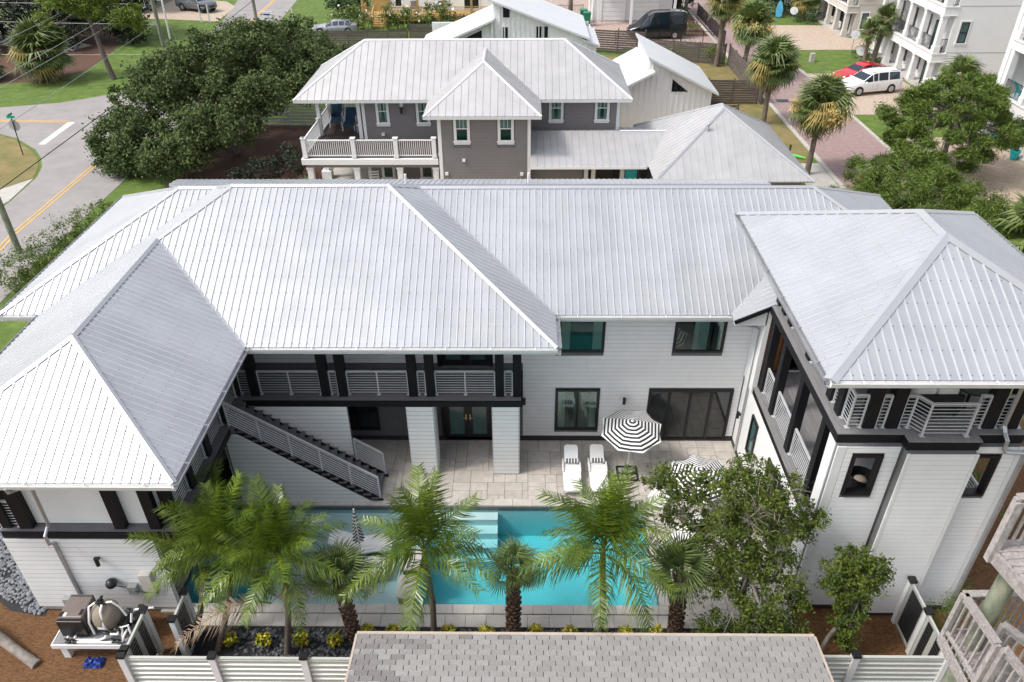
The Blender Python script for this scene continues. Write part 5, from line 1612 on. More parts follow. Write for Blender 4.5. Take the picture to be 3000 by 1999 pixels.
for z in (0.3, 3.4, 7.0):
    for c in (53.4, 50.6, 47.8):
        window(r3, W3_, -c - 0.5, -c + 0.5, z + 0.2, z + 2.0, fm='black_metal', gm='glass_teal', fw=0.07, bars=[('h', 0.5, 0, 0)], trim='white_paint')

# ------------------------------------------------------------------ shingled roof in the foreground
sr = root('shingle_roof_building', 'low building roof of light grey asphalt shingles at the bottom of the picture', 'roof', (1.4, 9.5, 0))
sa, se = math.cos(R(4.7)), math.sin(R(4.7))
SXa, SXb, SY, SZ = -3.92, 6.90, 11.12, 3.0
exp_, tabw = 0.143, 0.305
dk = MB()
L_ = 5.2


def sp(x, t, h=0.0):
    return (x, SY - t * sa + h * se, SZ + t * se + h * sa)


dk.hexa([sp(SXa, 0, -0.12), sp(SXb, 0, -0.12), sp(SXb, L_, -0.12), sp(SXa, L_, -0.12), sp(SXa, 0, -0.002), sp(SXb, 0, -0.002), sp(SXb, L_, -0.002), sp(SXa, L_, -0.002)])
rdk = dk.build('roof_deck', 'dark_base', sr)
MB().box(SXa + 0.3, SXb - 0.3, SY - L_, SY - 0.4, 0, 2.85).build('wall', 'beige_trim', sr)
cnt = 0
acc = {'shingle': MB(), 'shingle_stained': MB()}
for row in range(34):
    t0 = row * exp_
    off = (row % 2) * tabw / 2 + (row % 3) * 0.02
    x = SXa - off
    while x < SXb - 0.02:
        a, b_ = max(x + 0.008, SXa), min(x + tabw - 0.008, SXb)
        if b_ - a > 0.03:
            st = 'shingle_stained' if ((a < SXa + 0.9 + 0.5 * math.sin(row * 1.7)) and random.random() < 0.8) or (a < SXa + 2.0 and random.random() < 0.12) or (row < 1 and -1.5 < a < 3 and random.random() < 0.3) else 'shingle'
            jj = random.uniform(0, 0.003)
            # butt of the upper course lies over the lower one
            pts = [sp(a, t0 - 0.0, 0.014 + jj), sp(b_, t0 - 0.0, 0.014 + jj), sp(b_, t0 + exp_, 0.001), sp(a, t0 + exp_, 0.001),
                   sp(a, t0 - 0.0, 0.024 + jj), sp(b_, t0 - 0.0, 0.024 + jj), sp(b_, t0 + exp_, 0.007), sp(a, t0 + exp_, 0.007)]
            near = row < 9
            if near and cnt < 296:
                MB().hexa(pts).build('shingle', st, rdk)
                cnt += 1
            else:
                acc[st].hexa(pts)
        x += tabw
for k, v in acc.items():
    stuff(v.build('shingles', k, rdk))
MB().bar(sp(SXa - 0.02, -0.03, 0.0), sp(SXb + 0.02, -0.03, 0.0), 0.10, 0.03).build('eave_flashing', 'beige_trim', sr)
for x in (SXa - 0.02, SXb + 0.02):
    MB().bar(sp(x, 0, 0.0), sp(x, L_, 0.0), 0.05, 0.05).build('rake_trim', 'beige_trim', sr)


# ------------------------------------------------------------------ white metal fences round the pool yard
def panel_fence(label, pts, h=1.78, ribs_out=-1, z=0.0):
    r = root('metal_fence', label, 'fence', (pts[0][0], pts[0][1], 0))
    for (x0, y0), (x1, y1) in zip(pts, pts[1:]):
        d = Vector((x1 - x0, y1 - y0, 0))
        L_ = d.length
        d.normalize()
        n = Vector((d.y, -d.x, 0))
        a, b_ = Vector((x0, y0, 0)) + d * 0.09, Vector((x1, y1, 0)) - d * 0.09
        p = MB()
        p.bar(a + Vector((0, 0, h - 0.05)), b_ + Vector((0, 0, h - 0.05)), 0.07, 0.05)
        p.bar(a + Vector((0, 0, 0.1)), b_ + Vector((0, 0, 0.1)), 0.07, 0.06)
        pn = p.build('fence_panel', 'fence_metal', r)
        rows = 8
        for i in range(rows):
            z0 = 0.14 + (h - 0.22) * i / rows
            z1 = 0.14 + (h - 0.22) * (i + 1) / rows
            q = MB()
            prof = [(0.0, z0), (0.0, z0 + (z1 - z0) * 0.62), (0.035, z0 + (z1 - z0) * 0.72), (0.035, z0 + (z1 - z0) * 0.90), (0.0, z1)]
            P = [a + n * x + Vector((0, 0, zz)) for x, zz in prof] + [b_ + n * x + Vector((0, 0, zz)) for x, zz in prof]
            k = len(prof)
            q.add(P, [(j, j + 1, k + j + 1, k + j) for j in range(k - 1)])
            q.build('metal_rib', 'fence_metal', pn)
    for (x, y) in pts:
        ps = MB().box(x - 0.085, x + 0.085, y - 0.085, y + 0.085, z, h + 0.02).build('fence_post', 'white_paint', r)
        MB().box(x - 0.10, x + 0.10, y - 0.10, y + 0.10, h + 0.021, h + 0.10).build('post_cap', 'black_metal', ps)
    return r


panel_fence('white ribbed metal fence with black post caps at the bottom left', [(-10.02, 11.30), (-7.74, 11.30), (-5.44, 11.30), (-3.1, 11.30)])
panel_fence('white ribbed metal fence with black post caps at the bottom right', [(6.3, 11.45), (8.30, 11.45), (10.60, 11.45)])


def louvre_fence(label, x, ys, h=1.78, face=1, gate=()):
    r = root('louvre_fence', label, 'fence', (x, ys[0], 0))
    for i, (a, b_) in enumerate(zip(ys, ys[1:])):
        s_ = 1 if b_ > a else -1
        a2, b2 = a + s_ * 0.08, b_ - s_ * 0.08
        lo, hi = min(a2, b2), max(a2, b2)
        f = MB().box(x - 0.03, x + 0.03, lo, hi, h - 0.09, h).box(x - 0.03, x + 0.03, lo, hi, 0.05, 0.14)
        nb = max(1, round((hi - lo) / 0.62))
        for k in range(nb + 1):
            yy = lo + (hi - lo) * k / nb
            w = 0.09
            f.box(x - 0.029, x + 0.029, max(lo, yy - w), min(hi, yy + w), 0.141, h - 0.091)
        p = f.build('gate_frame' if i in gate else 'fence_frame', 'fence_metal', r)
        for k in range(nb):
            c0 = lo + (hi - lo) * k / nb + 0.09
            c1 = lo + (hi - lo) * (k + 1) / nb - 0.09
            for j in range(12):
                zz = 0.17 + j * (h - 0.3) / 12
                MB().hexa([(x - 0.02, c0, zz), (x + 0.02, c0, zz + 0.03), (x + 0.02, c1, zz + 0.03), (x - 0.02, c1, zz), (x - 0.02, c0, zz + 0.09), (x + 0.02, c0, zz + 0.12), (x + 0.02, c1, zz + 0.12), (x - 0.02, c1, zz + 0.09)]).build('louvre', 'black_metal', p)
    for y in ys:
        ps = MB().box(x - 0.07, x + 0.07, y - 0.07, y + 0.07, 0, h + 0.02).build('fence_post', 'white_paint', r)
        MB().box(x - 0.10, x + 0.10, y - 0.10, y + 0.10, h + 0.021, h + 0.10).build('post_cap', 'black_metal', ps)
    return r


louvre_fence('white fence with black louvre panels beside the pool equipment', -10.02, [11.46, 12.62], face=-1)
louvre_fence('white fence and gate with black louvre panels beside the tower', 10.64, [11.62, 12.72, 13.72], gate=(0,))
lat = louvre_fence('open white louvred gate standing ajar behind the pool equipment', -9.15, [12.35, 13.2], face=-1)

# ------------------------------------------------------------------ weathered timber stair tower at the right edge
st = root('timber_stair_tower', 'weathered grey timber stair landings on round poles at the right edge', 'stair tower', (9, 8.5, 0))
Wm = 'weathered'
for (x, y, z1) in ((8.33, 8.66, 8.75),):
    MB().tube([(x, y, -0.05), (x + 0.01, y, 3), (x - 0.01, y, 6), (x, y, z1)], [0.17, 0.165, 0.16, 0.155], 14).build('pole', 'pole_green', st, smooth=True)
# lower landing
MB().bar((7.90, 7.75, 6.18), (7.90, 8.90, 6.18), 0.05, 0.24).bar((7.93, 8.90, 6.18), (10.6, 8.90, 6.18), 0.05, 0.235).bar((8.35, 7.80, 6.16), (8.35, 8.86, 6.16), 0.05, 0.2).build('rim_joist', Wm, st)
planks(st, 7.98, 9.0, 7.75, 8.86, 6.34, 'x', 0.14, Wm, th=0.035)


def timber_rail(pts, z, h=1.15, gap=0.14, cap_w=0.14, skip_posts=(), slope=None):
    n_ = 0
    for i, ((x0, y0, z0), (x1, y1, z1)) in enumerate(zip(pts, pts[1:])):
        cp = MB().bar((x0, y0, z0 + h), (x1, y1, z1 + h), cap_w, 0.04).build('handrail', Wm, st)
        MB().bar((x0, y0, z0 + h - 0.09), (x1, y1, z1 + h - 0.09), 0.04, 0.09).bar((x0, y0, z0 + 0.09), (x1, y1, z1 + 0.09), 0.04, 0.08).build('side_rail', Wm, cp)
        L_ = math.hypot(x1 - x0, y1 - y0)
        n = max(2, round(L_ / gap))
        for j in range(1, n):
            t = j / n
            x, y, z_ = x0 + (x1 - x0) * t, y0 + (y1 - y0) * t, z0 + (z1 - z0) * t
            MB().box(x - 0.018, x + 0.018, y - 0.018, y + 0.018, z_ - 0.12, z_ + h - 0.1).build('baluster', Wm, cp)
    for (x, y, z_) in pts:
        MB().box(x - 0.045, x + 0.045, y - 0.045, y + 0.045, z_ - 0.28, z_ + h - 0.02).build('railing_post', Wm, st)


timber_rail([(10.4, 8.94, 6.34), (7.93, 8.90, 6.34), (8.02, 7.90, 6.34)], 6.34)
timber_rail([(8.35, 8.30, 6.30), (9.4, 7.75, 5.75)], 6.3)
timber_rail([(8.1, 7.8, 6.34), (8.45, 7.45, 6.0)], 6.3)
for i in range(6):
    MB().bar((8.45 + i * 0.22, 7.4, 6.15 - i * 0.18), (8.75 + i * 0.22, 8.3, 6.15 - i * 0.18), 0.24, 0.04).build('stair_tread', Wm, st)
# upper landing
MB().bar((7.82, 8.66, 8.85), (8.05, 7.4, 8.85), 0.05, 0.26).bar((7.84, 8.70, 8.85), (10.2, 8.80, 8.85), 0.05, 0.255).bar((8.0, 8.66, 8.85), (8.23, 7.4, 8.85), 0.05, 0.2).build('rim_joist', Wm, st)
for i in range(9):
    MB().bar((7.86 + 0.02 * i, 8.62 - i * 0.145, 9.0), (10.0, 8.72 - i * 0.145, 9.0), 0.135, 0.035).build('deck_board', Wm, st)
timber_rail([(10.0, 8.82, 9.02), (7.80, 8.66, 9.02)], 9.0)
MB().box(7.75, 7.87, 8.58, 8.70, 8.72, 10.1).build('railing_post', Wm, st)
# ------------------------------------------------------------------ vegetation
def fast_mesh(name, V, F, m, parent=None, smooth=False):
    """V (n,3) array, F (k,4) or (k,3) int array"""
    org = ORG.get(parent.name, Z3) if parent is not None else Z3
    V = np.asarray(V, dtype=np.float64) - np.array(org)
    me = bpy.data.meshes.new(name)
    n, k, q = len(V), len(F), F.shape[1]
    me.vertices.add(n)
    me.vertices.foreach_set('co', V.astype(np.float32).ravel())
    me.loops.add(k * q)
    me.loops.foreach_set('vertex_index', F.astype(np.int32).ravel())
    me.polygons.add(k)
    me.polygons.foreach_set('loop_start', np.arange(0, k * q, q, dtype=np.int32))
    me.update(calc_edges=True)
    me.materials.append(MATS[m])
    o = new_obj(name, me)
    ORG[o.name] = org
    if parent is not None:
        o.parent = parent
    return o


def rnd_unit(n):
    v = RNG.normal(size=(n, 3))
    return v / np.linalg.norm(v, axis=1)[:, None]


def leaf_quads(C, size, aspect=0.55, upb=0.4, sizes_var=0.4, out=None):
    """one folded diamond leaf per centre; returns V,F"""
    n = len(C)
    N = rnd_unit(n)
    N[:, 2] += upb
    if out is not None:
        N += out
    N /= np.linalg.norm(N, axis=1)[:, None]
    T = rnd_unit(n)
    T -= (T * N).sum(1)[:, None] * N
    T /= np.linalg.norm(T, axis=1)[:, None]
    B = np.cross(N, T)
    s = size * (1 + sizes_var * RNG.uniform(-1, 1, n))[:, None]
    V = np.stack([C - T * s, C - B * s * aspect + N * s * 0.12, C + T * s, C + B * s * aspect + N * s * 0.12], 1).reshape(-1, 3)
    F = np.arange(4 * n).reshape(n, 4)
    return V, F


def clumps(lobes, per_lobe, sub_r, per_sub, size, aspect=0.55, upb=0.5, shell=0.72, flat=1.0, droop=0.0):
    """lobes: (x,y,z,rx,ry,rz). Sub-clusters sit in the outer shell of each lobe, leaves round each cluster."""
    out = []
    outn = []
    for (x, y, z, rx, ry, rz) in lobes:
        k = max(3, int(per_lobe * (rx * ry + ry * rz + rx * rz) / 3))
        d = rnd_unit(k)
        r = RNG.uniform(shell, 1.0, k)[:, None]
        c = d * r * np.array([rx, ry, rz]) + np.array([x, y, z])
        sr = sub_r * RNG.uniform(0.6, 1.35, k)
        for i in range(k):
            m = int(per_sub * RNG.uniform(0.6, 1.3))
            p = RNG.normal(size=(m, 3)) * sr[i] * np.array([0.55, 0.55, 0.42 * flat])
            out.append(c[i] + p)
            outn.append(np.repeat(d[i][None] * 0.5, m, 0))
    C = np.concatenate(out)
    O = np.concatenate(outn)
    return leaf_quads(C, size, aspect, upb, out=O)


def tree(name, label, cat, base, trunk_pts, trunk_r, lobes, leafm, barkm, per_lobe, sub_r, per_sub, size, group=None, aspect=0.55, shell=0.72, flat=1.0, limbs=True, twigs=0, limb_r=0.35):
    t = root(name, label, cat, base, group)
    tb = MB()
    tb.tube(trunk_pts, [trunk_r * (1 - 0.55 * i / max(1, len(trunk_pts) - 1)) for i in range(len(trunk_pts))], 9)
    tr = tb.build('trunk', barkm, t, smooth=True)
    top = Vector(trunk_pts[-1])
    mid = Vector(trunk_pts[len(trunk_pts) // 2])
    if limbs:
        lb = MB()
        for (x, y, z, rx, ry, rz) in lobes:
            e = Vector((x, y, z))
            s_ = mid.lerp(top, random.uniform(0.2, 1.0))
            m_ = s_.lerp(e, 0.5) + Vector((random.uniform(-.3, .3), random.uniform(-.3, .3), random.uniform(-0.2, 0.3)))
            lb.tube([s_, m_, e], [trunk_r * limb_r, trunk_r * limb_r * 0.7, trunk_r * limb_r * 0.3], 6)
            for _ in range(twigs):
                f = e + Vector((random.uniform(-rx, rx), random.uniform(-ry, ry), random.uniform(-rz, rz))) * 0.9
                lb.tube([e.lerp(m_, 0.3), e.lerp(f, 0.5) + Vector((0, 0, 0.1)), f], [trunk_r * 0.12, trunk_r * 0.08, trunk_r * 0.03], 4)
        stuff(lb.build('limbs', barkm, t))
    V, F = clumps(lobes, per_lobe, sub_r, per_sub, size, aspect, shell=shell, flat=flat)
    V[:, 2] = np.maximum(V[:, 2], 0.0)
    fast_mesh('crown', V, F, leafm, t)
    return t


# big live oak left of the grey house
oak_l = []
spec = [(-27.8, 49.5, 1.9, 1.9), (-26.6, 51.0, 3.6, 2.0), (-24.6, 47.6, 2.0, 1.9), (-23.8, 51, 5.0, 2.2), (-21.5, 48.0, 2.7, 2.0), (-21.0, 52.0, 6.2, 2.2), (-19.2, 49.5, 4.6, 1.9),
        (-17.9, 53.5, 6.6, 2.1), (-24.2, 54.5, 4.4, 2.2), (-20.8, 57.0, 5.6, 2.2), (-16.8, 57.0, 6.0, 2.0), (-14.8, 55.0, 5.6, 1.7), (-17.4, 50.6, 4.4, 1.8), (-26.0, 47.4, 1.2, 1.3), (-22.6, 45.8, 1.7, 1.5), (-18.6, 48.0, 2.9, 1.4), (-15.6, 52.6, 4.6, 1.5),
        (-21.8, 60.5, 4.4, 2.0), (-17.5, 61, 4.6, 1.9), (-24.6, 58.5, 3.4, 1.8), (-13.6, 57.5, 4.8, 1.3), (-20.8, 46.2, 2.3, 1.2), (-28.0, 48.4, 0.9, 1.0)]
for (x, y, z, r) in spec:
    x = x + (0.9 if x < -26 else 0.3)
    oak_l.append((x, y, z, r * 1.05, r * 1.05, r * 0.82))
tree('live_oak', 'huge spreading live oak with grey-green crown between the road and the grey house', 'tree', (-20.0, 51.0, 0), [(-20.0, 51.0, -0.1), (-20.6, 51.2, 1.0), (-21.2, 51.6, 2.0), (-21.6, 52, 3.2)], 0.5,
     oak_l, 'leaf_oak', 'bark', 13.0, 0.50, 140, 0.105, shell=0.62)

# foreground live oak by the pool
fo = [(5.2, 13.8, 5.2, .95, .8, .7), (6.35, 13.6, 5.3, .75, .7, .6), (5.9, 13.6, 4.5, 1.0, .8, .75), (4.9, 13.4, 4.2, .9, .8, .7), (6.7, 13.5, 4.2, .8, .7, .7), (5.5, 13.2, 3.4, 1.0, .8, .8), (6.6, 13.0, 3.1, .8, .7, .7),
      (5.0, 13.0, 2.5, .85, .7, .7), (6.2, 12.6, 2.2, .9, .7, .7), (5.3, 12.3, 1.6, .9, .6, .6), (6.7, 12.4, 1.5, .7, .6, .6), (4.2, 14.0, 5.0, .75, .7, .5), (3.5, 13.9, 5.2, .55, .6, .45), (3.9, 13.6, 4.4, .5, .5, .35), (7.3, 13.6, 4.6, .4, .4, .4),
      (6.0, 12.0, 1.0, .8, .5, .5), (7.2, 12.9, 2.2, .45, .45, .5), (5.6, 14.0, 5.75, .5, .4, .4)]
t_ = tree('live_oak', 'small-leaved oak in the foreground leaning over the patio with bare twigs in its crown', 'tree', (5.9, 12.5, 0), [(5.9, 12.5, -0.1), (6.0, 12.7, 1.0), (5.8, 13.0, 2.0), (5.9, 13.3, 3.2), (5.7, 13.5, 4.2)], 0.14,
          [(x_, y_, z_, a_ * 0.9, b_ * 0.9, c_ * 0.85) for x_, y_, z_, a_, b_, c_ in fo], 'leaf_live', 'bark_grey', 78, 0.19, 58, 0.050, shell=0.45, aspect=0.45, twigs=5)
tw = MB()
for i in range(70):
    c = Vector((5.95 + random.gauss(0, 0.35), 13.45 + random.gauss(0, 0.25), 4.9 + random.gauss(0, 0.2)))
    d = Vector((random.gauss(0, 1), random.gauss(0, 1), random.gauss(0.3, 0.6))).normalized()
    l = random.uniform(0.25, 0.75)
    e = c + d * l + Vector((0, 0, -0.1))
    tw.tube([c, c.lerp(e, 0.5) + Vector((random.gauss(0, .05), random.gauss(0, .05), 0.05)), e], [0.008, 0.006, 0.003], 4)
stuff(tw.build('bare_twigs', 'twig', t_))
fo2 = [(x_ - 0.32, y_, z_, a_, b_, c_) for x_, y_, z_, a_, b_, c_ in [(8.7, 12.9, 3.6, .5, .5, .5), (9.05, 12.8, 2.9, .5, .5, .6), (8.5, 12.8, 2.7, .45, .45, .6), (8.9, 12.7, 2.1, .55, .45, .6), (8.8, 12.6, 1.4, .4, .4, .5), (8.3, 12.9, 3.3, .4, .4, .45), (9.35, 12.9, 3.3, .35, .4, .45), (9.0, 12.5, 0.9, .33, .3, .4)]]
tree('young_oak', 'smaller oak crown standing against the boarded tower wall', 'tree', (8.0, 12.5, 0), [(8.0, 12.5, -0.1), (8.2, 12.6, 0.9), (8.6, 12.7, 1.9), (8.8, 12.8, 2.8)], 0.07,
     fo2, 'leaf_live', 'bark_grey', 130, 0.15, 50, 0.048, shell=0.3, aspect=0.45, twigs=4)

# sand pines at the right, behind the tower
sp_l = []
for i in range(64):
    a = i * 2.399
    z = 1.0 + 4.6 * (i / 63)
    rr = (3.9 * (1 - abs(z - 2.6) / 4.6) + 0.5) * random.uniform(0.65, 1.05)
    sp_l.append((26.6 + math.cos(a) * rr, 47.2 + math.sin(a) * rr * 0.9, z + 0.15 * rr, 0.58, 0.58, 0.24))
sandp = tree('sand_pine', 'open scrubby pine with bare grey limbs in front of the tan paver court', 'tree', (26.4, 46.5, 0), [(26.4, 46.5, -0.1), (26.5, 46.7, 1.5), (26.6, 47, 3.2), (26.6, 47.2, 5.0)], 0.2,
             sp_l, 'leaf_sand_pine', 'bark_grey', 75, 0.30, 95, 0.125, shell=0.2, aspect=0.17, twigs=3, limb_r=0.4)
mass = [(17.6, 40.2, 1.5, 1.0, 1.0, .8), (19.3, 39.6, 1.4, 1.3, 1.3, 1.0), (21.2, 39.8, 1.9, 1.5, 1.4, 1.1), (23.2, 40.2, 2.0, 1.5, 1.4, 1.1), (24.9, 39.2, 1.6, 1.5, 1.4, 1.1), (20.4, 41.8, 1.6, 1.3, 1.2, 1.0), (22.6, 42.6, 2.4, 1.4, 1.3, 1.0), (18.4, 38.4, 0.9, 1.2, 1.2, .8),
        (21.8, 37.6, 1.2, 1.5, 1.4, .9), (24.4, 36.9, 1.2, 1.5, 1.4, .9), (26.4, 38.8, 1.2, 1.3, 1.3, .8), (20.3, 44.4, 1.5, .9, .9, .8)]
tree('pine_thicket', 'dense bright green pine thicket right behind the ridge of the tower roof', 'tree', (21.5, 39.5, 0), [(21.5, 39.5, -0.1), (21.5, 39.6, 0.8), (21.6, 39.8, 1.6)], 0.16,
     mass, 'leaf_sand_pine', 'bark_grey', 26, 0.36, 120, 0.115, aspect=0.17, shell=0.5)

# top left: dark trees, pine with a bare trunk
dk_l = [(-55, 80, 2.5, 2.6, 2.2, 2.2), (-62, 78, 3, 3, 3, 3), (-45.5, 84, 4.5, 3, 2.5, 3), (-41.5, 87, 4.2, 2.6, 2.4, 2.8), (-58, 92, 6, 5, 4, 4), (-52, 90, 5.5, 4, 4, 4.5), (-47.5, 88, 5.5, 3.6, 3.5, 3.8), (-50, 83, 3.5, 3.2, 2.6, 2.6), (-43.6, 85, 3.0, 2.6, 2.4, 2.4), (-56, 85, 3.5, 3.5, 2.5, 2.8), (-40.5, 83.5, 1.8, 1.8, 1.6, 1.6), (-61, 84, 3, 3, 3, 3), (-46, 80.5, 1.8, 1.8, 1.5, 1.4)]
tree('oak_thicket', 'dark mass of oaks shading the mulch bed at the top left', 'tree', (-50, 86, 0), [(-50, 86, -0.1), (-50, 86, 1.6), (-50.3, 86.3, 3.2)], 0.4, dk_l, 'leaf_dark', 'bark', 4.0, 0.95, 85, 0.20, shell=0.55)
pl_ = [(-40.6, 71.4, 6.4, 1.5, 1.3, .9), (-37.5, 70.8, 5.9, 1.6, 1.3, 1.0), (-34.6, 71.0, 5.4, 1.2, 1.1, .8), (-42.0, 71, 5.0, .9, .9, .6), (-39.0, 70.4, 7.2, 1.8, 1.4, 1.0), (-36.2, 71.5, 6.8, 1.5, 1.3, .9), (-33.8, 70.8, 4.5, .6, .6, .6), (-41.6, 70.6, 4.1, .6, .6, .6), (-38.2, 71, 8.6, 2.0, 1.6, 1.1), (-35.2, 70.6, 4.9, .9, .9, .5)]
tree('pine_tree', 'yellow-green pine with a tall bare trunk on the lawn at the top left', 'tree', (-37.2, 70.4, 0), [(-37.05, 70.3, -0.05), (-37.3, 70.4, 1.2), (-37.6, 70.5, 3.5), (-37.9, 70.6, 5.5), (-38, 70.7, 8)], 0.27,
     pl_, 'leaf_pine', 'bark', 22, 0.5, 90, 0.12, shell=0.4, aspect=0.3)

# hedges and shrubs
def shrub(label, lobes, leafm, per=26, sub=0.28, ps=50, size=0.06, name='shrub', cat='shrub', group=None, flowers=None, fsize=0.09, aspect=0.55):
    x, y = lobes[0][0], lobes[0][1]
    r = root(name, label, cat, (x, y, 0), group)
    V, F = clumps(lobes, per, sub, ps, size, aspect, shell=0.5)
    V[:, 2] = np.maximum(V[:, 2], -0.03)
    fast_mesh('foliage', V, F, leafm, r)
    st_ = MB()
    for (a, b_, z, rx, ry, rz) in lobes:
        for _ in range(3):
            st_.tube([(a, b_, -0.05), (a + random.uniform(-.4, .4) * rx, b_ + random.uniform(-.4, .4) * ry, max(0.1, z))], [0.03, 0.012], 5)
    stuff(st_.build('stems', 'bark', r))
    if flowers:
        pts = []
        for (a, b_, z, rx, ry, rz) in lobes:
            d = rnd_unit(7)
            d[:, 2] = np.abs(d[:, 2])
            pts.append(d * [rx, ry, rz] + [a, b_, z])
        V, F = leaf_quads(np.concatenate(pts), fsize, 0.9, 1.2)
        stuff(fast_mesh('blossoms', V, F, flowers, r))
    return r


shrub('yellow-green clipped hedge along the road beside the left roof edge', [(-24.3, 40.4, .5, .8, .9, .7), (-24.7, 38.9, .6, .8, .9, .8), (-24.9, 37.3, .6, .8, .9, .8), (-25.1, 35.6, .7, .9, 1.0, .9), (-25.1, 33.8, .7, .95, 1.1, .95), (-24.9, 32.2, .7, .9, 1.0, .9), (-24.2, 34.6, .6, .8, .9, .8), (-24.0, 36.6, .5, .7, .8, .7)],
      'leaf_shrub', 26, 0.30, 60, 0.055, name='hedge', cat='hedge')
shrub('dark round bush under the balcony end of the oak', [(-16.4, 46.2, .9, 1.2, 1.1, 1.1), (-15.0, 46.8, 1.0, 1.1, 1.1, 1.1), (-17.6, 45.4, .6, .8, .8, .7)], 'leaf_dark', 16, 0.35, 70, 0.08)
shrub('flowering bush left of the yellow timber steps', [(-19.2, 89.3, 1.4, 1.6, 1.2, 1.4), (-17.6, 89.4, 1.1, 1.0, 1.0, 1.2), (-20.5, 90.4, 1.2, 1.1, 1.0, 1.2)], 'leaf_shrub', 8, 0.5, 60, 0.12, flowers='white_paint', fsize=0.14)
shrub('flowering bush right of the yellow timber steps', [(-13.9, 89.8, 1.5, 1.5, 1.1, 1.5), (-12.4, 89.3, 1.2, 1.1, 1.0, 1.2), (-14.9, 89.2, .9, .9, .8, .9)], 'leaf_shrub', 8, 0.5, 60, 0.12, flowers='white_paint', fsize=0.14)
shrub('tall flowering bush in front of the porch railing', [(-9.9, 90.3, 1.6, 1.4, 1.1, 1.5), (-8.3, 90.5, 1.7, 1.0, .9, 1.3), (-10.9, 89.7, 1.0, .9, .8, 1.0)], 'leaf_shrub', 8, 0.5, 60, 0.12, flowers='white_paint', fsize=0.14)
shrub('low dense hedge at the foot of the timber porch', [(-7.4, 89.6, .8, 1.3, .9, .8), (-5.6, 89.8, .8, 1.3, .9, .8), (-3.8, 90, .8, 1.3, .9, .8)], 'leaf_box', 9, 0.5, 70, 0.11, name='hedge', cat='hedge')
shrub('dark shrubs on the lawn corner beside the porch house', [(-20.8, 96.5, 1.3, 1.6, 1.3, 1.3), (-19.0, 96.0, 1.2, 1.4, 1.2, 1.2), (-22.2, 98.5, 1.2, 1.5, 1.2, 1.3), (-19.9, 100, 1.6, 1.6, 1.4, 1.5)], 'leaf_box', 7, 0.5, 65, 0.13)
shrub('rounded dark green bush between two grassy strips of the condo court', [(29.6, 97.0, 1.6, 2.6, 2.2, 1.7), (31.4, 98.2, 1.5, 2.0, 2.0, 1.5)], 'leaf_box', 6, 0.6, 70, 0.14)
shrub('planting at the foot of the beige condominium', [(32.2, 91.6, .6, 1.0, .9, .6), (33.0, 93.2, .7, .9, 1.0, .7), (31.2, 92.8, .5, .9, .7, .5)], 'leaf_box', 9, 0.4, 50, 0.10)
shrub('planting round the two palms beside the white condominium', [(32.5, 76.2, .5, .9, 1.0, .5), (33.2, 77.6, .6, .8, .8, .7), (33.3, 75.2, .5, .7, .7, .6)], 'leaf_shrub', 9, 0.4, 50, 0.09)
shrub('pale clipped ball shrub at the edge of the tan pavers', [(31.3, 73.6, .4, .6, .55, .45)], 'blue_grass', 16, 0.25, 50, 0.07)
shrub('pink rose bush inside the iron fence', [(18.7, 88.2, .6, .8, .7, .6), (17.9, 88.6, .5, .5, .5, .5)], 'leaf_shrub', 10, 0.35, 45, 0.09, flowers='pink_flower', fsize=0.10)
shrub('green shrub growing against the board fence beside a palm trunk', [(17.6, 74.0, 1.1, .5, .4, .9)], 'leaf_shrub', 16, 0.35, 45, 0.09)
shrub('thin shrub growing against the middle of the board fence', [(14.1, 74.9, .9, .5, .3, .7)], 'leaf_shrub', 10, 0.3, 30, 0.08)
shrub('dark evergreen bushes behind the black van', [(19.0, 98.5, 1.4, 1.6, 1.5, 1.5), (17.6, 97.8, 1.0, 1.2, 1.2, 1.2)], 'leaf_dark', 7, 0.5, 65, 0.14)
shrub('juniper below the timber stair tower', [(11.6, 12.9, .5, .45, .6, .45), (12.0, 13.6, .6, .5, .6, .5), (11.5, 12.1, .5, .4, .5, .45), (12.5, 14.3, .6, .5, .6, .5), (12.3, 12.6, .6, .5, .5, .5), (13.0, 13.4, .7, .5, .6, .5), (11.2, 11.3, .4, .35, .4, .35)],
      'leaf_sand_pine', 60, 0.2, 60, 0.028, aspect=0.3)
shrub('green bush at the far right beyond the tower', [(14.6, 17.5, .8, .7, 1.0, .7), (15.2, 18.8, .8, .7, .9, .7)], 'leaf_shrub', 24, 0.3, 50, 0.05)

# ornamental grasses by the grey house, small plants
def grass_tuft(label, x, y, n, l, m='blue_grass', group=None, w=0.02, name='grass_tuft', lift=0.75, cat='plant'):
    mb = MB()
    for i in range(n):
        a = random.uniform(0, 2 * math.pi)
        el = random.uniform(0.25, 1.35)
        ll = l * random.uniform(0.7, 1.1)
        d = Vector((math.cos(a), math.sin(a), 0))
        s_ = Vector((-math.sin(a), math.cos(a), 0)) * w
        p0 = Vector((x, y, 0))
        p1 = p0 + d * ll * 0.5 * math.cos(el) + Vector((0, 0, ll * 0.5 * math.sin(el)))
        p2 = p0 + d * ll * math.cos(el) * 1.05 + Vector((0, 0, ll * math.sin(el) * lift))
        mb.add([p0 - s_, p0 + s_, p1 + s_ * 0.8, p1 - s_ * 0.8, p2], [(0, 1, 2, 3), (3, 2, 4)])
    return tag(mb.build(name, m), label, cat, group)


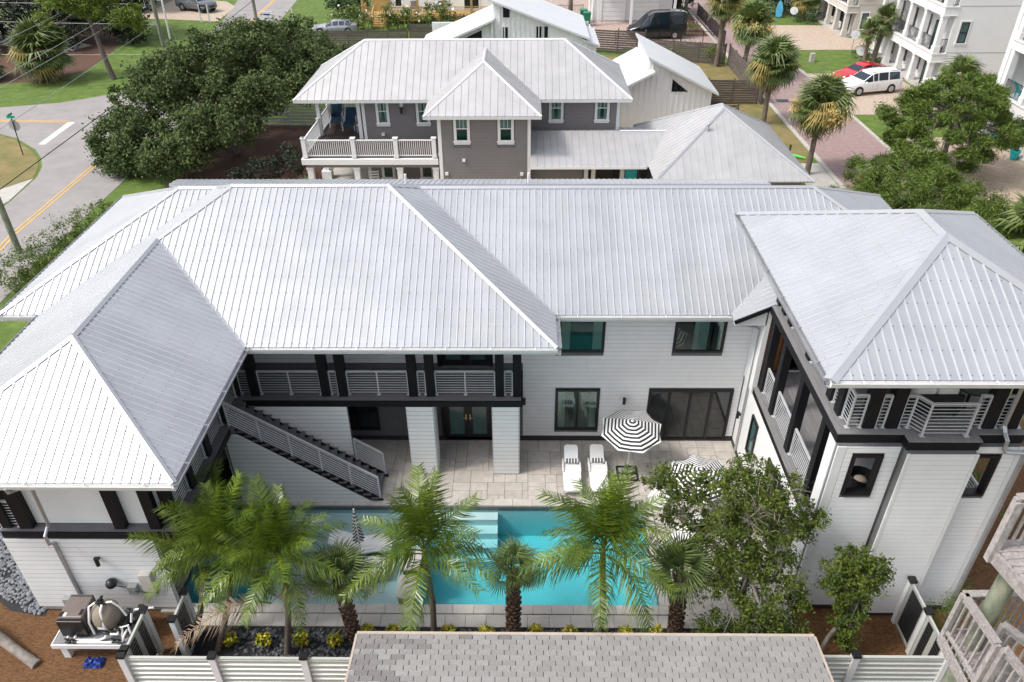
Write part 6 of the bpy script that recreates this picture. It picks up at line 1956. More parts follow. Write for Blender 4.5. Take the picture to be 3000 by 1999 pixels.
for (x, y, lb) in ((-13.4, 42.4, 'spiky pale grass tuft in the mulch left of the porch pier'), (-12.9, 43.9, 'second pale grass tuft nearer the porch corner'), (-13.6, 45.4, 'third pale grass tuft below the balcony corner')):
    grass_tuft(lb, x, y, 90, 1.0, w=0.03)
for i, (x, y) in enumerate(((-15.0, 15.6), (-14.6, 14.8), (-15.6, 16.6), (-16.2, 17.6))):
    grass_tuft(('dark grassy clump in the grey pebbles, second from the front', 'dark grassy clump in the grey pebbles nearest the house corner', 'dark grassy clump in the grey pebbles, third from the front', 'dark grassy clump in the grey pebbles farthest back at the left edge')[i], x, y, 60, 0.45, 'leaf_box', 'clumps in the pebbles', w=0.012)

# yellow-variegated shrubs in the stone bed
vx = [-8.15, -7.18, -6.12, -5.2, -4.35, -3.6, -2.05, -1.0, 0.35, 1.35, 2.9, 3.75]
vl = ['leftmost yellow shrub, half under the palm fronds', 'yellow-leaved shrub left of the forked palm stem', 'yellow-leaved shrub right of the forked palm stem', 'yellow-leaved shrub left of the rough-trunked fan palm', 'yellow-leaved shrub just right of the rough-trunked fan palm',
      'yellow-leaved shrub at the corner of the shingled roof', 'yellow-leaved shrub right of the slim palm trunk over the pool', 'yellow-leaved shrub left of the middle fan palm', 'yellow-leaved shrub right of the middle fan palm', 'yellow-leaved shrub between middle fan palm and the right slim palm',
      'yellow-leaved shrub right of the right slim palm', 'rightmost yellow shrub, left of the right fan palm']
for x, lb in zip(vx, vl):
    y = 12.85 if x < -4.9 else 13.15
    r = root('variegated_shrub', lb + ' in the dark stone bed', 'shrub', (x, y, 0), 'yellow-leaved shrubs in the stone bed')
    C = rnd_unit(150) * RNG.uniform(0.4, 1, 150)[:, None] * [0.24, 0.2, 0.22] + [x, y, 0.25]
    C[:, 2] = np.maximum(C[:, 2], 0.06)
    V, F = leaf_quads(C, 0.06, 0.45, 0.9)
    fast_mesh('foliage', V, F, 'leaf_yellow', r)
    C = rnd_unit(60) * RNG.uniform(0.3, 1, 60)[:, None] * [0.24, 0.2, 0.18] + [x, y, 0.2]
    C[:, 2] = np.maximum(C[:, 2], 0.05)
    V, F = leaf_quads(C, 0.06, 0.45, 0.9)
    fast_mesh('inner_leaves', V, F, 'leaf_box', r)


# ------------------------------------------------------------------ palms
def queen_frond_mesh(seed, L=2.6, nl=52, sag=1.0):
    rg = random.Random(seed)
    V, F = [], []
    # rachis in local frame: starts at origin, goes +X, rises then droops
    def pos(t):
        return Vector((L * (t - 0.16 * sag * t * t), 0, L * (0.16 * t - 0.50 * sag * t * t)))
    pts = [pos(i / 12) for i in range(13)]
    mb = MB()
    mb.tube(pts, [0.022 - 0.017 * i / 12 for i in range(13)], 5)
    for i in range(nl):
        t = 0.14 + 0.85 * i / (nl - 1)
        p = pos(t)
        tg = (pos(min(1, t + 0.02)) - pos(t - 0.02)).normalized()
        ll = (0.40 + 0.34 * math.sin(math.pi * min(1, t * 1.1))) * (1 - 0.30 * t)
        for sd in (-1, 1):
            a = rg.uniform(-0.55, 0.5)
            side = Vector((0, sd, 0))
            up = tg.cross(side) * (1 if sd < 0 else -1)
            if up.z < 0:
                up = -up
            d = (side * math.cos(a) + up * math.sin(a) + tg * rg.uniform(0.45, 0.8)).normalized()
            w = 0.0125 * rg.uniform(0.8, 1.2)
            q = tg * w
            m_ = p + d * ll * 0.5 + Vector((0, 0, -0.05 * rg.random()))
            e = p + d * ll * 0.80 + Vector((0, 0, -ll * rg.uniform(0.35, 0.75)))
            mb.add([p - q, p + q, m_ + q * 1.2, m_ - q * 1.2, e], [(0, 1, 2, 3), (3, 2, 4)])
    return mb


def mesh_of(mb, m):
    me = bpy.data.meshes.new('frond')
    me.from_pydata(mb.v, [], mb.f)
    me.materials.append(MATS[m])
    return me


QF = [mesh_of(queen_frond_mesh(s, 2.2, 58, sg), 'frond_queen') for s, sg in ((1, 0.9), (2, 1.2), (3, 1.5), (4, 0.5))]
QD = mesh_of(queen_frond_mesh(9, 2.4, 50, 1.8), 'frond_dead')


def place_frond(me, parent, p, az, el, sc, name='frond', roll=0.0):
    o = new_obj(name, me)
    o.parent = parent
    o.location = p
    o.rotation_euler = (roll, -el, az)
    o.scale = (sc, sc, sc)
    ORG[o.name] = ORG[parent.name]
    return o


def queen_palm(label, base, top, n=16, sc=1.0, seed=0, r=0.085, fork=None, dead=0, up_bias=0.0, tall=0.0, group='feathery palms along the pool'):
    rg = random.Random(seed)
    t = root('queen_palm', label, 'palm tree', (base[0], base[1], 0), group)
    b0 = Vector((base[0], base[1], -0.05))
    tp = Vector(top)
    mid = b0.lerp(tp, 0.5) + Vector((0.08, 0, 0))
    tr = MB().tube([b0, b0.lerp(mid, 0.5), mid, mid.lerp(tp, 0.5), tp], [r * 1.25, r * 1.02, r * 0.95, r * 0.9, r * 1.0], 10)
    tr.build('trunk', 'palm_trunk', t, smooth=True)
    MB().tube([tp, tp + Vector((0, 0, 0.35)), tp + Vector((0, 0, 0.75))], [r * 1.05, r * 0.8, r * 0.25], 8).build('crown_shaft', 'stalk', t, smooth=True)
    loc = tp - Vector((base[0], base[1], 0)) + Vector((0, 0, 0.35))
    for i in range(n):
        az = i * 2.39996 + rg.uniform(-0.25, 0.25)
        f = i / (n - 1)
        el = R(86) * (1 - f) + R(8) * f + R(rg.uniform(-9, 9)) + up_bias * (1 - f) * 0.5
        me = QF[3] if f < 0.25 else (QF[0] if f < 0.55 else QF[rg.choice((1, 2))])
        place_frond(me, t, loc + Vector((0, 0, 0.35 * (1 - f))), az, el, sc * rg.uniform(0.85, 1.1) * (1.05 if f < 0.2 else 1), roll=rg.uniform(-0.4, 0.4))
    for i in range(dead):
        place_frond(QD, t, loc, rg.uniform(0, 6.28), R(-25), sc * 0.9, 'dead_frond')
    return t


queen_palm('tall feathery palm with slim trunk in front of the middle of the pool', (-2.48, 13.12), (-2.5, 13.12, 3.15), 18, 1.0, 3, up_bias=0.15)
queen_palm('tall feathery palm with slim trunk right of the middle fan palm', (2.18, 13.2), (2.08, 13.2, 3.1), 19, 1.06, 5, up_bias=0.1)
queen_palm('feathery palm whose forked base stands left of the booted fan palm', (-6.5, 12.62), (-6.15, 12.9, 3.1), 20, 0.92, 8, dead=1)
queen_palm('feathery palm with the most leaning crown over the left pool corner', (-8.46, 12.75), (-7.55, 13.2, 3.2), 20, 0.88, 13)
queen_palm('leftmost feathery palm drooping over the louvred fence', (-9.25, 12.8), (-8.55, 13.4, 2.3), 15, 0.84, 21)
queen_palm('small dark feathery palm in a pot under the left balcony', (-9.45, 16.2), (-9.4, 16.2, 1.9), 12, 0.6, 31, r=0.05, group=None)
dq = root('dead_palm_frond', 'brown dead palm frond arching down over the bottom left fence', 'palm frond', (-6.5, 12.5, 2.3))
for az, el, sc in ((R(205), R(38), 1.0), (R(12), R(48), 0.8)):
    place_frond(QD, dq, (0, 0, 0), az, el, sc, 'frond')


def fan_leaf(seed, R0=0.62, pet=0.7, nseg=26, arc=270, droop=0.25, w=0.024):
    rg = random.Random(seed)
    mb = MB()
    mb.tube([(0, 0, 0), (pet * 0.55, 0, 0.05), (pet, 0, -0.02)], [0.016, 0.012, 0.009], 5)
    c = Vector((pet, 0, -0.02))
    for i in range(nseg):
        a = R(-arc / 2 + arc * i / (nseg - 1))
        ll = R0 * (0.78 + 0.28 * math.cos(a * 0.5)) * rg.uniform(0.93, 1.05)
        d = Vector((math.cos(a), math.sin(a), 0.10 * math.cos(a * 0.5)))
        s_ = Vector((-math.sin(a), math.cos(a), 0)) * w
        m_ = c + d * ll * 0.62
        e = c + d * ll + Vector((0, 0, -droop * ll * rg.uniform(0.4, 1.5)))
        b0 = c + d * 0.05
        mb.add([b0 - s_ * 0.25, b0 + s_ * 0.25, m_ + s_ * 1.1, m_ - s_ * 1.1, m_ + Vector((0, 0, 0.02)), e], [(0, 1, 4), (1, 2, 4), (0, 4, 3), (3, 4, 5), (4, 2, 5)])
    return mb


FF = [mesh_of(fan_leaf(s, 0.78, 0.62, 30, ar, dr), 'frond_fan') for s, ar, dr in ((1, 250, 0.3), (2, 280, 0.55), (3, 220, 0.15))]
CF_ = [mesh_of(fan_leaf(s, 0.95, 0.85, 24, ar, dr, 0.05), 'frond_cabbage') for s, ar, dr in ((4, 260, 0.35), (5, 290, 0.8), (6, 220, 0.15))]
CG = mesh_of(fan_leaf(7, 0.9, 0.85, 24, 290, 1.0, 0.05), 'frond_gold')
CD = mesh_of(fan_leaf(8, 0.8, 0.7, 22, 240, 1.5, 0.04), 'frond_dead')


def booted_trunk(t, base, top, r, boots=True, m='palm_trunk', seed=0):
    rg = random.Random(seed)
    b0, tp = Vector((base[0], base[1], -0.05)), Vector(top)
    MB().tube([b0, b0.lerp(tp, 0.33), b0.lerp(tp, 0.66), tp], [r * 1.05, r, r, r * 0.9], 10).build('trunk', 'boot' if boots else m, t, smooth=True)
    if boots:
        L_ = (tp - b0).length
        n = int(L_ / 0.021)
        for i in range(n):
            f = (i + 0.5) / n
            c = b0.lerp(tp, f)
            a = i * 2.39996
            d = Vector((math.cos(a), math.sin(a), 0))
            s_ = Vector((-math.sin(a), math.cos(a), 0))
            w = 0.055 * rg.uniform(0.8, 1.2)
            q = c + d * r * 0.85
            e = c + d * (r + rg.uniform(0.05, 0.085)) + Vector((0, 0, rg.uniform(0.09, 0.15)))
            MB().hexa([q - s_ * w - Vector((0, 0, 0.05)), q + s_ * w - Vector((0, 0, 0.05)), q + s_ * w + Vector((0, 0, 0.03)), q - s_ * w + Vector((0, 0, 0.03)),
                       e - s_ * w * 0.75, e + s_ * w * 0.75, e + s_ * w * 0.7 - d * 0.03 + Vector((0, 0, 0.02)), e - s_ * w * 0.7 - d * 0.03 + Vector((0, 0, 0.02))]).build('leaf_base', 'boot', t)


def fan_palm(label, base, top, n=17, sc=1.0, r=0.14, seed=0, flower=False):
    rg = random.Random(seed)
    t = root('fan_palm', label, 'palm tree', (base[0], base[1], 0), 'rough-trunked fan palms along the pool')
    booted_trunk(t, base, top, r, seed=seed)
    loc = Vector(top) - Vector((base[0], base[1], 0)) - Vector((0, 0, 0.1))
    for i in range(n):
        f = i / (n - 1)
        az = i * 2.39996 + rg.uniform(-0.2, 0.2)
        el = R(84) * (1 - f) + R(5) * f + R(rg.uniform(-8, 8))
        place_frond(rg.choice(FF), t, loc + Vector((0, 0, 0.25 * (1 - f))), az, el, sc * rg.uniform(0.85, 1.12), roll=rg.uniform(-0.3, 0.3))
    if flower:
        fl = MB()
        o_ = Vector(top)
        for i in range(60):
            e = o_ + Vector((0.75 + rg.gauss(0, 0.22), -0.15 + rg.gauss(0, 0.15), -0.05 + rg.gauss(0, 0.12)))
            fl.bar(e, e + Vector((rg.gauss(0, .08), rg.gauss(0, .08), -0.06)), 0.014, 0.014)
        stuff(fl.build('flower_cluster', 'flower_stalk', t))
    return t


fan_palm('fan palm with shaggy booted trunk left of the shingled roof', (-4.7, 13.06), (-4.80, 13.06, 2.62), 20, 0.74, 0.15, 2, flower=True)
fan_palm('short fan palm with shaggy booted trunk in front of the turquoise deep end', (-0.25, 13.19), (-0.22, 13.19, 2.75), 14, 0.64, 0.15, 4)
fan_palm('fan palm with shaggy booted trunk at the right pool corner beside the oak', (4.29, 13.25), (4.18, 13.25, 2.5), 18, 0.8, 0.17, 6)


def cabbage_palm(label, base, h, n=46, sc=1.0, r=0.16, lean=(0, 0), seed=0, gold=0.3, dead=6, stalks=0, group='cabbage palms lining the alley'):
    rg = random.Random(seed)
    t = root('cabbage_palm', label, 'palm tree', (base[0], base[1], 0), group)
    top = (base[0] + lean[0], base[1] + lean[1], h)
    b0, tp = Vector((base[0], base[1], -0.05)), Vector(top)
    MB().tube([b0, b0.lerp(tp, 0.4), tp], [r * 1.2, r, r * 1.1], 10).build('trunk', 'palm_trunk', t, smooth=True)
    MB().ball((top[0], top[1], h), 0.38, 1, 1, 1.3, 9, 6).build('crown_core', 'boot', t)
    loc = tp - Vector((base[0], base[1], 0))
    for i in range(n):
        f = i / (n - 1)
        az = i * 2.39996 + rg.uniform(-0.2, 0.2)
        el = R(84) * (1 - f) + R(-42) * f + R(rg.uniform(-8, 8))
        me = CG if (f > 0.45 and rg.random() < gold) else rg.choice(CF_)
        place_frond(me, t, loc + Vector((0, 0, 0.3 * (1 - f))), az, el, sc * rg.uniform(0.85, 1.1), roll=rg.uniform(-0.4, 0.4))
    for i in range(dead):
        place_frond(CD, t, loc - Vector((0, 0, 0.2)), i * 6.28 / max(1, dead) + rg.uniform(-.3, .3), R(-62), sc * 0.9, 'dead_frond')
    if stalks:
        fl = MB()
        for k in range(stalks):
            a = rg.uniform(0, 6.28)
            c = tp + Vector((math.cos(a) * 1.25 * sc, math.sin(a) * 1.25 * sc, rg.uniform(-0.25, 0.35)))
            for i in range(90):
                p = c + Vector((rg.gauss(0, .28), rg.gauss(0, .28), rg.gauss(0, .22)))
                fl.bar(p, p + Vector((rg.gauss(0, .10), rg.gauss(0, .10), -0.12)), 0.03, 0.03)
        stuff(fl.build('flower_clusters', 'flower_stalk', t))
    return t


cabbage_palm('farthest cabbage palm of the row, its crown cut by the top edge', (18.1, 73.9), 5.5, 44, 1.15, 0.22, (0.1, 0), 1, 0.3, 4, 2)
cabbage_palm('cabbage palm with creamy flower clusters, second from the far end of the alley row', (19.4, 69.6), 4.3, 44, 1.15, 0.2, (0.25, 0), 2, 0.15, 2, 6)
cabbage_palm('tallest full-crowned cabbage palm of the alley row, green with a few brown fronds', (18.2, 57.4), 4.2, 54, 1.12, 0.17, (-0.05, 0), 3, 0.12, 9, 1)
cabbage_palm('nearest cabbage palm of the alley row, with golden-brown seed clusters', (18.45, 47.4), 4.2, 48, 1.08, 0.16, (0, 0), 4, 0.35, 9, 9)
cabbage_palm('left of the two young palms at the white condominium corner', (32.2, 74.9), 2.6, 16, 0.7, 0.17, (-0.1, 0), 5, 0, 1, 0, None)
cabbage_palm('right of the two young palms at the white condominium corner', (33.0, 74.9), 3.6, 26, 0.85, 0.2, (0.2, -0.2), 6, 0.05, 1, 0, None)
cabbage_palm('low bushy palm in front of the beige condominium', (32.3, 94.2), 2.0, 24, 1.15, 0.2, (0, 0), 7, 0.3, 0, 0, None)
cabbage_palm('palm with yellowing fronds beside the nearest condominium', (30.6, 53.4), 2.4, 28, 1.0, 0.16, (0, 0), 8, 0.4, 0, 0, None)
cabbage_palm('palm at the corner between the two right-hand condominiums', (33.2, 59.5), 2.6, 26, 1.0, 0.16, (0, 0), 9, 0.15, 0, 0, None)
cabbage_palm('low palmetto left of the scrubby pine', (20.9, 42.9), 1.3, 20, 0.85, 0.12, (0, 0), 10, 0.1, 0, 0, None)
cabbage_palm('large grassy-fronded palmetto at the right edge behind the tower', (26.0, 34.9), 1.8, 34, 1.35, 0.14, (0, 0), 11, 0.0, 0, 0, None)
cabbage_palm('palmetto at the top right behind the thicket', (28.4, 37.6), 1.7, 28, 1.25, 0.14, (0, 0), 12, 0.0, 0, 0, None)
cabbage_palm('dark palmetto at the left edge of the mulch bed', (-48.5, 70.3), 1.0, 22, 1.2, 0.15, (0, 0), 13, 0.1, 0, 0, None)
cabbage_palm('grey pindo palm with arching fronds on the mulch at the top left', (-42.3, 69.9), 2.3, 50, 1.55, 0.34, (-0.5, 0), 14, 0.12, 5, 0, None)
for (x, y, h, lb) in ((8.6, 100.2, 6, 'grey palm trunk behind the green bins'),):
    cabbage_palm(lb, (x - 3, y - 4), h, 20, 1.0, 0.25, (0, 0), 15, 0, 0, 0, None)
for (x, y, lb) in ((18.3, 98.3, 'bare tree trunk right of the garage house'), (19.3, 97.4, 'leaning bare trunk behind the iron fence'), (26.6, 101.5, 'dark trunk at the top of the alley'), (28.2, 99.8, 'second dark trunk at the top of the alley')):
    t = root('tree', lb, 'tree', (x, y, 0))
    MB().tube([(x, y, -0.05), (x + 0.1, y, 2.5), (x + 0.35, y, 6.5)], [0.25, 0.2, 0.17], 9).build('trunk', 'pole_grey' if x < 20 else 'bark', t, smooth=True)
    V, F = clumps([(x + 0.3, y, 8.2, 1.8, 1.8, 1.5)], 6, 0.5, 40, 0.13)
    fast_mesh('crown', V, F, 'leaf_box', t)
# ------------------------------------------------------------------ pool and terrace furniture
def rounded(x0, x1, y0, y1, r, n=5):
    P = []
    for cx, cy_, a0 in ((x1 - r, y1 - r, 0), (x0 + r, y1 - r, 90), (x0 + r, y0 + r, 180), (x1 - r, y0 + r, 270)):
        for i in range(n + 1):
            a = R(a0 + 90 * i / n)
            P.append((cx + r * math.cos(a), cy_ + r * math.sin(a)))
    return P


def chaise(label, x, y, rz=0.0, group=None, back=R(28), m='lounger_white', z=0.0):
    """moulded sun lounger, foot at local -y, origin on the ground under its middle"""
    t = root('sun_lounger', label, 'sun lounger', (0, 0, 0), group)
    s = MB().prism([(a, b_, 0.27) for a, b_ in rounded(-0.31, 0.31, -0.98, 0.32, 0.12)], (0, 0, 0.06)).build('seat', m, t)
    sl_ = MB()
    for i in range(12):
        sl_.box(-0.25, 0.25, -0.88 + i * 0.085, -0.88 + i * 0.085 + 0.055, 0.331, 0.342)
    stuff(sl_.build('slats', m, s))
    b_ = MB()
    c, s_ = math.cos(back), math.sin(back)
    pts = rounded(-0.24, 0.24, 0.0, 0.72, 0.10)
    b_.prism([(p, 0.30 + q * c, 0.33 + q * s_) for p, q in pts], (0, -0.04 * s_, 0.045 * c))
    b_.build('backrest', m, t)
    for sx in (-1, 1):
        MB().bar((sx * 0.30, -0.1, 0.36), (sx * 0.30, 0.36, 0.40), 0.05, 0.05).build('armrest', m, t)
        MB().box(sx * 0.28 - 0.03, sx * 0.28 + 0.03, -0.86, -0.78, 0, 0.28).build('leg', m, t)
        MB().box(sx * 0.28 - 0.03, sx * 0.28 + 0.03, 0.55, 0.63, 0, 0.28).build('leg', m, t)
        MB().bar((sx * 0.28, 0.2, 0.28), (sx * 0.28, 0.66, 0.28), 0.04, 0.05).build('side_rail', m, t)
    t.location = (x, y, z)
    t.rotation_euler = (0, 0, rz)
    return t


def bolster(label, x, y, z, rz=0.0):
    t = root('bolster_pillow', label, 'pillow', (0, 0, 0), 'striped bolster pillows')
    n = 9
    w = 0.46 / n
    for i in range(n):
        r_ = 0.085 if 0 < i < n - 1 else 0.078
        MB().cyl((-0.23 + i * w, 0, 0), (-0.23 + (i + 1) * w - 0.001, 0, 0), r_, n=12).build('stripe', 'stripe_black' if i % 2 else 'stripe_white', t)
    t.location = (x, y, z)
    t.rotation_euler = (0, 0, rz)


chaise('left of the two white sun loungers standing side by side on the patio', 1.72, 19.50, 0, 'white loungers on the patio')
chaise('right of the two white sun loungers, next to the striped parasol', 2.63, 19.52, 0, 'white loungers on the patio')
bolster('black and white bolster on the left patio lounger', 1.72, 19.84, 0.47)
bolster('black and white bolster on the right patio lounger', 2.63, 19.88, 0.46)
chaise('white lounger half hidden by the oak, above the second parasol', 4.85, 18.75, R(-32), 'white loungers on the patio')
chaise('white lounger below the second parasol, deep in the oak foliage', 5.1, 16.6, R(-50), 'white loungers on the patio')
for y, lb in ((16.45, 'white ledge lounger in the shallow shelf by the closed parasol'), (15.55, 'white ledge lounger in the shallow shelf nearer the front edge')):
    t = root('ledge_lounger', lb, 'sun lounger', (-5.1, y, -0.33), 'white loungers standing in the pool')
    prof = [(-0.98, 0.62), (-0.6, 0.42), (-0.25, 0.24), (0.1, 0.20), (0.5, 0.30), (0.98, 0.24)]
    b_ = MB()
    P = []
    for (x, z) in prof:
        w = 0.36 if abs(x) < 0.9 else 0.30
        P += [(-5.1 + x, y - w, z - 0.33 + 0.16), (-5.1 + x, y + w, z - 0.33 + 0.16), (-5.1 + x, y + w, z - 0.33 + 0.08), (-5.1 + x, y - w, z - 0.33 + 0.08)]
    F_ = []
    for i in range(len(prof) - 1):
        for j in range(4):
            F_.append((i * 4 + j, i * 4 + (j + 1) % 4, (i + 1) * 4 + (j + 1) % 4, (i + 1) * 4 + j))
    F_ += [(3, 2, 1, 0), tuple(range(len(prof) * 4 - 4, len(prof) * 4))]
    b_.add(P, F_)
    b_.build('shell', 'lounger_white', t, smooth=True, bevel=0.02)
    MB().box(-5.95, -5.75, y - 0.25, y + 0.25, -0.33, 0.05).box(-4.45, -4.25, y - 0.25, y + 0.25, -0.33, 0.05).build('base', 'lounger_white', t)


def parasol(label, x, y, h=2.35, rad=0.95, rise_=0.42, base=True, rot=0.2, tilt=(0, 0)):
    t = root('parasol', label, 'parasol', (x, y, 0))
    MB().cyl((x, y, 0.05), (x, y, h + 0.06), 0.02, n=10).build('pole', 'white_paint', t)
    nb, ns = 17, 8
    W_, K_ = MB(), MB()

    def pt(k, f):
        a = rot + 2 * math.pi * k / ns
        r_ = rad * f
        z = h - rise_ * (f ** 1.15)
        return Vector((x + r_ * math.cos(a), y + r_ * math.sin(a), z + tilt[0] * r_ * math.cos(a) + tilt[1] * r_ * math.sin(a)))
    for i in range(nb):
        f0, f1 = i / nb, (i + 1) / nb
        M_ = K_ if i % 2 else W_
        for k in range(ns):
            a, b_ = pt(k, f0 + 1e-3), pt(k + 1, f0 + 1e-3)
            c, d = pt(k + 1, f1), pt(k, f1)
            mid1, mid0 = (c + d) / 2, (a + b_) / 2
            s0, s1 = f0 * 0.035, f1 * 0.035
            mid0.z -= s0
            mid1.z -= s1
            if i == nb - 1:
                sc_ = Vector((x, y, mid1.z)) - mid1
                mid1 += sc_ * 0.05
            M_.add([a, mid0, mid1, d], [(0, 1, 2, 3)])
            M_.add([mid0, b_, c, mid1], [(0, 1, 2, 3)])
    cn = W_.build('canopy', 'stripe_white', t)
    K_.build('canopy_stripes', 'stripe_black', cn)
    for k in range(ns):
        a = pt(k, 0.98)
        MB().bar((x, y, h - 0.06), (a.x, a.y, a.z - 0.02), 0.015, 0.015).build('rib', 'white_paint', t)
    MB().ball((x, y, h + 0.07), 0.035, n=8, m=5).build('finial', 'white_paint', t)
    if base:
        w = 0.34
        f = MB()
        for a, b_ in (((-w, -w), (w, -w)), ((w, -w), (w, w)), ((w, w), (-w, w)), ((-w, w), (-w, -w)), ((-w, 0), (w, 0)), ((0, -w), (0, w))):
            f.bar((x + a[0], y + a[1], 0.03), (x + b_[0], y + b_[1], 0.03), 0.05, 0.05)
        f.cyl((x, y, 0.03), (x, y, 0.45), 0.035, n=10)
        f.build('base', 'black_metal', t)
    return t


parasol('open black and white striped parasol beside the sliding door', 3.68, 19.68, 2.45, 1.07, rot=0.25, tilt=(0, 0.10))
parasol('open striped parasol mostly covered by oak foliage', 5.55, 17.45, 2.40, 1.05, rot=0.0, tilt=(0.08, 0.02))
# closed parasol
t = root('closed_parasol', 'furled black and white striped parasol standing in the shallow pool shelf', 'parasol', (-5.04, 16.03, -0.33))
MB().cyl((-5.04, 16.03, -0.33), (-5.04, 16.03, 2.05), 0.022, n=8).build('pole', 'white_paint', t)
W_, K_ = MB(), MB()
nb, ns = 18, 8
for i in range(nb):
    for k in range(ns * 2):
        def q(f, k_):
            a = math.pi * k_ / ns
            r_ = (0.02 + 0.13 * f ** 0.8) * (1.25 if k_ % 2 else 0.7)
            return (-5.04 + r_ * math.cos(a), 16.03 + r_ * math.sin(a), 2.0 - 1.25 * f - (0.05 if k_ % 2 else 0))
        M_ = K_ if i % 2 else W_
        M_.add([q(i / nb, k), q(i / nb, (k + 1) % (2 * ns)), q((i + 1) / nb, (k + 1) % (2 * ns)), q((i + 1) / nb, k)], [(0, 1, 2, 3)])
cn = W_.build('canopy', 'stripe_white', t)
K_.build('canopy_stripes', 'stripe_black', cn)


def sofa(label, x0, x1, y0, y1, z, back='S', cush='cushion_white'):
    t = root('outdoor_sofa', label, 'sofa', ((x0 + x1) / 2, (y0 + y1) / 2, z))
    MB().box(x0, x1, y0, y1, z + 0.08, z + 0.30).build('base', 'wicker', t)
    by = (y0, y0 + 0.09) if back == 'S' else (y1 - 0.09, y1)
    MB().box(x0, x1, by[0], by[1], z + 0.301, z + 0.66).build('back', 'wicker', t)
    for a in (x0, x1 - 0.09):
        MB().box(a, a + 0.09, y0 + 0.1, y1 - 0.1, z + 0.301, z + 0.52).build('arm', 'wicker', t)
    for a in (x0 + 0.03, x1 - 0.08):
        for b_ in (y0 + 0.03, y1 - 0.08):
            MB().box(a, a + 0.05, b_, b_ + 0.05, z, z + 0.08).build('leg', 'wicker', t)
    n = max(1, round((x1 - x0) / 0.7))
    w = (x1 - x0 - 0.2) / n
    for i in range(n):
        a = x0 + 0.1 + i * w
        MB().box(a + 0.01, a + w - 0.01, y0 + 0.1, y1 - 0.05, z + 0.31, z + 0.44).build('seat_cushion', cush, t, bevel=0.04)
        cy_ = (by[1] + 0.0, by[1] + 0.17) if back == 'S' else (by[0] - 0.17, by[0])
        MB().box(a + 0.02, a + w - 0.02, cy_[0], cy_[1], z + 0.45, z + 0.82).build('back_cushion', cush, t, bevel=0.06)
    return t


sofa('black wicker sofa with plump white cushions on the tower deck', 9.62, 10.92, 14.95, 15.65, 6.562)
sofa('low black wicker sofa on the far side of the tower deck rug', 9.4, 11.2, 18.6, 19.3, 6.562, 'N')
sofa('wicker loveseat with cream cushion under the left balcony', -10.95, -9.95, 17.3, 18.0, 0.0, 'N', 'cushion_cream')
tag(MB().box(8.55, 11.5, 15.8, 18.4, 6.564, 6.574).build('rug', 'rug'), 'black and white patterned outdoor rug on the tower deck', 'rug')
t = root('coffee_table', 'low dark coffee table on the patterned rug', 'table', (10.3, 17, 6.575))
MB().box(9.9, 10.7, 16.6, 17.2, 6.93, 6.97).build('table_top', 'grey_box', t)
for a in (9.95, 10.6):
    for b_ in (16.65, 17.1):
        MB().box(a, a + 0.05, b_, b_ + 0.05, 6.575, 6.929).build('leg', 'black_metal', t)
t = root('high_table', 'round dark bar table at the right rear of the tower deck', 'table', (11.5, 15.4, 6.562))
MB().cyl((11.25, 15.3, 7.25), (11.25, 15.3, 7.29), 0.4, n=20).build('table_top', 'black_metal', t)
MB().cyl((11.25, 15.3, 6.562), (11.25, 15.3, 7.249), 0.04, n=8).build('leg', 'black_metal', t)
t = root('armchair', 'dark armchair with a grey cushion at the tower deck corner', 'chair', (8.6, 15.2, 6.562))
MB().box(8.35, 8.95, 15.1, 15.7, 6.8, 6.95).build('seat', 'grey_box', t)
MB().box(8.35, 8.95, 15.71, 15.78, 6.8, 7.35).build('backrest', 'wicker', t)
for a in (8.36, 8.89):
    for b_ in (15.12, 15.65):
        MB().box(a, a + 0.05, b_, b_ + 0.05, 6.562, 6.8).build('leg', 'wicker', t)
t = root('armchair', 'wicker armchair with cream cushion seen through the tower opening', 'chair', (9.4, 15.55, 3.281))
MB().lathe([(0.28, 0), (0.33, 0.3), (0.36, 0.55), (0.34, 0.56), (0.3, 0.32), (0.05, 0.30)], (9.40, 15.55, 3.45), 14).build('shell', 'wicker', t)
MB().ball((9.40, 15.55, 3.82), 0.18, 1, 1, 0.35, 12, 6).build('cushion', 'cushion_cream', t, smooth=True)
MB().cyl((9.40, 15.55, 3.281), (9.40, 15.55, 3.46), 0.2, n=12).build('base', 'wicker', t)
t = root('striped_pillow', 'black and cream striped pillow on the wicker loveseat', 'pillow', (-10.2, 17.4, 0.6))
for i in range(7):
    MB().bar((-10.42 + i * 0.075, 17.22, 0.58 + 0.02 * i), (-10.42 + i * 0.075, 17.42, 0.98 + 0.02 * i), 0.074, 0.12, up=(0, -1, 0.5)).build('stripe', 'stripe_black' if i % 2 else 'cushion_cream', t)

# ------------------------------------------------------------------ pool equipment at the left corner
t = root('equipment_platform', 'low grey platform carrying the pool heater, filter and pumps', 'platform', (-11.7, 13.0, 0))
planks(t, -12.75, -10.62, 12.42, 13.62, 0.60, 'y', 0.14, 'grey_deck_light')
MB().box(-12.76, -10.61, 12.38, 12.415, 0.46, 0.605).box(-12.79, -12.76, 12.38, 13.62, 0.46, 0.604).build('fascia_board', 'white_paint', t)
for x in (-12.55, -10.9):
    for y in (12.5, 13.4):
        MB().box(x - 0.09, x + 0.09, y - 0.05, y + 0.09, -0.05, 0.565).build('leg', 'white_paint', t)
t = root('pool_heater', 'brown-grey box shaped pool heater with black end panels', 'pool heater', (-12.15, 13.0, 0.6))
MB().box(-12.52, -11.86, 12.72, 13.42, 0.68, 1.36).build('casing', 'heater', t, bevel=0.04)
MB().box(-12.54, -11.84, 12.62, 12.715, 0.66, 1.30).box(-12.50, -11.88, 13.425, 13.46, 0.68, 1.37).build('end_panel', 'black_plastic', t, bevel=0.015)
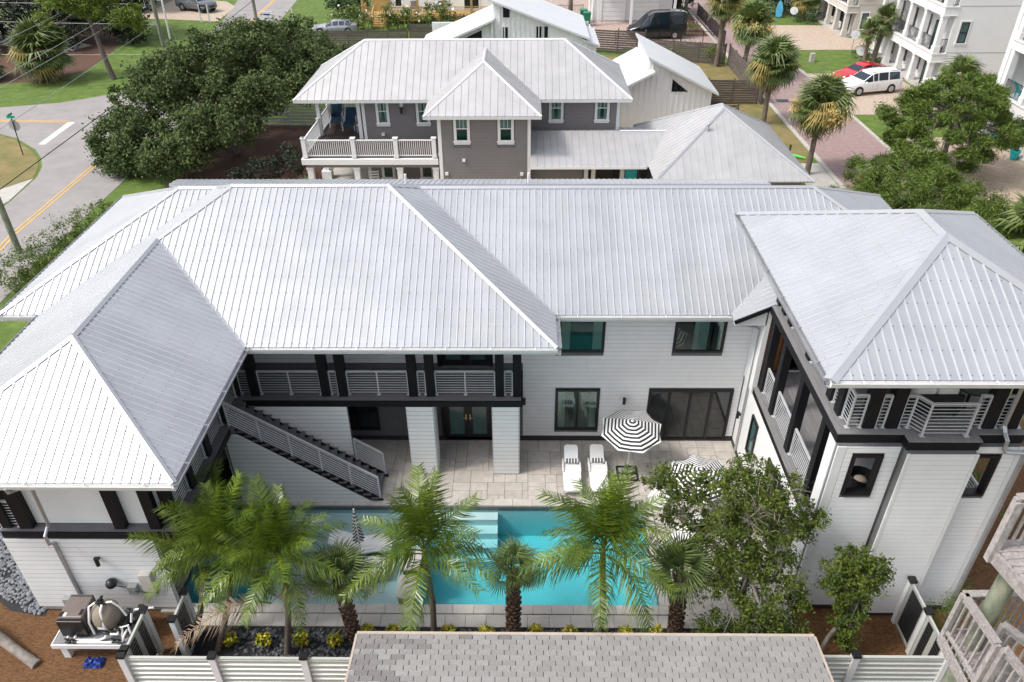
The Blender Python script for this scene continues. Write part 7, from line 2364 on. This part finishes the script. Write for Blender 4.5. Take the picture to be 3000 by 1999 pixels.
MB().box(-12.5, -12.4, 12.74, 12.9, 1.361, 1.368).box(-11.98, -11.9, 12.8, 12.98, 1.361, 1.368).build('vent', 'black_plastic', t)
MB().box(-12.39, -12.31, 12.75, 12.87, 1.361, 1.367).build('label', 'white_paint', t)
MB().box(-12.4, -12.0, 12.72, 13.4, 0.601, 0.675).build('base', 'black_plastic', t)
t = root('filter_tank', 'round sand-coloured filter tank with black multiport valve', 'pool filter', (-11.45, 13.1, 0.6))
MB().lathe([(0.16, 0.0), (0.30, 0.04), (0.36, 0.16), (0.385, 0.34), (0.36, 0.52), (0.28, 0.68), (0.14, 0.78), (0.08, 0.80)], (-11.45, 13.08, 0.66), 22).build('tank', 'tank', t, smooth=True)
MB().cyl((-11.45, 13.08, 0.601), (-11.45, 13.08, 0.70), 0.24, n=16).build('foot', 'black_plastic', t)
MB().cyl((-11.45, 13.08, 1.44), (-11.45, 13.08, 1.60), 0.09, n=12).cyl((-11.6, 13.08, 1.52), (-11.3, 13.08, 1.52), 0.05, n=10).box(-11.48, -11.42, 13.05, 13.22, 1.6, 1.64).build('valve', 'black_plastic', t)
MB().box(-11.55, -11.35, 12.70, 12.715, 0.86, 0.94).build('label', 'white_paint', t)
for i, (x, y) in enumerate(((-10.95, 12.95), (-10.72, 13.28))):
    t = root('pool_pump', ('black pool pump with strainer pot in front of the filter tank', 'black pool pump behind, next to the fence post')[i], 'pump', (x, y, 0.6))
    MB().cyl((x, y - 0.05, 0.75), (x, y + 0.26, 0.78), 0.10, n=12).build('motor', 'black_plastic', t)
    MB().lathe([(0.09, 0), (0.10, 0.16), (0.12, 0.18), (0.12, 0.22), (0.03, 0.24)], (x - 0.0, y - 0.16, 0.62), 14).build('strainer_pot', 'black_plastic', t)
    MB().box(x - 0.1, x + 0.1, y - 0.1, y + 0.25, 0.601, 0.66).build('foot', 'black_plastic', t)
t = root('pipework', 'white plastic pool pipes with black valves on the platform', 'pipes', (-11.4, 12.7, 0.6))
PR = 0.032
for i, pts in enumerate((
        [(-12.35, 12.58, 0.75), (-12.35, 12.50, 0.68), (-12.35, 12.47, 0.64)],
        [(-12.15, 12.58, 0.75), (-12.18, 12.52, 0.66), (-12.1, 12.52, 0.66), (-11.5, 12.52, 0.66), (-11.35, 12.56, 0.70), (-11.3, 12.62, 0.80)],
        [(-12.2, 12.46, 0.64), (-11.0, 12.46, 0.64), (-10.85, 12.48, 0.66), (-10.80, 12.55, 0.80), (-10.80, 12.75, 0.80)],
        [(-11.32, 12.75, 0.64), (-11.36, 12.72, 1.0), (-11.38, 12.85, 1.45), (-11.38, 13.0, 1.53)],
        [(-11.72, 12.72, 0.64), (-11.74, 12.74, 1.1), (-11.72, 12.95, 1.50), (-11.6, 13.06, 1.53)],
        [(-11.3, 13.08, 1.53), (-11.16, 13.10, 1.53), (-11.02, 13.12, 1.30), (-10.92, 13.10, 0.95)],
        [(-11.2, 12.62, 0.78), (-11.0, 12.62, 0.78), (-10.98, 12.66, 0.9), (-10.98, 12.78, 0.85)],
        [(-10.75, 12.95, 0.85), (-10.7, 13.05, 1.15), (-10.6, 13.1, 1.2), (-10.3, 13.15, 1.2), (-10.15, 13.2, 1.15)],
        [(-10.9, 12.62, 0.66), (-10.88, 12.72, 0.95), (-10.74, 12.78, 0.95), (-10.70, 12.7, 0.7)])):
    MB().tube(pts, PR, 8).build('pipe', 'pvc', t, smooth=True)
for (x, y, z) in ((-12.33, 12.47, 0.66), (-12.16, 12.46, 0.66), (-11.3, 12.62, 0.82), (-11.06, 12.47, 0.67), (-10.92, 12.47, 0.67), (-11.0, 12.66, 0.93), (-10.72, 13.05, 1.2)):
    MB().cyl((x - 0.06, y, z), (x + 0.06, y, z), 0.05, n=10).cyl((x, y, z), (x, y, z + 0.10), 0.03, n=8).bar((x - 0.07, y, z + 0.11), (x + 0.07, y, z + 0.11), 0.03, 0.02).build('valve', 'black_plastic', t)
tag(MB().ball((-11.52, 13.80, 1.40), 0.155, n=14, m=10).build('outdoor_speaker', 'black_plastic', smooth=True), 'black ball-shaped fixture mounted on the left wing wall above the filter', 'speaker')
for (x0, x1, z0, z1, m_, lb) in ((-11.12, -10.88, 0.95, 1.25, 'grey_box', 'grey electrical box beside the black ball fixture'), (-10.68, -10.36, 0.95, 1.75, 'beige_box', 'tall beige meter box by the palm fronds'), (-13.15, -12.97, 0.45, 0.68, 'grey_box', 'small grey box low on the wall left of the heater')):
    tag(MB().box(x0, x1, 13.78, 13.955, z0, z1).build('electrical_box', m_), lb, 'electrical box')
tag(MB().tube([(-11.45, 13.82, 1.28), (-11.2, 13.85, 1.18), (-10.9, 13.75, 1.12), (-10.3, 13.8, 1.0)], 0.015, 6).build('cable', 'black_plastic'), 'black cable running from the ball fixture to the right', 'cable')
V = []
tp = MB()
n1, n2 = 12, 8
for i in range(n1):
    for j in range(n2):
        V.append((-12.0 + i * 0.05 + random.uniform(-.02, .02), 12.12 + j * 0.045 + random.uniform(-.02, .02), (0.02 + random.uniform(0, 0.11)) if 0 < i < n1 - 1 and 0 < j < n2 - 1 else -0.03))
tp.add(V, [(i * n2 + j, (i + 1) * n2 + j, (i + 1) * n2 + j + 1, i * n2 + j + 1) for i in range(n1 - 1) for j in range(n2 - 1)])
tag(tp.build('tarp', 'tarp'), 'crumpled shiny blue tarp on the pine straw in front of the platform', 'tarp')
tag(MB().tube([(-16, 13.3, 0.6), (-15.2, 13.1, 0.45), (-14.5, 12.8, 0.25), (-13.9, 12.5, 0.12), (-13.3, 12.22, -0.05)], [0.17, 0.16, 0.14, 0.13, 0.15], 12).build('leaning_trunk', 'bark_grey', smooth=True), 'bare grey tree trunk leaning in from the bottom left edge', 'tree trunk')

# ------------------------------------------------------------------ loungers on the balcony of the grey house
for (x, y, a, lb) in ((-11.95, 48.6, 0.12, 'navy sun lounger near the corner rail of the grey house balcony'), (-10.95, 47.9, 0.05, 'navy sun lounger nearer the house wall on the balcony')):
    t = root('balcony_lounger', lb, 'sun lounger', (0, 0, 0), 'navy loungers on the balcony')
    s = MB().prism([(-0.33, -1.0, 0.36), (0.33, -1.0, 0.36), (0.33, 0.25, 0.34), (-0.33, 0.25, 0.34)], (0, 0, 0.04)).build('seat', 'navy_sling', t)
    MB().prism([(-0.33, 0.26, 0.36), (0.33, 0.26, 0.36), (0.33, 0.95, 0.92), (-0.33, 0.95, 0.92)], (0, -0.03, 0.04)).build('backrest', 'navy_sling', t)
    for sx in (-0.37, 0.37):
        MB().tube([(sx, -1.05, 0.33), (sx, 0.25, 0.33), (sx, 1.0, 0.93)], 0.03, 6).build('side_rail', 'white_paint', t)
        MB().tube([(sx, -0.1, 0.34), (sx, 0.0, 0.62), (sx, 0.4, 0.60)], 0.025, 6).build('armrest', 'white_paint', t)
        MB().tube([(sx, -0.75, 0.33), (sx, -0.85, 0.0)], 0.03, 6).build('leg', 'white_paint', t)
        MB().tube([(sx, 0.2, 0.33), (sx, 0.3, 0.0)], 0.03, 6).build('leg', 'white_paint', t)
    t.location = (x, y, 3.0)
    t.rotation_euler = (0, 0, a)
t = root('side_table', 'small white side table beside the navy lounger', 'table', (-10.15, 46.9, 3.0))
MB().box(-10.35, -9.95, 46.7, 47.1, 3.42, 3.46).build('table_top', 'white_paint', t)
for a in (-10.33, -10.0):
    for b_ in (46.72, 47.05):
        MB().box(a, a + 0.03, b_, b_ + 0.03, 3.0, 3.419).build('leg', 'white_paint', t)
t = root('rocking_chair', 'white ladder-back rocking chair on the porch under the balcony', 'chair', (-9.0, 43.6, 0.0))
for i in range(5):
    MB().box(-9.3, -8.75, 44.0, 44.04, 0.8 + i * 0.17, 0.88 + i * 0.17).build('slat', 'white_paint', t)
for a in (-9.33, -8.76):
    MB().bar((a, 44.03, 0.05), (a, 44.08, 1.6), 0.05, 0.05).build('back_post', 'white_paint', t)
MB().box(-9.33, -8.72, 43.5, 44.0, 0.42, 0.46).build('seat', 'white_paint', t)

# ------------------------------------------------------------------ vehicles
def vehicle(name, label, cat, st_, paint, front, rear, wheels, wr, glass_top, glass_side, loc, rz, roof_rails=False, group=None):
    """st_: stations (x, half width, z sill, z belt, roof half width, z roof); front at x=0"""
    t = root(name, label, cat, (0, 0, 0), group)
    P, F_ = [], []
    for (x, hw, zs, zb, rw_, zr) in st_:
        zm = zs + (zb - zs) * 0.55
        ring = [(-hw * 0.93, zs), (-hw, zs + 0.12), (-hw * 1.0, zm), (-hw * 0.965, zb), (-rw_, zr - 0.03 if zr - zb > 0.2 else zr), (-rw_ * 0.75, zr), (rw_ * 0.75, zr), (rw_, zr - 0.03 if zr - zb > 0.2 else zr), (hw * 0.965, zb), (hw, zm), (hw, zs + 0.12), (hw * 0.93, zs)]
        P += [(x, y, z) for y, z in ring]
    n = 12
    for i in range(len(st_) - 1):
        for j in range(n):
            F_.append((i * n + j, (i + 1) * n + j, (i + 1) * n + (j + 1) % n, i * n + (j + 1) % n))
    F_ += [tuple(range(n)), tuple(range(len(st_) * n - 1, (len(st_) - 1) * n - 1, -1))]
    b_ = MB().add(P, F_)
    body = b_.build('body', paint, t, smooth=True, bevel=0.0)
    Pv = [Vector(p) for p in P]

    def pane(idx, name_='window', k=0.10, off_=0.012):
        q = [Pv[i] for i in idx]
        c = sum(q, Vector()) / 4
        nrm = (q[2] - q[0]).cross(q[3] - q[1]).normalized()
        if nrm.dot(c - Vector((c.x, 0, 0.9))) < 0:
            nrm = -nrm
        q = [c + (p - c) * (1 - k) + nrm * off_ for p in q]
        MB().add([*q, *[p - nrm * 0.02 for p in q]], [(0, 1, 2, 3), (7, 6, 5, 4), (0, 4, 5, 1), (1, 5, 6, 2), (2, 6, 7, 3), (3, 7, 4, 0)]).build(name_, 'car_glass', t)
    for i in glass_top:
        a, b2 = i * n, (i + 1) * n
        pane((a + 4, a + 7, b2 + 7, b2 + 4), 'windscreen' if i < len(st_) / 2 else 'rear_window', 0.08, 0.02)
    for i in glass_side:
        a, b2 = i * n, (i + 1) * n
        pane((a + 3, a + 4, b2 + 4, b2 + 3), 'side_window', 0.13)
        pane((a + 8, a + 7, b2 + 7, b2 + 8), 'side_window', 0.13)
    hw = max(s[1] for s in st_)
    for wx in wheels:
        for sd in (-1, 1):
            MB().cyl((wx, sd * (hw - 0.25), wr), (wx, sd * (hw + 0.004), wr), wr * 1.2, n=20).build('wheel_arch', 'black_plastic', t)
            w = MB().cyl((wx, sd * (hw - 0.22), wr), (wx, sd * (hw + 0.02), wr), wr, n=20).build('wheel', 'tyre', t)
            rm_ = MB().cyl((wx, sd * (hw + 0.015), wr), (wx, sd * (hw + 0.028), wr), wr * 0.30, n=10)
            for k in range(7):
                a = k * 2 * math.pi / 7
                rm_.bar((wx, sd * (hw + 0.024), wr), (wx + wr * 0.66 * math.cos(a), sd * (hw + 0.024), wr + wr * 0.66 * math.sin(a)), 0.02, 0.06, up=(0, 0, 1) if abs(math.cos(a)) > 0.5 else (1, 0, 0))
            rm_.lathe([(wr * 0.60, 0.0), (wr * 0.68, 0.0), (wr * 0.68, 0.012), (wr * 0.60, 0.012)], (wx, sd * (hw + 0.016), wr), 20, ax=Matrix.Rotation(R(90), 3, 'X'))
            rm_.build('rim', 'rim', w)
    zf = front
    for sd in (-1, 1):
        MB().ball((st_[1][0] - 0.05, sd * st_[1][1] * 0.80, zf), 0.13, 0.9, 1.1, 0.6, 8, 5).build('headlight', 'lamp_glass', t)
        MB().box(st_[-1][0] - 0.10, st_[-1][0] + 0.025, sd * st_[-1][1] * 0.9 - 0.07, sd * st_[-1][1] * 0.9 + 0.07, rear - 0.12, rear + 0.16).build('tail_light', 'tail_red', t)
        mx_ = st_[glass_side[0]][0] + 0.1
        MB().ball((mx_, sd * (hw + 0.09), st_[glass_side[0]][3] + 0.06), 0.11, 0.7, 1, 0.7, 8, 5).build('wing_mirror', paint, t)
        for i in glass_side[:2]:
            MB().box(st_[i + 1][0] - 0.25, st_[i + 1][0] - 0.08, sd * (hw + 0.012) - 0.012, sd * (hw + 0.012) + 0.012, st_[i][3] - 0.14, st_[i][3] - 0.11).build('door_handle', paint, t)
            x_ = st_[i + 1][0]
            MB().box(x_ - 0.006, x_ + 0.006, sd * (hw + 0.001) - 0.002, sd * (hw + 0.001) + 0.002, st_[i][2] + 0.14, st_[i][3] - 0.15).build('door_seam', 'black_plastic', t)
    MB().box(st_[0][0] - 0.012, st_[0][0] + 0.03, -st_[0][1] * 0.6, st_[0][1] * 0.6, st_[0][2] + 0.1, st_[0][3] - 0.04).build('grille', 'black_plastic', t)
    if roof_rails:
        for sd in (-1, 1):
            MB().bar((st_[4][0], sd * st_[4][4] * 0.85, st_[4][5] + 0.04), (st_[-3][0], sd * st_[-3][4] * 0.85, st_[-3][5] + 0.04), 0.04, 0.03).build('roof_rail', 'black_plastic', t)
    t.location = loc
    t.rotation_euler = (0, 0, rz)
    return t


MINI = [(0.0, .66, .32, .60, .60, .66), (0.18, .86, .24, .76, .80, .84), (1.05, .95, .22, .98, .86, 1.05), (1.30, .96, .22, 1.0, .84, 1.12), (2.15, .98, .22, 1.03, .72, 1.66), (2.6, .98, .22, 1.04, .72, 1.73), (3.6, .98, .22, 1.05, .72, 1.75), (4.75, .97, .22, 1.06, .70, 1.70), (5.05, .95, .26, 1.03, .72, 1.12), (5.12, .90, .36, .70, .80, .80)]
vehicle('parked_minivan', 'white minivan parked on tan pavers beside the red car', 'minivan', MINI, 'white_car', 0.74, 0.95, (0.95, 4.0), 0.34, (3, 7), (3, 4, 5, 6), (26.65, 64.95, 0), R(15.6), True)
SED = [(0.0, .62, .28, .52, .56, .56), (0.2, .86, .2, .66, .76, .72), (1.35, .94, .2, .84, .84, .88), (1.55, .95, .2, .86, .80, .93), (2.3, .95, .2, .90, .60, 1.38), (3.0, .95, .2, .92, .60, 1.43), (3.7, .95, .2, .94, .62, 1.36), (4.35, .95, .22, .97, .74, 1.02), (4.9, .90, .26, .98, .80, 1.02), (4.98, .82, .34, .8, .7, .84)]
vehicle('parked_car', 'bright red muscle car parked behind the white minivan', 'car', SED, 'red_paint', 0.62, 0.85, (0.95, 3.95), 0.34, (3, 6), (3, 4, 5, 6), (27.3, 68.2, 0), R(21))
vehicle('parked_car', 'silver car half hidden by the flowering bush at the plank fence', 'car', SED, 'silver_car', 0.62, 0.85, (0.95, 3.95), 0.34, (3, 6), (3, 4, 5, 6), (-22.9, 87.9, 0), R(2))
SUV = [(0.0, .72, .45, .80, .68, .90), (0.15, .95, .38, .95, .90, 1.05), (1.25, 1.0, .35, 1.12, .92, 1.16), (1.45, 1.0, .35, 1.14, .88, 1.22), (2.15, 1.0, .35, 1.18, .74, 1.82), (2.8, 1.0, .35, 1.2, .74, 1.90), (3.9, 1.0, .35, 1.2, .74, 1.90), (4.95, 1.0, .35, 1.2, .72, 1.84), (5.2, .98, .4, 1.15, .80, 1.25), (5.28, .9, .5, .8, .8, .9)]
vehicle('parked_truck', 'large grey four-door truck on the paved drive at the top left', 'truck', SUV, 'grey_car', 0.85, 1.05, (1.0, 4.1), 0.42, (3, 7), (3, 4, 5, 6), (-37.8, 99.5, 0), R(153))
VAN = [(0.0, .80, .35, .85, .70, .95), (0.2, .98, .28, 1.05, .86, 1.12), (0.95, 1.02, .28, 1.25, .88, 1.34), (1.1, 1.02, .28, 1.3, .86, 1.45), (1.95, 1.03, .28, 1.35, .78, 2.35), (2.5, 1.03, .28, 1.4, .80, 2.62), (3.9, 1.03, .28, 1.4, .82, 2.68), (5.6, 1.03, .28, 1.4, .82, 2.66), (5.95, 1.02, .3, 1.35, .80, 2.5), (6.0, .98, .4, .9, .9, 1.2)]
vehicle('parked_van', 'tall black passenger van behind the iron fence at the garage', 'van', VAN, 'dark_car', 1.0, 1.1, (1.0, 4.75), 0.37, (3,), (3, 4, 5, 6), (11.1, 85.1, 0), R(5.5))
# golf cart
t = root('golf_cart', 'white golf cart with flat roof parked by the condominium wall', 'golf cart', (0, 0, 0))
MB().box(-1.15, 1.15, -0.6, 0.6, 1.82, 1.90).build('roof', 'white_paint', t, bevel=0.04)
for x in (-1.0, 0.9):
    for y in (-0.52, 0.52):
        MB().bar((x, y, 0.7), (x * 0.85, y, 1.82), 0.035, 0.035).build('roof_post', 'black_metal', t)
MB().box(-1.25, -0.55, -0.55, 0.55, 0.3, 0.75).box(0.1, 1.2, -0.58, 0.58, 0.3, 0.7).box(-0.55, 0.1, -0.55, 0.55, 0.28, 0.36).build('body', 'white_car', t, bevel=0.04)
MB().box(0.1, 0.55, -0.5, 0.5, 0.705, 0.85).box(0.56, 0.64, -0.5, 0.5, 0.85, 1.2).box(0.65, 1.1, -0.5, 0.5, 0.705, 0.85).build('seat', 'cushion_white', t, bevel=0.03)
MB().tube([(-0.62, -0.25, 0.75), (-0.35, -0.25, 1.0)], 0.02, 6).lathe([(0.13, -0.012), (0.155, -0.012), (0.155, 0.012), (0.13, 0.012)], (-0.33, -0.25, 1.03), 14, ax=Matrix.Rotation(R(-35), 3, 'Y')).build('steering_wheel', 'black_plastic', t)
for x in (-0.85, 0.85):
    for y in (-0.56, 0.56):
        MB().cyl((x, y - 0.08, 0.22), (x, y + 0.08, 0.22), 0.22, n=16).build('wheel', 'tyre', t)
t.location = (33.2, 62.2, 0)
t.rotation_euler = (0, 0, R(8))


def wheelie(label, x, y, m, group=None, s=1.0, rz=0.0):
    t = root('wheelie_bin', label, 'rubbish bin', (0, 0, 0), group)
    MB().hexa([(-.24, -.27, 0.06), (.24, -.27, 0.06), (.24, .22, 0.06), (-.24, .22, 0.06), (-.3, -.34, 1.0), (.3, -.34, 1.0), (.3, .3, 1.0), (-.3, .3, 1.0)]).build('body', m, t)
    MB().box(-.33, .33, -.38, .36, 1.004, 1.08).box(-.30, .30, .361, .42, 0.98, 1.05).build('lid', m, t, bevel=0.02)
    for sx in (-1, 1):
        MB().cyl((sx * .22, .24, .12), (sx * .28, .24, .12), .12, n=12).build('wheel', 'tyre', t)
    t.location = (x, y, 0)
    t.scale = (s, s, s)
    t.rotation_euler = (0, 0, rz)


wheelie('black wheelie bin against the white condominium wall', 37.1, 64.9, 'black_plastic', s=1.15)
wheelie('nearer green wheelie bin left of the garage house', 7.2, 91.3, 'bin_green', 'green bins', 1.3)
wheelie('farther green wheelie bin behind the first', 6.9, 92.8, 'bin_green', 'green bins', 1.3)

WIRES = [[(-60, 80, 4.93), (-38.45, 80, 4.51), ], [(-60, 78.6, 3.5), (-35.57, 78.5, 2.92)], [(-60, 76, 0.9), (-35.8, 76, 0.7)],
         [(-34.0, 46, 7.2), (-41.63, 78, 5.25)], [(-32.4, 45, 6.0), (-37.94, 78.6, 4.76)], [(-31.5, 43.5, 5.9), (-38.4, 78.6, 3.75)],
         [(-31.2, 44, 4.0), (-35.6, 78.6, 3.08)], [(-27.1, 36.6, 3.4), (-30.9, 94.0, 2.25)], [(-36.75, 84, 1.68), (-35.9, 83.0, -0.05)]]
# ------------------------------------------------------------------ poles, wires, signs, small things
def upole(label, x, y, h, r=0.16, m='pole_green', lean=(0, 0), arms=()):
    t = root('utility_pole', label, 'utility pole', (x, y, 0))
    MB().tube([(x, y, -0.05), (x + lean[0] * .5, y + lean[1] * .5, h / 2), (x + lean[0], y + lean[1], h)], [r, r * 0.9, r * 0.75], 12).build('pole', m, t, smooth=True)
    for z in arms:
        MB().box(x - 0.5, x + 0.1, y - 0.05, y + 0.05, z, z + 0.08).build('bracket', 'grey_box', t)
    return t


upole('weathered utility pole on the lawn at the top left, carrying the wires', -35.52, 78.6, 11, 0.20, arms=(3.0, 5.2))
upole('utility pole beside the road above the big oak', -30.9, 94.0, 11, 0.20, 'pole_grey')
upole('utility pole at the left edge beside the yellow-green hedge', -27.12, 36.5, 10, 0.17, 'pole_green')
upole('thin pale brace pole right of the weathered utility pole', -37.28, 84.42, 9, 0.10, 'white_paint', (0.3, 0))
for i, (lb, pts, r_, m_) in enumerate((
        ('topmost level wire across the top left corner', WIRES[0], 0.022, 'wire'),
        ('second level wire running to the bracket on the utility pole', WIRES[1], 0.022, 'wire'),
        ('third level wire running to the foot of the utility pole', WIRES[2], 0.02, 'wire'),
        ('slanting wire nearest the top left corner', WIRES[3], 0.018, 'wire'),
        ('slanting wire across the pine crown, upper of two', WIRES[4], 0.018, 'wire'),
        ('slanting wire across the pine crown, lower of two', WIRES[5], 0.018, 'wire'),
        ('slanting wire rising across the front lawn to the utility pole', WIRES[6], 0.016, 'wire'),
        ('thick black cable crossing the road junction', WIRES[7], 0.028, 'wire_dark'),
        ('thin guy wire from the utility pole down to the lawn', WIRES[8], 0.016, 'wire'))):
    a, b_ = Vector(pts[0]), Vector(pts[1])
    P = []
    for k in range(13):
        f = k / 12
        p = a.lerp(b_, f)
        p.z -= (0.25 if i < 8 else 0) * 4 * f * (1 - f) * 0.3
        P.append(p)
    tag(MB().tube(P, r_, 5).build('overhead_wire', m_), lb, 'wire')

t = root('stop_sign', 'grey back of a stop sign with a small green street sign on top', 'road sign', (-34.9, 51.13, 0))
MB().cyl((-34.9, 51.13, -0.05), (-34.75, 51.13, 2.55), 0.035, n=8).build('post', 'black_metal', t)
P = [(-34.77 + 0.40 * math.cos(R(22.5 + 45 * i)), 51.18, 2.05 + 0.40 * math.sin(R(22.5 + 45 * i))) for i in range(8)]
MB().prism(P, (0, 0.02, 0)).build('sign_plate', 'sign_back', t)
MB().box(-35.05, -34.5, 51.11, 51.13, 2.56, 2.72).box(-34.78, -34.76, 50.85, 51.4, 2.73, 2.88).build('street_name_plate', 'sign_green', t)
t = root('yard_sign', 'white realtor sign hanging from a white post on the road verge', 'sign', (-28.7, 90.0, 0))
MB().box(-27.75, -27.63, 89.94, 90.06, 0, 2.0).box(-28.9, -27.75, 89.95, 90.05, 1.78, 1.88).build('post', 'white_paint', t)
sgn = MB().box(-28.8, -27.85, 89.98, 90.02, 1.05, 1.7).build('sign_plate', 'white_paint', t)
MB().box(-28.7, -27.95, 89.965, 89.979, 1.48, 1.62).box(-28.6, -28.05, 89.965, 89.979, 1.15, 1.22).build('print', 'tarp', sgn)
t = root('yard_sign', 'black sign board between two white posts in front of the grey truck', 'sign', (-36.7, 93.7, 0))
for x in (-37.2, -36.25):
    MB().box(x - 0.06, x + 0.06, 93.62, 93.74, 0, 1.9).build('post', 'white_paint', t)
sgn = MB().box(-37.13, -36.32, 93.66, 93.70, 1.25, 1.85).build('sign_plate', 'black_metal', t)
MB().box(-37.0, -36.45, 93.645, 93.659, 1.62, 1.68).box(-36.95, -36.5, 93.645, 93.659, 1.45, 1.49).build('print', 'white_paint', sgn)
tag(MB().box(-26.72, -26.6, 94.0, 94.12, 0, 1.6).box(-26.74, -26.58, 93.98, 94.14, 1.6, 1.66).build('white_post', 'white_paint'), 'short white post on the lawn right of the road', 'post')
tag(MB().box(-24.4, -24.2, 104.0, 104.2, 0, 1.4).box(-24.1, -23.9, 104.1, 104.3, 0, 1.2).build('utility_pedestal', 'white_paint'), 'pale utility pedestal at the top edge of the verge', 'utility box')
tag(MB().box(-35.6, -35.0, 47.0, 47.06, 0.35, 1.45).box(-35.08, -35.0, 46.98, 47.08, -0.05, 1.6).build('yard_sign', 'white_paint'), 'white sign cut off by the left edge on the grass corner', 'sign')
tag(MB().box(27.2, 27.6, 75.1, 75.5, -0.05, 0.75).build('stone_bollard', 'concrete'), 'squat concrete utility marker on the condo lawn', 'bollard')
tag(MB().box(26.0, 26.25, 81.2, 81.4, -0.05, 0.5).build('path_light', 'white_paint'), 'small white marker post at the edge of the pavers', 'marker')
tag(MB().box(20.75, 21.75, 62.7, 63.5, -0.038, -0.03).build('storm_drain', 'black_metal'), 'dark rectangular storm drain in the brick alley', 'drain')
tag(MB().cyl((-31.2, 57.2, -0.043), (-31.2, 57.2, -0.035), 0.33, n=20).build('manhole_cover', 'grey_wood'), 'dark round manhole cover in the road junction', 'manhole')
tag(MB().cyl((22.6, 49.3, -0.038), (22.6, 49.3, -0.031), 0.2, n=14).build('manhole_cover', 'grey_wood'), 'small round cover in the brick alley near the front palm', 'manhole')
tag(MB().tube([(17.4, 50.9, 0.12), (18.2, 50.3, 0.16), (19.1, 49.9, 0.1)], [0.05, 0.13, 0.04], 8).build('pool_float', 'lime'), 'lime green float lying by the concrete walk', 'float')
tag(MB().box(18.0, 18.12, 50.2, 50.3, -0.05, 0.9).build('wooden_stake', 'brown_wood'), 'short wooden stake in the grass by the lime green float', 'stake')
sb = MB().prism([(29.35, 95.0, 0.1), (29.7, 95.0, 0.0), (30.05, 95.0, 0.1), (30.1, 95.1, 0.9), (29.95, 95.15, 1.5), (29.7, 95.2, 1.8), (29.45, 95.15, 1.5), (29.3, 95.1, 0.9)], (0, 0.06, 0)).build('surfboard', 'kayak')
tag(sb, 'light blue surfboard shape standing by the far bush', 'surfboard')


def dish(label, x, y, z, r=0.45, g_='satellite dishes'):
    t = root('satellite_dish', label, 'satellite dish', (x, y, 0), g_)
    MB().cyl((x, y, -0.05), (x, y, z), 0.03, n=6).build('mast', 'grey_box', t)
    ax = Matrix.Rotation(R(55), 3, 'X')
    MB().lathe([(r, 0.12), (r * 0.7, 0.05), (0.02, 0.0), (0.02, -0.02), (r * 0.7, 0.03), (r, 0.10)], (x, y - 0.05, z), 16, ax=ax).build('reflector', 'dish', t, smooth=True)
    MB().bar((x, y - 0.05, z), (x, y - 0.45, z + 0.25), 0.02, 0.02).build('feed_arm', 'grey_box', t)


dish('upper satellite dish by the far beige condominium', 31.0, 96.8, 1.3)
dish('lower satellite dish by the far beige condominium', 30.6, 92.8, 1.1)
dish('upper satellite dish left of the two young palms', 31.6, 76.9, 2.0)
dish('lower satellite dish left of the two young palms', 31.8, 75.3, 0.9)
dish('upper satellite dish behind the scrubby pine', 32.0, 57.6, 1.6)
dish('lower satellite dish behind the scrubby pine', 31.8, 56.6, 0.8)

for (x, y, s, lb) in ((32.9, 52.9, 1.0, 'turquoise plant pot with a leafy shrub at the porch column'), (33.0, 49.9, 1.0, 'turquoise plant pot with a tall cactus at the right edge')):
    t = root('plant_pot', lb, 'plant pot', (x, y, 0))
    MB().lathe([(0.20, 0), (0.30, 0.5), (0.33, 0.52), (0.33, 0.60), (0.28, 0.60), (0.26, 0.5)], (x, y, 0.0), 16).build('pot', 'turquoise', t, smooth=True)
    if s and 'leafy' in lb:
        V, F_ = clumps([(x, y, 1.0, .5, .5, .5)], 18, 0.25, 40, 0.07)
        fast_mesh('foliage', V, F_, 'leaf_box', t)
    else:
        MB().tube([(x, y, 0.5), (x + 0.05, y, 1.3), (x - 0.02, y, 2.1)], [0.13, 0.15, 0.08], 10).build('cactus', 'leaf_box', t)


def slat_chair(label, x, y, z, m, rz):
    t = root('adirondack_chair', label, 'chair', (0, 0, 0))
    for i in range(5):
        a = -0.26 + i * 0.13
        MB().hexa([(a - .055, .2, .35), (a + .055, .2, .35), (a + .055, .24, .33), (a - .055, .24, .33), (a - .055, .55, 1.05), (a + .055, .55, 1.05), (a + .055, .59, 1.03), (a - .055, .59, 1.03)]).build('back_slat', m, t)
        MB().box(-0.3, 0.3, -0.35 + i * 0.11, -0.35 + i * 0.11 + 0.09, 0.36 - i * 0.01, 0.39 - i * 0.01).build('seat_slat', m, t)
    for sx in (-1, 1):
        MB().box(sx * .36 - .06, sx * .36 + .06, -0.4, 0.35, 0.58, 0.61).build('armrest', m, t)
        MB().box(sx * .34 - .03, sx * .34 + .03, -0.38, -0.28, 0, 0.58).build('leg', m, t)
        MB().box(sx * .34 - .03, sx * .34 + .03, 0.2, 0.3, 0, 0.58).build('leg', m, t)
    t.location = (x, y, z)
    t.rotation_euler = (0, 0, rz)


slat_chair('turquoise slatted chair on the balcony at the right edge', 34.3, 53.5, 3.0, 'turquoise', R(80))
slat_chair('dark grey slatted chair on the timber porch', -12.6, 94.8, 0.86, 'grey_wood', R(10))
slat_chair('second slatted chair partly behind the porch post', -9.6, 94.8, 0.86, 'grey_wood', R(-5))
t = root('balcony_chair', 'black chair with striped cushion on the white condominium balcony', 'chair', (34.4, 66.5, 3.0))
MB().box(34.15, 34.65, 66.3, 66.75, 3.35, 3.45).build('seat', 'cushion_white', t)
MB().box(34.15, 34.65, 66.76, 66.82, 3.3, 3.95).build('backrest', 'black_metal', t)
for a in (34.16, 34.6):
    for b_ in (66.32, 66.7):
        MB().box(a, a + .04, b_, b_ + .04, 3.0, 3.349).build('leg', 'black_metal', t)
